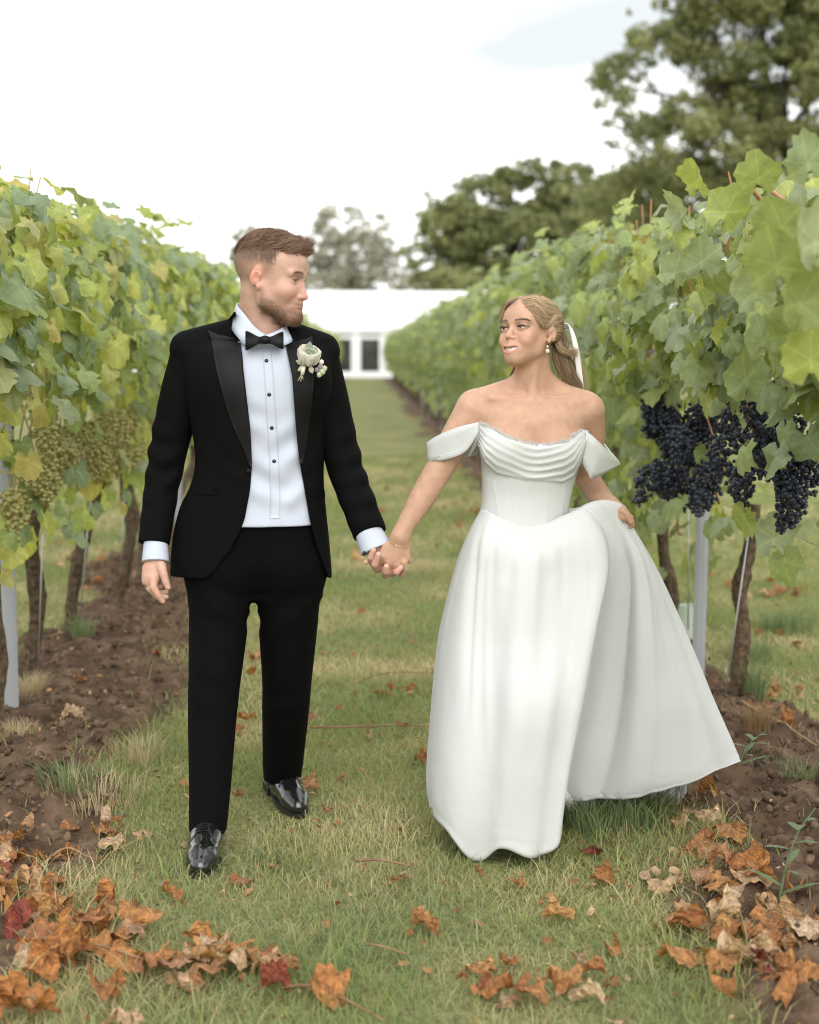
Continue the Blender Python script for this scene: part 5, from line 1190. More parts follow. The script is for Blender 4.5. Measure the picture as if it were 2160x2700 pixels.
def r_beard(p):
    cl = -.062 + .62 * np.clip(.062 - p[:, 1], 0, .06); a = np.abs(p[:, 0]); pp = np.stack([a, p[:, 1], p[:, 2]], 1)
    b = sstep(.008, -.030, p[:, 2] - cl) * sstep(-.002, .012, p[:, 1]) * (1 - sstep(-.108, -.122, p[:, 2]) * sstep(.04, .02, p[:, 1]))
    m_ = gauss(pp, (.012, .09, -.0625), (.022, .022, .006)); lip_ = np.clip(gauss(pp, (.0, .092, -.0775), (.020, .02, .0085)) * 2, 0, 1)
    return np.clip(np.maximum(b, m_), 0, 1) * (1 - lip_) * (p[:, 2] > -.13)
bv, bf, bc = scalp_strands(hsdf, HM, HC_M, KH, 5200, r_beard, lambda p, rr: np.stack([np.sign(p[:, 0]) * .0 + rr.normal(0, .3, len(p)), .35 + rr.normal(0, .3, len(p)), -1 + 0 * p[:, 0]], 1), lambda p, rr: .003 + .007 * sstep(-.06, -.11, p[:, 2]) * rr.uniform(.6, 1.3, len(p)), .0006, ((.12, .062, .036), (.36, .21, .13)), 3, seg=3, lift=.6)
def r_brow(p):
    a = np.abs(p[:, 0]); return np.exp(-((p[:, 2] - (.0195 + .004 * np.cos((a - .03) * 60) - .10 * np.clip(a - .036, 0, 1))) / .0032) ** 2) * sstep(.010, .014, a) * sstep(.052, .044, a) * (p[:, 1] > .05)
wv, wf, wc = scalp_strands(hsdf, HM, HC_M, KH, 700, r_brow, lambda p, rr: np.stack([np.sign(p[:, 0]), -.2 + 0 * p[:, 0], .35 + rr.normal(0, .2, len(p))], 1), lambda p, rr: np.full(len(p), .007), .0005, ((.12, .065, .04), (.24, .14, .09)), 4, seg=3, lift=.35)
man_part('eyebrows', wv, wf, M_HAIR, mbody, attr={'col': wc})
man_part('beard', bv, bf, M_HAIR, mbody, attr={'col': bc})

# ---------------------------------------------------------------- boutonniere
M_PETAL = mat('ivory_petal', (0.88, 0.86, 0.77), rough=0.6, transl=0.2); M_SPRIG = mat('grey_green_sprig', (0.20, 0.25, 0.17), rough=0.7); M_PALE = mat('pale_green_bud', (0.45, 0.50, 0.33), rough=0.7); M_RIB = mat('cream_ribbon', (0.72, 0.68, 0.58), rough=0.6); M_MAUVE = mat('mauve_bud', (0.26, 0.20, 0.22), rough=0.7)
bc_ = G(812, 945, -.165); bt_o = empty('boutonniere', bc_); tag(bt_o, 'white rose boutonniere with grey-green leaves pinned to the black lapel', 'boutonniere')
def petal(size, cup, open_):
    u = np.linspace(-1, 1, 7); v = np.linspace(0, 1, 6); Vp = []
    for b in v:
        for a in u: w_ = math.sin(math.pi * (0.16 + .68 * b)) ** .7; Vp.append((a * w_ * size * .75, -(cup * (1 - (a * w_) ** 2 * .8)) * size * math.sin(b * 2.4) * .5 - open_ * size * b ** 2, size * b * 1.05))
    return np.array(Vp), [(j * 7 + i, j * 7 + i + 1, j * 7 + 8 + i, j * 7 + 7 + i) for j in range(5) for i in range(6)]
for ring, (cnt, sz, op, cu) in enumerate(((3, .030, -.05, .9), (5, .039, .08, .8), (6, .043, .28, .7))):
    for i in range(cnt):
        Vp, Fp = petal(sz, cu, op); a = 2 * math.pi * i / cnt + ring * .6; M_ = np.array(Matrix.Rotation(R(28), 3, 'X') @ Matrix.Rotation(R(12), 3, 'Y') @ Matrix.Rotation(a, 3, 'Z'))
        Vp = Vp + [0, -(.004 + .003 * ring), -.016]; mesh_obj('petal', Vp @ M_.T, Fp, M_PETAL, bt_o)
def sprig_leaf(p, q, wd, m):
    p, q = np.array(p), np.array(q); d = q - p; s = np.array([d[2], 0, -d[0]]); s = s / np.linalg.norm(s); Vp = []
    for t in np.linspace(0, 1, 6): w_ = wd * math.sin(math.pi * (.08 + .9 * t)); Vp += [p + d * t + s * w_, p + d * t + [0, -.003, 0], p + d * t - s * w_]
    mesh_obj('leaf', np.array(Vp), [(i * 3 + j, i * 3 + j + 1, i * 3 + 4 + j, i * 3 + 3 + j) for i in range(5) for j in range(2)], m, bt_o)
px2 = lambda x, y, d=0: (np.array(G(x, y, -.165 + d)) - bc_)
sprig_leaf(px2(812, 935, .012), px2(818, 900, .012), .013, M_SPRIG); sprig_leaf(px2(830, 940, .01), px2(832, 915, .01), .010, M_SPRIG); sprig_leaf(px2(800, 962), px2(780, 950), .006, M_PALE); sprig_leaf(px2(806, 965), px2(785, 978), .008, M_PALE); sprig_leaf(px2(818, 965), px2(824, 985), .008, M_PALE)
for x, y, r, m in ((845, 968, .010, M_MAUVE), (836, 975, .008, M_MAUVE), (848, 955, .008, M_PETAL), (850, 980, .011, M_PALE), (842, 988, .009, M_PALE), (856, 972, .009, M_PALE)):
    V, F = ICO1; mesh_obj('bud', V * r * np.array([1, .7, 1.15]) + px2(x, y, -.003), F, m, bt_o)
for x, y in ((786, 1004), (793, 1006), (799, 1000)):
    V, F = tube([px2(800, 965), px2(797, 985), px2(x, y)], [.0022, .002, .0018], 5); mesh_obj('stem', V, F, M_PALE, bt_o)
V, F = tube([px2(801, 968, -.003), px2(797, 988, -.003)], [.0062, .0055], 10); mesh_obj('ribbon', V, F, M_RIB, bt_o)
# ================================================================== THE WOMAN IN THE WHITE GOWN
YB = 4.62; SB = YB / FPX
def Bp(px, py, dy=0.0): return at(px, py, YB + dy)
woman = empty('person', (float(Bp(1420, 2200)[0]), YB, 0.0)); WR = np.array(woman.location)
tag(woman, 'smiling blonde woman in a white off-shoulder wedding gown lifting her skirt on the right', 'person')
def w_part(name, V, F, m, parent=woman, attr=None, smooth=True): return mesh_obj(name, V - WR, F, m, parent, attr, smooth)
M_GOWN = mat('ivory_crepe', (0.605, 0.62, 0.612), rough=0.62, spec=0.3, bump=(7, 0.5)); M_LACE = mat('white_lace', (0.85, 0.85, 0.84), rough=0.7, transl=0.3)
M_PEARL = mat('pearl', (0.80, 0.74, 0.66), rough=0.18, spec=0.6, coat=0.4); M_GOLD = mat('gold_chain', (0.80, 0.55, 0.28), rough=0.25, metal=1.0); M_TOOTH = mat('teeth', (0.84, 0.82, 0.78), rough=0.25)
M_SATINW = mat('white_satin_ribbon', (0.80, 0.79, 0.77), rough=0.4)
# ---------------------------------------------------------------- skin
TOPC = np.array([(1240, 1106), (1262, 1112), (1300, 1128), (1336, 1150), (1380, 1164), (1415, 1170), (1455, 1170), (1494, 1163), (1515, 1146), (1530, 1134), (1560, 1132)], float)
KW, ZW = 0.985, 0.93
HC_W = Bp(1396, 879, .0); HW = head_frame(R(-44), R(11), R(4))
hw = lambda x, y, z: HW @ (np.array((x, y, z)) * KW * np.array([1, 1, ZW])) + HC_W
wb = SDF(); hs_w = head_sdf(KW, True, True, ZW); place_sdf(wb, hs_w, HW, HC_W)
wb.cone(hw(0, -.026, -.05), Bp(1412, 1050, .035), .047, .052, .02); wb.cone(hw(0, .0, -.06), Bp(1408, 1040, .01), .040, .046, .02)
# trapezius, clavicles, chest
wb.cone(Bp(1418, 1012, .04), Bp(1545, 1068, .02), .036, .040, .04); wb.cone(Bp(1400, 1012, .04), Bp(1255, 1062, .02), .036, .040, .04)
cf_, cl_, ch_ = loft([(Bp(1408, 1045, .02), .125, .055), (Bp(1408, 1075, .01), .160, .078), (Bp(1408, 1110, .0), .160, .092), (Bp(1405, 1160, .0), .148, .092), (Bp(1400, 1230, .0), .13, .08)], 2.2); wb.add(cf_, cl_, ch_, .03)
wb.cone(Bp(1398, 1060, -.050), Bp(1290, 1048, -.024), .006, .004, .03); wb.cone(Bp(1424, 1062, -.050), Bp(1530, 1062, -.028), .006, .004, .03)
wb.ell(Bp(1338, 1172, -.060), (.055, .036, .040), .04); wb.ell(Bp(1472, 1176, -.060), (.055, .036, .040), .04)
for a, b in ((1385, 985), (1432, 985)): pass
wb.cone(hw(-.030, .0, -.055), Bp(1402, 1062, -.045), .010, .008, .018); wb.cone(hw(.035, .0, -.055), Bp(1420, 1064, -.045), .010, .008, .018)
# arms
wb.chain([Bp(1246, 1082, .015), Bp(1208, 1145, .01), Bp(1164, 1228, .0), Bp(1112, 1316, -.01), Bp(1074, 1377, -.02), Bp(1056, 1414, -.028)], [.053, .0475, .0430, .0385, .0295, .0262], .025)
wb.chain([Bp(1552, 1084, .015), Bp(1558, 1150, .05), Bp(1546, 1258, .12), Bp(1590, 1322, .04), Bp(1632, 1350, -.03)], [.050, .045, .038, .036, .026], .02)
# hand in his
wb.chain([Bp(1056, 1412, -.028), Bp(1048, 1440, -.024), Bp(1038, 1470, -.022)], [.0262, .029, .031], .012, flat=((0, 1, 0), .60))
wb.chain([Bp(1020, 1446, -.018), Bp(1012, 1462, -.02)], [.017, .0165], .012, flat=((0, 1, 0), .8)); wb.chain([Bp(1066, 1440, -.02), Bp(1072, 1470, -.022)], [.0165, .014], .012, flat=((0, 1, 0), .8))
for pts, rad in (([(1006, 1466, -.024), (1004, 1484, -.012), (1000, 1482, .02), (996, 1466, .045)], [.0115, .0105, .0095, .0075]),
                 ([(1024, 1482, -.026), (1024, 1503, -.014), (1018, 1502, .02), (1014, 1484, .05)], [.012, .011, .010, .008]),
                 ([(1046, 1488, -.026), (1044, 1508, -.014), (1040, 1508, .02), (1036, 1492, .05)], [.012, .011, .010, .008]),
                 ([(1066, 1482, -.026), (1068, 1500, -.020), (1063, 1512, -.012), (1058, 1519, -.004)], [.0112, .0100, .0090, .0072])): wb.chain([Bp(*p) for p in pts], rad, .004)
# hand lifting the skirt: thumb over the cloth, fingers closed under it
wb.chain([Bp(1632, 1350, -.035), Bp(1646, 1360, -.05)], [.022, .020], .01); wb.chain([Bp(1642, 1346, -.060), Bp(1655, 1358, -.066), Bp(1664, 1377, -.066)], [.0115, .0098, .0075], .004)
for i, dd in enumerate((-.05, -.035, -.02, -.006)): wb.chain([Bp(1640, 1358, dd), Bp(1662, 1364, dd), Bp(1666, 1384, dd + .004), Bp(1652, 1394, dd + .01)], [.0105, .0098, .009, .0075], .004)
def skin_cut(P):
    px, py = to_px(P); t = np.interp(px, TOPC[:, 0], TOPC[:, 1]) + 16; return np.maximum(np.maximum((t - py) * SB, np.maximum(1266 - px, px - 1542) * SB), P[:, 1] - (YB + .06))
wb.add(skin_cut, Bp(1250, 1260, 0) - .15, Bp(1550, 1100, 0) + .15, .003, 's')
V, F = wb.mesh(.0022); V = relax(V, F, 1, .35)
BASE_W = (0.53, 0.32, 0.22)
L, C, hz, _ = skin_colour(V, HW, HC_W, KW, BASE_W, zs=ZW)
ax_ = np.abs(L[:, 0]); A2 = np.stack([ax_, L[:, 1], L[:, 2]], 1)
mixc(hz * .38 * gauss(A2, (.046, .066, -.034), (.022, .04, .018)), (0.66, 0.27, 0.19)); mixc(hz * .25 * gauss(A2, (.0, .10, -.04), (.014, .02, .012)), (0.66, 0.30, 0.22))
mixc(hz * .70 * gauss(A2, (.033, .09, .009), (.019, .02, .0075)), (0.30, 0.15, 0.095))
q2 = np.array([0, 0, 0])
def near_chain(P, pts, r):
    d = np.full(len(P), 9.0)
    for a, b in zip(pts[:-1], pts[1:]):
        a, b = np.array(a), np.array(b); t = np.clip((P - a) @ (b - a) / ((b - a) @ (b - a)), 0, 1); d = np.minimum(d, np.linalg.norm(P - a - t[:, None] * (b - a), axis=1))
    return sstep(r * 1.45, r * .8, d)
ul = [(-.0315, .0730, -.0592), (-.019, .0890, -.0650), (0, .0945, -.0668), (.019, .0890, -.0650), (.0315, .0730, -.0592)]; ll = [(-.0315, .0730, -.0600), (-.018, .0870, -.0845), (0, .0925, -.0925), (.018, .0870, -.0845), (.0315, .0730, -.0600)]
mixc(hz * np.maximum(near_chain(L, ul, .0046) * (ax_ < .031), near_chain(L, ll, .0060) * (ax_ < .029)), (0.58, 0.255, 0.205))
mcav = near_chain(L, [(-.029, .0740, -.0632), (-.016, .0845, -.0742), (0, .087, -.0788), (.016, .0845, -.0742), (.029, .0740, -.0632)], .0064) * (L[:, 1] < .0870 - 11 * L[:, 0] ** 2) * (ax_ < .024); mixc(hz * mcav, (0.28, 0.10, 0.085))
brow = np.exp(-((L[:, 2] - (.0215 + .0035 * np.cos((ax_ - .034) * 70) - .16 * np.clip(ax_ - .040, 0, 1))) / .0040) ** 2) * sstep(.011, .015, ax_) * sstep(.056, .046, ax_) * (L[:, 1] > .035) * hz
mixc(.85 * brow, (0.12, 0.066, 0.04))
lash = np.exp(-((L[:, 2] - (.0052 - .22 * np.clip(np.abs(ax_ - .0315) - .007, 0, 1))) / .0026) ** 2) * (np.abs(ax_ - .0325) < .0175) * (L[:, 1] > .055) * hz; mixc(.97 * lash, (0.045, 0.025, 0.018))
lash2 = np.exp(-((L[:, 2] - (-.0050 + .22 * np.clip(np.abs(ax_ - .0315) - .007, 0, 1))) / .0012) ** 2) * (np.abs(ax_ - .0325) < .016) * (L[:, 1] > .06) * hz; mixc(.55 * lash2, (0.10, 0.055, 0.04))
earm = np.clip(gauss(A2, (.085, -.014, -.002), (.016, .022, .034)) * 1.6, 0, 1)
def hair_region(p):
    a = np.abs(p[:, 0]); pp = np.stack([a, p[:, 1], p[:, 2]], 1); ear = np.clip(gauss(pp, (.085, -.012, -.008), (.020, .026, .034)) * 2.2, 0, 1)
    line = .099 - 1.0 * np.clip(a - .004, 0, .07) - 5.0 * np.clip(a - .052, 0, 1) ** 1.25       # hairline height grows lower towards the temples
    front = sstep(-.003, .006, p[:, 2] - line)                      # above the hairline
    back = sstep(.004, -.012, p[:, 1] + .022) * sstep(-.085, -.065, p[:, 2])
    return np.clip(np.maximum(front, back), 0, 1) * (1 - ear)
mixc(hz * .95 * hair_region(L) * (L[:, 2] > -.075), (0.34, 0.225, 0.135))
mixc(.5 * np.exp(-((V - Bp(1664, 1377, -.07)) ** 2).sum(1) / .007 ** 2), (0.66, 0.25, 0.22)); mixc(.7 * np.exp(-((V - Bp(1058, 1518, -.008)) ** 2).sum(1) / .0062 ** 2), (0.78, 0.66, 0.60))
wbody = w_part('body', V, F, M_SKIN, attr={'col': C})
EV, EF, efr, er = eye_mesh(KW)
eyes(HW, HC_W, KW, wbody, WR, (.48, 1, .08), (.10, .055, .03), ZW)
def r_browf(p):
    a = np.abs(p[:, 0]); return np.exp(-((p[:, 2] - (.0215 + .0035 * np.cos((a - .034) * 70) - .16 * np.clip(a - .040, 0, 1))) / .0024) ** 2) * sstep(.011, .015, a) * sstep(.056, .048, a) * (p[:, 1] > .035)
wv, wf, wc = scalp_strands(hs_w, HW, HC_W, KW, 900, r_browf, lambda p, rr: np.stack([np.sign(p[:, 0]), -.2 + 0 * p[:, 0], .25 + rr.normal(0, .2, len(p))], 1), lambda p, rr: np.full(len(p), .007), .0007, ((.05, .027, .017), (.10, .058, .036)), 4, seg=3, lift=.2, zs=ZW)
w_part('eyebrows', wv, wf, M_HAIR, wbody, attr={'col': wc})
LV = []
for sx in (-1, 1):
    for t in np.linspace(-1, 1, 26):
        p0 = np.array([sx * (.0315 + .0145 * t), .0885 - .0055 * t * t, .0038 * (1 - t * t) ** .5 + .0008]); d = np.array([sx * (.25 * t + .15), .55, .75]) * .0042 * (.5 + .5 * (t + 1) / 2); LV.append([p0, p0 + d * .5 + [0, .0008, 0], p0 + d])
LV = np.array(LV) * KW * np.array([1, 1, ZW]); wv, wf, wc = strands(None, LV @ HW.T + HC_W, np.full(len(LV), .0008), np.tile([.02, .012, .01], (len(LV), 1))); w_part('eyelashes', wv, wf, M_HAIR, wbody, attr={'col': wc})
# teeth
q_ = lambda x, y, z: np.array((x, y, float(lowz(z)))) * KW * np.array([1, 1, ZW])
for i in range(-5, 5):
    x0, x1 = i * .0051 + .0003, (i + 1) * .0051 - .0003; Vt = []
    for x in (x0, (x0 + x1) / 2, x1):
        y = .0880 - 11.5 * x * x; top = -.0640 + 6 * x * x; bot = -.0835 + 24 * x * x
        Vt += [q_(x, y - .0005, top), q_(x, y + (.0006 if x not in (x0, x1) else 0), (top + bot) / 2), q_(x, y - .0006, bot)]
    w_part('tooth', np.array(Vt) @ HW.T + HC_W, [(0, 1, 4, 3), (1, 2, 5, 4), (3, 4, 7, 6), (4, 5, 8, 7)], M_TOOTH, wbody)
# ---------------------------------------------------------------- hair
def surface_strands(sdf, M, c, k, zs, n, region, target, steps, step, off, width, cols, seed, swirl=0.0):
    rr = np.random.default_rng(seed); pts = []; cnt = 0; tries = 0
    while cnt < n and tries < 14:
        tries += 1; d = rr.normal(0, 1, (n * 2, 3)); d /= np.linalg.norm(d, axis=1)[:, None]; o = np.array([0, .0, .01]) * k; lo_, hi_ = np.full(len(d), .02), np.full(len(d), .17 * k)
        for _ in range(14):
            mid = (lo_ + hi_) / 2; ins = sdf(o + d * mid[:, None]) < 0; lo_ = np.where(ins, mid, lo_); hi_ = np.where(ins, hi_, mid)
        P = o + d * lo_[:, None]; Q = P / k / np.array([1, 1, zs]); Q[:, 2] = unlow(Q[:, 2]); P = P[rr.random(len(P)) < region(Q)]; pts.append(P); cnt += len(P)
    P = np.concatenate(pts)[:n]; n = len(P); lay = off * (.35 + .65 * rr.random((n, 1))); S = []
    for i in range(steps):
        g = sdf.grad(P, .003); dist = sdf(P)[:, None]; lift = lay * min(1, (i + .3) / 2.0); P = P - g * (dist - lift) * .8; S.append(P.copy())
        t = target(P / k, rr, i); t = t - g * (t * g).sum(1)[:, None]; t /= np.linalg.norm(t, axis=1)[:, None] + 1e-9; P = P + t * step * rr.uniform(.85, 1.15, (n, 1))
    S = np.stack(S, 1); u = np.clip(rr.random((n, 1)) * .55 + .45 * vnoise(S[:, 0, 0] * 240, S[:, 0, 2] * 240 + S[:, 0, 1] * 170, seed)[:, None], 0, 1)
    cc = np.array(cols[0]) * (1 - u) + np.array(cols[1]) * u
    return strands(None, S @ M.T + c, np.full(n, width), cc)
KNOT = np.array([0, -.112, .026])
def to_knot(p, rr, i):
    d = KNOT - p; side = np.sign(p[:, 0] + 1e-6) * sstep(.02, .07, p[:, 1]) * sstep(.085, .05, p[:, 2] * .6 + .05)
    v = d / (np.linalg.norm(d, axis=1)[:, None] + 1e-6)
    v = v + np.stack([.9 * np.sign(p[:, 0]) * sstep(-.01, .06, p[:, 1]) * sstep(.06, .015, np.abs(p[:, 0])), 0 * p[:, 0], -.55 * sstep(.0, .06, p[:, 1])], 1)     # sweep down from the parting before running back
    pe = np.stack([np.abs(p[:, 0]), p[:, 1], p[:, 2]], 1); v = v + np.array([0, -.3, 1.0]) * (2.2 * gauss(pe, (.078, -.004, .004), (.03, .030, .034)))[:, None]
    return v + np.stack([(vnoise(p[:, 2] * 60, p[:, 1] * 20, 5) - .5) * .5, 0 * p[:, 0], (vnoise(p[:, 0] * 60, p[:, 1] * 25, 6) - .5) * .6], 1)
BL = ((0.21, 0.13, 0.07), (0.80, 0.60, 0.39))
hs_s = head_sdf(KW, True, True, ZW, simple=True)
h1 = surface_strands(hs_s, HW, HC_W, KW, ZW, 10000, lambda p: hair_region(p) * (p[:, 2] > -.02), to_knot, 9, .014, .011, .0008, BL, 21)
def guide_bundle(guides, n, spread, width, cols, seed, wave=.0):
    """strands between guide curves (each a list of world points)"""
    rr = np.random.default_rng(seed); Gd = np.stack([smooth_path(g, 6) for g in guides]); k = Gd.shape[1]; wts = rr.dirichlet(np.full(len(guides), .7), n); S = np.einsum('ng,gkx->nkx', wts, Gd)
    t = np.linspace(0, 1, k)[None, :, None]; S = S + rr.normal(0, 1, (n, 1, 3)) * spread * (.35 + .65 * t) + wave * np.sin(t * 9 + rr.normal(0, .7, (n, 1, 1))) * rr.normal(0, 1, (n, 1, 3))
    u = np.clip(rr.random((n, 1)) * .6 + .4 * (wts @ rr.random((len(guides), 1))), 0, 1); cc = np.array(cols[0]) * (1 - u) + np.array(cols[1]) * u
    return strands(None, S, np.full(n, width), cc)
hg = [[Bp(1456, 900, .045), Bp(1456, 945, .025), Bp(1476, 985, .02), Bp(1496, 1012, .015), Bp(1516, 1022, .02)], [Bp(1470, 885, .07), Bp(1478, 940, .06), Bp(1492, 985, .05), Bp(1510, 1010, .04), Bp(1524, 1026, .04)],
      [Bp(1488, 870, .09), Bp(1500, 930, .085), Bp(1516, 975, .08), Bp(1524, 1005, .07), Bp(1522, 1032, .06)], [Bp(1480, 880, .10), Bp(1490, 940, .10), Bp(1500, 990, .09), Bp(1512, 1015, .08), Bp(1518, 1036, .08)]]
hg += [[Bp(1470, 885, .035), Bp(1478, 940, .020), Bp(1490, 985, .015), Bp(1504, 1008, .02), Bp(1516, 1024, .03)], [Bp(1486, 876, .05), Bp(1496, 935, .035), Bp(1508, 985, .03), Bp(1520, 1008, .035), Bp(1526, 1028, .04)]]
DKB = ((0.13, 0.08, 0.044), (0.50, 0.35, 0.21))
h2 = guide_bundle(hg, 6500, .0070, .0009, DKB, 22, .003)
h3 = guide_bundle([[Bp(1466, 880, .03), Bp(1470, 905, .02), Bp(1482, 922, .015), Bp(1502, 930, .03), Bp(1518, 924, .05)], [Bp(1468, 892, .03), Bp(1474, 916, .018), Bp(1488, 930, .015), Bp(1504, 934, .03), Bp(1516, 930, .05)]], 260, .0065, .0008, ((0.34, 0.23, 0.13), (0.74, 0.56, 0.37)), 23)
h4 = guide_bundle([[Bp(1360, 955, .06), Bp(1352, 980, .05), Bp(1346, 992, .05)], [Bp(1366, 960, .07), Bp(1362, 990, .06), Bp(1352, 1004, .06)]], 160, .003, .0009, ((0.35, 0.25, 0.15), (0.6, 0.46, 0.3)), 24)
h5 = guide_bundle([[Bp(1512, 960, .06), Bp(1532, 1000, .06), Bp(1548, 1040, .06)], [Bp(1516, 930, .07), Bp(1540, 980, .07), Bp(1560, 1035, .06)], [Bp(1505, 900, .08), Bp(1530, 940, .08), Bp(1545, 1010, .07)]], 60, .004, .0005, ((0.35, 0.25, 0.15), (0.6, 0.46, 0.3)), 25, .004)
sl = SDF(); sl.chain([Bp(1468, 880, .07), Bp(1480, 935, .06), Bp(1492, 982, .05), Bp(1510, 1012, .045)], [.020, .021, .017, .008], .01); v6, f6 = sl.mesh(.004)
VV, FF, CC = [v6], [f6], [np.tile([0.13, 0.078, 0.042], (len(v6), 1))]; n0 = len(v6)
for v, f, c in (h1, h2, h3, h4, h5): VV.append(v); FF.append(f + n0); n0 += len(v); CC.append(c)
w_part('hair', np.concatenate(VV), np.concatenate(FF), M_HAIR, wbody, attr={'col': np.concatenate(CC)})
# face-framing sweep on the far temple
h7 = guide_bundle([[Bp(1362, 787, -.05), Bp(1342, 797, -.035), Bp(1329, 816, -.015), Bp(1322, 842, .0)], [Bp(1362, 785, -.045), Bp(1340, 795, -.03), Bp(1326, 816, -.005), Bp(1321, 850, .01)], [Bp(1364, 784, -.04), Bp(1342, 792, -.02), Bp(1325, 812, .005), Bp(1318, 845, .02)]], 420, .0022, .0008, BL, 26)
w_part('fringe', h7[0], h7[1], M_HAIR, wbody, attr={'col': h7[2]})
def wribbon(name, top, bot, m, parent, thick=.003): return ribbon(name, top, bot, m, parent, thick, 8, woman)
wribbon('hair_ribbon', [Bp(1484, 852, .085), Bp(1498, 858, .065), Bp(1509, 905, .055), Bp(1518, 965, .055), Bp(1527, 1034, .055)], [Bp(1488, 868, .09), Bp(1508, 868, .065), Bp(1523, 905, .055), Bp(1533, 965, .055), Bp(1541, 1036, .055)], M_SATINW, wbody)
V, F = ICO2; ear_p = Bp(1444, 914, -.052)
for z, r in ((0, .0035), (-.013, .0062)): w_part('earring', V * np.array([1, 1, 1.2]) * r + ear_p + [0, 0, z], F, M_PEARL, wbody)
a = np.linspace(0, 2 * np.pi, 30, endpoint=False); P = np.array([Bp(1053 + 27 * math.cos(t), 1431 + 9 * math.sin(t) + 9 * math.cos(t), -.028 - .022 * math.sin(t)) for t in a] ); P = np.concatenate([P, P[:1]])
V, F = tube(P, .0009, 5, caps=False); w_part('bracelet', V, F, M_GOLD, wbody); th = np.linspace(0, 2 * np.pi, 12, endpoint=False); V, F = tube(np.array([Bp(1043, 1440, -.055) + [.003 * math.cos(t), 0, .003 * math.sin(t)] for t in np.linspace(0, 2 * np.pi, 12)]), .0008, 5); w_part('bracelet_charm', V, F, M_GOLD, wbody)

# ---------------------------------------------------------------- gown
TOPC = np.array([(1240, 1106), (1262, 1112), (1300, 1128), (1336, 1150), (1380, 1164), (1415, 1170), (1455, 1170), (1494, 1163), (1515, 1146), (1530, 1134), (1560, 1132)], float)
BOTC = np.array([(1240, 1150), (1264, 1180), (1280, 1220), (1310, 1248), (1387, 1265), (1486, 1271), (1515, 1256), (1532, 1215), (1548, 1165)], float)
def brow_(py, xl, xr, dc, b): c = Bp((xl + xr) / 2, py, dc); return (c, (xr - xl) / 2 * SB, b)
BOD = [brow_(1095, 1264, 1546, .0, .106), brow_(1150, 1262, 1546, .0, .114), brow_(1190, 1266, 1543, .0, .118), brow_(1250, 1269, 1521, .0, .108), brow_(1300, 1270, 1508, .0, .098), brow_(1350, 1265, 1500, .0, .098), brow_(1410, 1255, 1505, .0, .105)]
bd = SDF(); f_, l_, h_ = loft(BOD, 2.3); bd.add(f_, l_, h_, 0); bd.ell(Bp(1335, 1180, -.070), (.075, .054, .062), .04); bd.ell(Bp(1475, 1184, -.070), (.075, .054, .062), .04)
def cowl(P):
    px, py = to_px(P); t = np.interp(px, TOPC[:, 0], TOPC[:, 1]); b = np.interp(px, BOTC[:, 0], BOTC[:, 1]); u = (py - t) / (b - t); front = sstep(YB + .02, YB - .03, P[:, 1])
    w_ = sstep(-.05, .12, u) * sstep(1.04, .97, u); s_ = u * 5.2 + .45 * np.sin(px / 61.0 + .6) + .15 * np.sin(px / 23.0)
    fold = .5 + .5 * np.sin(2 * np.pi * s_); fold = fold ** 1.6
    return -front * w_ * (.005 + .0055 * fold * (.5 + .5 * sstep(0, .9, u)) * (.7 + .3 * np.sin(px / 37.0)))
bd.add(cowl, l_ - .02, h_ + .02, 0, 'd')
def top_cut(P):
    px, py = to_px(P); t = np.interp(px, TOPC[:, 0], TOPC[:, 1]); t = np.where(P[:, 1] > YB + .03, 1165, t); return (py - t) * SB
bd.add(top_cut, l_ - .05, h_ + .05, .004, 's')
def boning(P):
    px, py = to_px(P); d = np.zeros(len(P))
    for xa, xb in ((1297, 1318), (1345, 1360), (1398, 1402), (1448, 1440), (1496, 1478)):
        x = xa + (xb - xa) * (py - 1250) / 130.0; d += np.exp(-((px - x) / 2.6) ** 2)
    return -.0011 * d * sstep(1266, 1275, py) * (P[:, 1] < YB)
bd.add(boning, l_, h_, 0, 'd')
V, F = bd.mesh(.0032, pad=.02); V = relax(V, F, 1, .4); gown = w_part('gown', V, F, M_GOWN)
# eyelash lace along the neckline
rr = np.random.default_rng(77); px = np.concatenate([rr.uniform(1264, 1420, 420), rr.uniform(1430, 1534, 330)]); px = px[(px < 1352) | (px > 1470) | (rr.random(len(px)) < .55)]
py = np.interp(px, TOPC[:, 0], TOPC[:, 1]) + 4; P0 = surf_hit(bd, px, py, YB - .3, YB + .1) + [0, -.001, 0]; n = len(px)
ln = (.006 + .008 * np.abs(np.sin(px / 9.0))) * rr.uniform(.6, 1.2, n); dirs = np.stack([rr.normal(0, .55, n), .22 + rr.normal(0, .2, n), np.ones(n)], 1); dirs /= np.linalg.norm(dirs, axis=1)[:, None]
S = np.stack([P0 + dirs * (ln * t)[:, None] + np.stack([rr.normal(0, .002, n) * t, 0 * ln, 0 * ln], 1) for t in (0, .35, .7, 1)], 1); v, f, c = strands(None, S, np.full(n, .0009), np.tile([.8, .8, .8], (n, 1)))
w_part('lace_trim', v, f, M_LACE, gown)
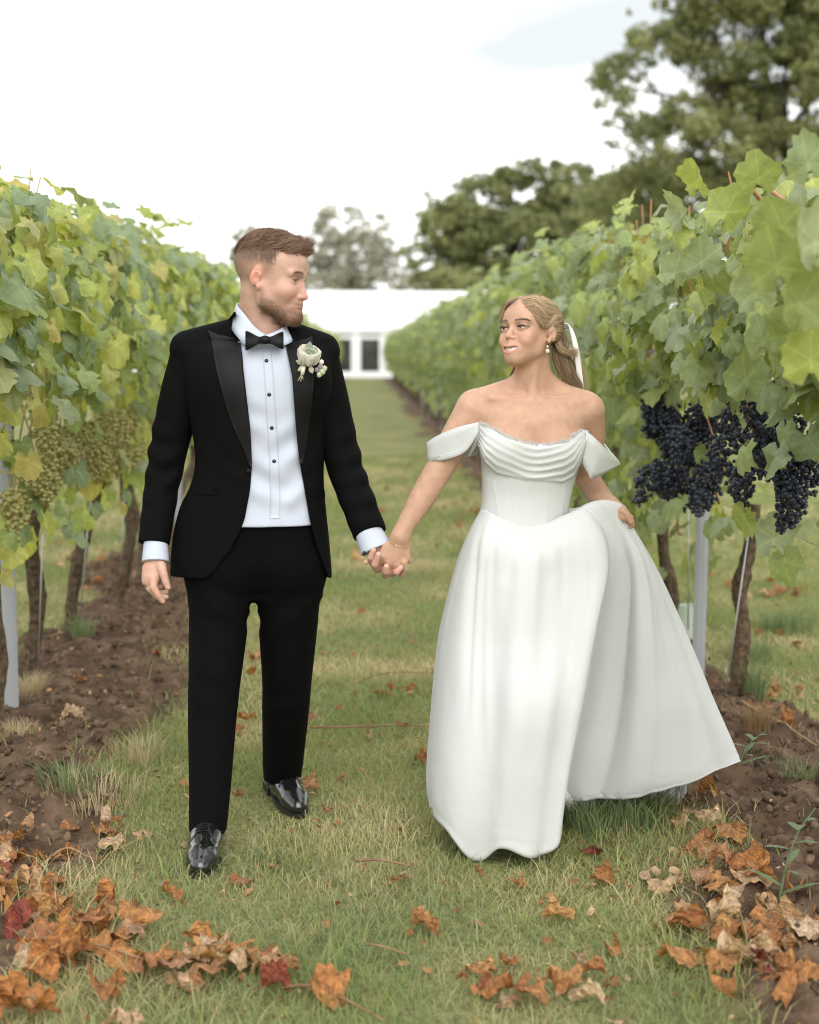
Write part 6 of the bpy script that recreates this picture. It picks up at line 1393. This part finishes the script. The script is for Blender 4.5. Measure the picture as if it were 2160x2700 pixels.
# off-shoulder sleeve bands
wribbon('sleeve_band', [Bp(1263, 1113, -.10), Bp(1215, 1124, -.085), Bp(1165, 1143, -.055), Bp(1130, 1166, -.01), Bp(1150, 1168, .055), Bp(1200, 1150, .085), Bp(1262, 1140, .08)],
        [Bp(1262, 1140, -.105), Bp(1230, 1188, -.085), Bp(1185, 1208, -.06), Bp(1134, 1218, -.01), Bp(1150, 1215, .055), Bp(1205, 1210, .085), Bp(1262, 1200, .08)], M_GOWN, gown, .005)
for o_, t_ in ((.80, .0045), (.90, .0070)):
    tp = np.array([Bp(1263, 1113, -.10), Bp(1215, 1124, -.085), Bp(1165, 1143, -.055), Bp(1130, 1166, -.01)]); bt_ = np.array([Bp(1262, 1140, -.105), Bp(1230, 1188, -.085), Bp(1185, 1208, -.06), Bp(1134, 1218, -.01)])
    A_ = tp * (1 - o_) + bt_ * o_ + [-.002, -t_, 0]; B_ = tp * .0 + bt_ + [-.002, -t_ * .6, -.001]; wribbon('sleeve_pleat', A_, B_, M_GOWN, gown, .003)
wribbon('sleeve_flap', [Bp(1261, 1130, -.09), Bp(1250, 1165, -.07), Bp(1234, 1202, -.03)], [Bp(1266, 1135, -.09), Bp(1264, 1160, -.07), Bp(1236, 1206, -.03)], M_GOWN, gown, .003)
wribbon('sleeve_band', [Bp(1546, 1136, -.09), Bp(1575, 1160, -.095), Bp(1605, 1190, -.075), Bp(1633, 1216, -.02), Bp(1612, 1192, .05), Bp(1582, 1156, .09), Bp(1540, 1140, .09)],
        [Bp(1536, 1222, -.09), Bp(1552, 1250, -.09), Bp(1568, 1262, -.08), Bp(1634, 1226, -.02), Bp(1622, 1222, .05), Bp(1590, 1200, .09), Bp(1540, 1200, .09)], M_GOWN, gown, .005)
# skirt: grid of guide points (columns run round the body, rows from waist to hem)
SK = [
 [(1272, 1340, .0), (1266, 1350, .0), (1230, 1420, .0), (1200, 1511, .0), (1164, 1671, .0), (1147, 1830, -.02), (1134, 1990, -.05), (1130, 2070, -.06), (1136, 2132, -.06)],
 [(1295, 1352, -.075), (1290, 1364, -.085), (1262, 1432, -.12), (1243, 1522, -.13), (1222, 1682, -.16), (1207, 1842, -.20), (1190, 2000, -.23), (1182, 2110, -.24), (1180, 2190, -.24)],
 [(1335, 1372, -.09), (1330, 1384, -.105), (1314, 1442, -.16), (1298, 1532, -.175), (1283, 1692, -.205), (1272, 1852, -.26), (1262, 2010, -.29), (1256, 2150, -.29), (1254, 2273, -.27)],
 [(1387, 1388, -.095), (1387, 1400, -.11), (1380, 1457, -.175), (1374, 1542, -.205), (1364, 1702, -.25), (1358, 1862, -.325), (1345, 2015, -.335), (1332, 2150, -.325), (1322, 2236, -.32)],
 [(1440, 1380, -.095), (1442, 1390, -.11), (1452, 1450, -.175), (1456, 1542, -.20), (1450, 1702, -.25), (1440, 1862, -.33), (1424, 2015, -.34), (1410, 2150, -.33), (1398, 2262, -.33)],
 [(1480, 1362, -.085), (1492, 1368, -.105), (1520, 1430, -.155), (1534, 1542, -.185), (1518, 1702, -.24), (1496, 1862, -.29), (1474, 2015, -.30), (1460, 2150, -.30), (1448, 2248, -.30)],
 [(1497, 1358, -.06), (1532, 1348, -.095), (1586, 1416, -.135), (1604, 1510, -.165), (1577, 1662, -.215), (1545, 1847, -.245), (1514, 1985, -.25), (1494, 2080, -.25), (1478, 2205, -.25)],
 [(1499, 1358, -.05), (1545, 1342, -.085), (1596, 1410, -.085), (1600, 1512, -.06), (1560, 1667, -.02), (1525, 1850, .03), (1490, 1990, .06), (1480, 2085, .08), (1479, 2118, .10)],
 [(1500, 1358, -.035), (1558, 1334, -.08), (1616, 1402, -.07), (1640, 1502, -.055), (1622, 1662, -.02), (1596, 1850, .02), (1570, 1990, .04), (1552, 2070, .06), (1545, 2110, .07)],
 [(1500, 1357, -.02), (1578, 1324, -.07), (1640, 1394, -.055), (1682, 1502, -.06), (1692, 1662, -.06), (1692, 1850, -.04), (1682, 1980, -.02), (1672, 2060, .0), (1664, 2102, .02)],
 [(1500, 1356, .0), (1602, 1320, -.055), (1652, 1378, -.045), (1710, 1496, -.03), (1757, 1662, -.01), (1792, 1850, .0), (1800, 1970, .02), (1798, 2040, .03), (1794, 2072, .04)],
 [(1500, 1354, .02), (1624, 1326, -.03), (1663, 1378, -.02), (1728, 1500, .0), (1801, 1660, .02), (1880, 1847, .04), (1932, 1962, .055), (1945, 1992, .06), (1953, 2008, .06)],
 [(1498, 1352, .05), (1606, 1330, .06), (1640, 1392, .06), (1700, 1502, .10), (1760, 1662, .14), (1820, 1850, .20), (1850, 1960, .24), (1862, 2000, .25), (1864, 2030, .25)],
 [(1460, 1350, .085), (1500, 1350, .10), (1520, 1422, .14), (1530, 1512, .20), (1540, 1672, .27), (1550, 1840, .35), (1556, 1960, .38), (1560, 2020, .40), (1560, 2060, .40)],
 [(1390, 1350, .095), (1390, 1362, .105), (1390, 1432, .14), (1390, 1522, .20), (1390, 1682, .28), (1390, 1850, .33), (1390, 1970, .35), (1390, 2040, .36), (1390, 2085, .36)],
 [(1310, 1346, .07), (1302, 1354, .075), (1275, 1422, .09), (1255, 1512, .11), (1233, 1672, .13), (1222, 1840, .13), (1212, 1990, .12), (1208, 2070, .12), (1208, 2130, .12)]]
# (columns, rows)
grid = np.array([[Bp(*p) for p in col] for col in SK])                 # (16 columns, 9 rows, 3)
def cr_open(A, m): return np.stack([smooth_path(A[i], m) for i in range(len(A))])
def cr_closed(A, m):
    n = len(A); o = []
    for i in range(n):
        a, b, c, d = A[i - 1], A[i], A[(i + 1) % n], A[(i + 2) % n]
        for t in np.linspace(0, 1, m, endpoint=False):
            # centripetal-like damping keeps the sharp fold from overshooting
            o.append(0.5 * (2 * b + (c - a) * t * .9 + (2 * a * .9 + 2 * b * -2.4 + 4 * c * 0.975 - d * .9 + a * 0) * t * t * 0 ) if False else 0.5 * (2 * b + (c - a) * t + (2 * a - 5 * b + 4 * c - d) * t ** 2 + (3 * b - a - 3 * c + d) * t ** 3))
    return np.stack(o)
G1 = cr_open(grid, 11); G2_ = cr_closed(G1, 12); nc, nr, _ = G2_.shape
# soft drape: shallow folds that grow towards the hem
cidx = np.arange(nc)[:, None] / 12.0; ridx = np.linspace(0, 1, nr)[None, :]
dr = (.006 * np.sin(cidx * 2.9 + 1.2 * np.sin(ridx * 3) + .8) + .003 * np.sin(cidx * 5.3 + 2 * ridx) + .004 * (vnoise(cidx * 1.7 + 0 * ridx, ridx * 3.0 + 0 * cidx, 8) - .5)) * sstep(.08, .5, ridx)
dr += .012 * np.exp(-((cidx - 8.9) / .28) ** 2) * sstep(.12, .35, ridx) * -1 + .010 * np.exp(-((cidx - 9.9) / .22) ** 2) * sstep(.2, .5, ridx) + .012 * np.exp(-((cidx - (1.5 + .8 * ridx)) / .30) ** 2) * sstep(.10, .3, ridx) * sstep(.75, .5, ridx)
for c0, c1, wd, am, r0, r1 in ((.7, 1.9, .16, .010, .12, .72), (1.3, 2.6, .14, -.008, .16, .8), (2.4, 2.9, .20, .007, .1, .5), (3.6, 3.3, .16, -.007, .12, .6), (4.5, 4.2, .18, .007, .1, .55), (5.2, 4.9, .14, -.006, .14, .7), (8.5, 8.3, .12, .009, .2, 1.2), (9.35, 9.2, .14, -.010, .2, 1.2), (10.3, 10.5, .12, .009, .25, 1.2), (.35, .2, .12, -.006, .2, .9), (3.1, 3.6, .3, -.010, .74, .98)):
    cc = c0 + (c1 - c0) * ridx; dr = dr + am * np.exp(-((cidx - cc) / wd) ** 2) * sstep(r0, r0 + .22, ridx) * sstep(r1, r1 - .25, ridx)
hemw = np.exp(-((ridx - .962) / .006) ** 2); dr = dr + .0016 * hemw + .0012 * (vnoise(cidx * 9 + 0 * ridx, ridx * 26 + 0 * cidx, 18) - .5)
nrm = np.cross(np.gradient(G2_, axis=0), np.gradient(G2_, axis=1)); nrm /= np.linalg.norm(nrm, axis=2)[..., None] + 1e-12
G2_ = G2_ + nrm * dr[..., None]
V = G2_.reshape(-1, 3); i = (np.arange(nc)[:, None] * nr + np.arange(nr - 1)[None, :]); j = (((np.arange(nc) + 1) % nc)[:, None] * nr + np.arange(nr - 1)[None, :]); F = np.stack([i, i + 1, j + 1, j], -1).reshape(-1, 4)
skirt = w_part('skirt', V, F, M_GOWN, gown); sm = skirt.modifiers.new('thickness', 'SOLIDIFY'); sm.thickness = .004; sm.offset = 0
# petticoat hem, lace edge and shoe under the skirt
def frill(name, pts, depth_z, amp, m, parent):
    P = smooth_path([Bp(*p) for p in pts], 10); k = len(P); t = np.arange(k); top = P + np.array([0, 0, depth_z]); bot = P + np.stack([amp * np.sin(t * .9), amp * np.cos(t * 1.3), 0 * t], 1)
    Vv = np.concatenate([top, (top + bot) / 2 + np.stack([amp * .5 * np.sin(t * .9 + .4), -.01 + 0 * t, 0 * t], 1), bot]); Fs = [(r * k + q, r * k + q + 1, (r + 1) * k + q + 1, (r + 1) * k + q) for r in range(2) for q in range(k - 1)]
    o = mesh_obj(name, Vv - WR, Fs, m, parent); sm = o.modifiers.new('thickness', 'SOLIDIFY'); sm.thickness = .004
frill('petticoat', [(1520, 2112, .12), (1548, 2140, .12), (1580, 2136, .14), (1612, 2122, .16), (1660, 2120, .17)], .14, .012, M_GOWN, gown)
frill('petticoat', [(1690, 2112, .18), (1730, 2122, .20), (1775, 2122, .20), (1798, 2106, .18), (1802, 2085, .16)], .14, .008, M_GOWN, gown)
frill('lace_hem', [(1470, 2140, .10), (1490, 2140, .10), (1506, 2138, .10), (1524, 2128, .10)], .08, .003, M_LACE, gown)
ws = SDF(); ws.cone(Bp(1302, 2264, -.12) , Bp(1304, 2266, -.21), .036, .032, .02); ws.cone(Bp(1304, 2266, -.21), Bp(1305, 2270, -.245), .032, .020, .02); ws.add(lambda P: P[:, 2] - .012, Bp(1200, 2300, -.4) - .1, Bp(1400, 2200, 0) + [.1, .1, -1], .004, 's')
v, f = ws.mesh(.003); zmin = v[:, 2].min(); w_part('shoe', v - [0, 0, zmin - .012], f, mat('ivory_lace_shoe', (0.62, 0.54, 0.44), rough=0.7, noise=(120, 0.45), bump=(160, .6)))
# ================================================================== fallen leaves, twigs, weeds, hero leaves
DRY_SHAPES = [leaf_shape(700 + k, curl=random.uniform(-.4, .6), fold=random.uniform(-.2, .6), crumple=random.uniform(.25, .7), teeth=.05, roll=random.uniform(.7, 1.5)) for k in range(14)]
DRY_ME = leaf_mesh_data('fallen_leaf', M_DRY, DRY_SHAPES)
rl = np.random.default_rng(404)
def soil_or_grass_z(x, y): return float(gz(x, y))
def fallen(px, py, size, label, group=None, flat=1.0, lift=.012):
    p = ground_at(px, py, 0.02); x, y = p[0], p[1]; z = soil_or_grass_z(x, y)
    me = DRY_ME[rl.integers(0, 14)]; o = link('fallen_leaf', me)
    s = size; o.scale = (s * rl.uniform(.85, 1.15), s, s * rl.uniform(.55, 1.0) * flat); o.rotation_euler = (rl.normal(0, .20), rl.normal(0, .20), rl.uniform(0, 6.28))
    zmin = -.5; V = np.array([v.co[:] for v in me.vertices]) * np.array(o.scale); M_ = np.array(o.rotation_euler.to_matrix()); low = (V @ M_.T)[:, 2].min()
    g = float(soil_mask(np.array([x]), np.array([y]))[0]); o.location = (x, y, z - low - .006 + lift * (1 - g)); tag(o, label, 'fallen leaf', group or 'fallen vine leaves'); return o
D = 1.2522
for dx, dy, s, lab in ((896, 1948, .145, 'large flat pale tan leaf alone on the grass at the bottom middle'), (845, 1850, .105, 'crumpled brown leaf lying by a thin twig left of the gown hem'), (1178, 1925, .11, 'dark red curled leaf on the grass below the gown'),
        (1290, 2000, .12, 'bright orange upright leaf on the grass at lower right of middle'), (1245, 1792, .10, 'orange crumpled leaf just right of the gown front hem'), (1266, 1848, .10, 'amber leaf half sunk in grass under the orange leaf by the hem'),
        (1088, 1860, .10, 'long dull brown leaf just below the shoe of the woman'), (695, 2105, .16, 'big tan leaf at the very bottom left of the middle'), (515, 1852, .09, 'small orange leaf beside the front black shoe'),
        (655, 1655, .11, 'tan leaf behind the rear black shoe'), (500, 1668, .06, 'small tan leaf between the two black shoes'), (683, 1938, .055, 'small amber leaf on open grass right of the front shoe'), (885, 1600, .085, 'orange leaf touching the left edge of the white skirt'),
        (150, 1516, .12, 'pale cream leaf on bare soil beside the left post'), (332, 1378, .10, 'bright orange leaf on soil beside the front trouser leg'), (178, 1442, .085, 'orange brown leaf on soil behind the cream leaf'), (1650, 1528, .12, 'pale ochre leaf on soil right of the leaning trunk'),
        (1535, 1760, .15, 'long orange tan leaf lying on the clods at right'), (775, 1548, .07, 'small reddish leaf under the long twig in mid alley'), (575, 1818, .04, 'tiny orange leaf between shoe and grass')):
    fallen(dx * D, dy * D, s, lab, 'fallen leaves that lie apart')
def heap(n, cx, cy, sx, sy, s0, s1, label, group):
    for _ in range(n): fallen(rl.normal(cx, sx) * D, rl.normal(cy, sy) * D, rl.uniform(s0, s1), label, group, lift=.01 + .02 * rl.random())
heap(56, 150, 1985, 105, 62, .09, .165, 'crumpled tan leaf in the leaf heap at the lower left corner', 'leaves of the lower left heap')
heap(14, 40, 1800, 40, 50, .08, .14, 'brown leaf at the left edge beside the bare soil', 'leaves at the left edge')
heap(9, 200, 1765, 45, 22, .08, .13, 'rusty leaf in the small drift between soil and front shoe', 'leaves of the small left drift')
heap(24, 420, 2035, 85, 32, .08, .15, 'tan leaf in the drift stretching right from the lower left heap', 'leaves of the lower left drift')
heap(34, 1560, 1905, 65, 75, .09, .16, 'orange tan leaf among the clods at lower right', 'leaves on the right soil')
heap(18, 1650, 2045, 60, 50, .08, .15, 'brown leaf in the lower right corner', 'leaves of the lower right corner')
heap(20, 1130, 2075, 95, 38, .05, .11, 'brown leaf half hidden in grass at the bottom right of the middle', 'leaves in the bottom grass')
heap(12, 1480, 1735, 50, 40, .06, .13, 'rust leaf beside the trailing edge of the gown', 'leaves beside the gown')
heap(14, 1620, 1240, 50, 14, .07, .13, 'blurred orange leaf in the drift beyond the right-hand trunk', 'leaves beyond the right row')
heap(14, 1640, 1440, 45, 60, .06, .11, 'dry leaf in the weedy grass right of the trunk', 'leaves in the right weeds')
heap(16, 190, 1180, 75, 45, .06, .12, 'blurred orange leaf on the grass behind the left-hand trunks', 'leaves behind the left row')
for t_ in np.linspace(0, 1, 7): heap(4, 868 + 150 * t_, 830 + 290 * t_, 14 + 16 * t_, 14 + 14 * t_, .10, .15, 'blurred orange leaf on the soil strip under the right-hand row', 'leaves under the right row')
heap(12, 860, 1060, 55, 85, .09, .15, 'blurred orange leaf along the right side of the far alley', 'leaves of the far alley')
heap(18, 580, 1450, 70, 70, .05, .10, 'small orange leaf on the grass between his legs', 'leaves between the legs')
heap(16, 780, 1480, 90, 70, .05, .09, 'small orange leaf on the mid alley grass between the couple', 'leaves of the mid alley')
heap(8, 700, 1790, 240, 110, .03, .06, 'leaf scrap scattered in the near grass around the shoes', 'leaf scraps near the shoes')
def litter():
    n = 2600; y = 3.0 + 9.0 * rl.random(n) ** 1.2; x = rl.uniform(-1, 1, n) * (.3 * y + .3); z = gz(x, y); VV, FF, CC = [], [], []; n0 = 0
    tones = np.array([(.42, .24, .11), (.34, .15, .06), (.25, .12, .055), (.52, .36, .21)])
    for i in range(n):
        V, F = LIT[i % 6]; s = .008 + .030 * rl.random() ** 2; M_ = np.array(Euler((rl.normal(0, .5), rl.normal(0, .5), rl.uniform(0, 6.28))).to_matrix())
        VV.append((V * s) @ M_.T + [x[i], y[i], z[i] + .010 + .012 * rl.random()]); FF.append(np.array(F) + n0); n0 += len(V); CC.append(np.tile(tones[rl.integers(0, 4)] * rl.uniform(.7, 1.15), (len(V), 1)))
    o = mesh_obj('leaf_litter', np.concatenate(VV), np.concatenate(FF), mat('litter', rough=.85, spec=.15, attr='col', transl=.15), attr={'col': np.concatenate(CC)}, kind='stuff', smooth=False); o['label'] = 'tiny brown scraps of dry leaf scattered through the grass'; o['category'] = 'leaf litter'
LIT = []
for k in range(6):
    a = np.linspace(0, 2 * np.pi, 6, endpoint=False); r_ = rl.uniform(.3, .6, 6); LIT.append((np.concatenate([[[0, 0, .12]], np.stack([r_ * np.cos(a), r_ * np.sin(a) * .7, rl.normal(0, .12, 6)], 1)]), [(0, 1 + i, 1 + (i + 1) % 6) for i in range(6)]))
litter()
def twig(pts, r, label, m=None):
    P = smooth_path([ground_at(x * D, y * D, 0.03) + [0, 0, h] for x, y, h in pts], 6); P[:, 2] = np.maximum(P[:, 2], gz(P[:, 0], P[:, 1]) + .012)
    V, F = tube(P, np.linspace(r, r * .5, len(P)), 6); o = mesh_obj('fallen_cane', V, F, m or M_TWIG); tag(o, label, 'twig', 'fallen vine canes')
M_TWIG = mat('dry_cane', (0.24, 0.14, 0.075), rough=0.8, noise=(20, .4))
twig([(650, 1532, 0), (740, 1536, .01), (830, 1530, .005), (912, 1530, 0)], .0045, 'long thin cane lying across the alley between the couple')
twig([(745, 1440, 0), (800, 1424, .01), (850, 1420, .01), (905, 1418, 0)], .0035, 'thin cane farther up the alley left of the white skirt')
twig([(750, 1812, 0), (800, 1818, .01), (870, 1824, 0)], .005, 'short brown cane above the crumpled leaf left of the gown')
twig([(765, 1988, 0), (800, 1996, .005), (860, 2010, 0)], .004, 'short reddish cane under the big pale leaf')
twig([(590, 2080, 0), (650, 2085, .01), (720, 2110, .01), (810, 2150, 0)], .0045, 'bent cane at the bottom edge left of the middle')
twig([(60, 1925, .0), (110, 1990, .03), (220, 2010, .02), (360, 2040, 0)], .005, 'long bent cane in the lower left leaf heap')
twig([(80, 1830, 0), (140, 1800, .02), (200, 1815, 0)], .005, 'forked cane on the soil edge at left')
twig([(1560, 1480, 0), (1640, 1530, .02), (1720, 1570, 0)], .004, 'pale cane across the soil right of the trunk', M_CANE_P)
# ------------------------------------------------------------------ weeds and tufts
def tuft(px, py, n, h, spread, cols, label, cat='grass tuft', w_=.004, name='grass_tuft'):
    p = ground_at(px, py, 0.0); x0, y0 = p[0], p[1]; z0 = soil_or_grass_z(x0, y0); P = np.zeros((n, 5, 3)); a = rl.uniform(0, 6.28, n); r = spread * .35 * np.sqrt(rl.random(n)); bx, by = r * np.cos(a), r * np.sin(a); hh = h * rl.uniform(.45, 1.1, n); ln = rl.uniform(.2, 1.0, n) * hh * .9
    wx, wy = -np.sin(a) * w_ / 2, np.cos(a) * w_ / 2; b2 = a + rl.normal(0, .6, n)
    P[:, 0] = np.stack([bx - wx, by - wy, 0 * a - .01], 1); P[:, 1] = np.stack([bx + wx, by + wy, 0 * a - .01], 1); mx, my = bx + np.cos(b2) * ln * .35, by + np.sin(b2) * ln * .35
    P[:, 2] = np.stack([mx + wx, my + wy, hh * .62], 1); P[:, 3] = np.stack([mx - wx, my - wy, hh * .62], 1); P[:, 4] = np.stack([bx + np.cos(b2) * ln, by + np.sin(b2) * ln, hh * .95], 1)
    b = (5 * np.arange(n))[:, None]; F = np.concatenate([b + np.array([[0, 1, 2]]), b + np.array([[0, 2, 3]]), b + np.array([[3, 2, 4]])]); u = rl.random((n, 1)); C = np.repeat((np.array(cols[0]) * (1 - u) + np.array(cols[1]) * u)[:, None], 5, 1).reshape(-1, 3)
    o = mesh_obj(name, P.reshape(-1, 3), F, MATS['grass_blade'], attr={'col': C}, smooth=False, loc=(x0, y0, z0)); tag(o, label, cat, 'tufts and weeds')
GRN = ((0.16, 0.22, 0.08), (0.27, 0.33, 0.17)); STR = ((0.42, 0.34, 0.19), (0.62, 0.52, 0.32)); BRN = ((0.25, 0.16, 0.08), (0.42, 0.29, 0.15))
tuft(60 * D, 1470 * D, 420, .10, .22, STR, 'pale straw tuft at the foot of the first left trunk', w_=.002); tuft(40 * D, 1560 * D, 300, .08, .22, STR, 'matted straw tuft at the foot of the left post', w_=.002)
tuft(175 * D, 1365 * D, 120, .16, .16, GRN, 'green grass tuft at the foot of the second left trunk'); tuft(200 * D, 1690 * D, 200, .10, .50, STR, 'pale dry grass tuft on the soil edge left of the front leg', w_=.003); tuft(150 * D, 1670 * D, 160, .12, .3, GRN, 'low green tuft beside the pale dry tuft at left')
tuft(1660 * D, 1330 * D, 260, .14, .40, GRN, 'tall green grass clump right of the leaning trunk'); tuft(1600 * D, 1560 * D, 260, .12, .16, BRN, 'brown dead weed tuft at the right of the gown edge', w_=.002)
tuft(1330 * D, 1730 * D, 420, .13, .34, GRN, 'lush grass clump under the trailing petticoat', w_=.004); tuft(1250 * D, 1740 * D, 300, .12, .3, GRN, 'lush grass clump in the shade behind the front hem', w_=.004)
tuft(1580 * D, 1390 * D, 160, .12, .3, GRN, 'low weed clump at the base of the right post'); tuft(1690 * D, 1650 * D, 160, .09, .3, GRN, 'weed clump at the right edge above the clods'); tuft(560 * D, 1810 * D, 70, .03, .16, GRN, 'low broad-leaved weed patch between the shoes', w_=.010)
tuft(1590 * D, 1480 * D, 120, .20, .12, GRN, 'thin weed stems in front of the leaning trunk'); tuft(300 * D, 1600 * D, 160, .10, .3, STR, 'dry grass fringe beside the front trouser leg', w_=.003)
def stem_weed(px, py, h, label):
    p = ground_at(px, py, 0); z = soil_or_grass_z(p[0], p[1]); e = empty('weed', (p[0], p[1], z)); tag(e, label, 'weed', 'tufts and weeds')
    P = smooth_path([(0, 0, 0), (.02, 0, h * .4), (.05, 0, h * .75), (.09, -.01, h)], 5); V, F = tube(P, np.linspace(.004, .0015, len(P)), 6); mesh_obj('stem', V, F, M_WEED, e)
    for i in range(9):
        t = (i + 1) / 10.5; b = P[int(t * (len(P) - 1))]; a = i * 2.4; L_ = .09 * (1.1 - t) + .02; q = b + np.array([math.cos(a) * L_, math.sin(a) * L_, L_ * .45]); d = q - b; s = np.cross(d, [0, 0, 1]); s /= np.linalg.norm(s); Vp = []
        for u in np.linspace(0, 1, 5): w_ = .011 * math.sin(math.pi * (.1 + .85 * u)); Vp += [b + d * u + s * w_ - [0, 0, .02 * u * u], b + d * u - s * w_ - [0, 0, .02 * u * u]]
        mesh_obj('leaf', np.array(Vp), [(k * 2, k * 2 + 1, k * 2 + 3, k * 2 + 2) for k in range(4)], M_WEED, e)
M_WEED = mat('weed_green', (0.17, 0.24, 0.12), rough=0.6, transl=.25)
stem_weed(1640 * D, 1905 * D, .26, 'upright leafy weed growing from the clods at right'); stem_weed(1555 * D, 1640 * D, .13, 'small weed beside the tip of the trailing skirt')
# ------------------------------------------------------------------ particular leaves and canes of the near right vines
def hero_leaf(v, px, py, Y, s, rot, me):
    p = at(px, py, Y) - np.array(v.location); o = link('leaf', me, parent=v); m = Euler([R(a) for a in rot]).to_matrix(); o.matrix_local = Matrix.LocRotScale(Vector(p), m.to_quaternion(), Vector((s, s, s)))
RV = VINES[5:]
for k, (px, py, Y, s, rx, ry, rz) in enumerate(((2050, 700, 3.25, .17, 75, 10, 150), (2110, 800, 3.1, .16, 80, -15, 200), (1990, 770, 3.5, .13, 70, 20, 170), (2140, 950, 3.2, .17, 85, 5, 185), (2090, 880, 3.3, .15, 70, -10, 160), (1965, 1000, 3.9, .16, 80, 15, 195), (1915, 560, 4.0, .15, 78, -25, 190), (2000, 470, 3.9, .15, 50, 10, 170), (1840, 480, 4.3, .14, 70, -10, 120), (1800, 560, 4.5, .15, 75, 20, 100), (2150, 640, 3.0, .18, 80, 0, 210), (2060, 600, 3.4, .15, 60, 10, 140), (2130, 430, 3.5, .14, 60, 20, 180), (1850, 690, 4.4, .15, 75, 5, 170), (1780, 720, 4.8, .14, 78, -12, 190), (2010, 900, 3.8, .14, 70, 25, 200))):
    hero_leaf(RV[0 if Y < 3.7 else 1], px, py, Y, s, (rx, ry, rz), LEAF_ME_R[k % 8])
hero_leaf(RV[3], 2040, 1420, 5.85, .22, (82, 0, 185), LEAF_ME_R[2]); hero_leaf(RV[3], 1905, 1400, 5.95, .11, (80, 30, 170), LEAF_ME_R[5]); hero_leaf(RV[3], 1850, 1200, 5.9, .10, (80, 0, 190), LEAF_ME_R[1]); hero_leaf(RV[3], 1985, 1110, 5.8, .11, (80, 10, 170), LEAF_ME_R[3])
def hero_cane(v, pts, r, m=M_CANE):
    P = smooth_path([at(*p) - np.array(v.location) for p in pts], 6); V, F = tube(P, np.linspace(r, r * .8, len(P)), 8); mesh_obj('cane', V, F, m, v)
hero_cane(RV[1], [(1948, 455, 4.2), (2010, 530, 4.25), (2080, 600, 4.3)], .0075, M_CUT := mat('cut_cane', (0.42, 0.22, 0.12), rough=.5, noise=(12, .25))); hero_cane(RV[1], [(1958, 452, 4.15), (2030, 500, 4.15), (2090, 545, 4.15)], .0075, M_CUT)
for pts in (([(1975, 1020, 5.8), (1968, 1160, 5.8), (1975, 1260, 5.75)]), ([(1850, 1000, 6.0), (1862, 1090, 5.95), (1920, 1260, 5.85)]), ([(2100, 1100, 5.4), (2080, 1200, 5.5), (2070, 1300, 5.6)]), ([(1790, 1310, 6.9), (1788, 1400, 6.9), (1800, 1410, 6.9)]), ([(1870, 880, 5.6), (1900, 950, 5.6), (1905, 1000, 5.7)])): hero_cane(RV[3], pts, .0045)
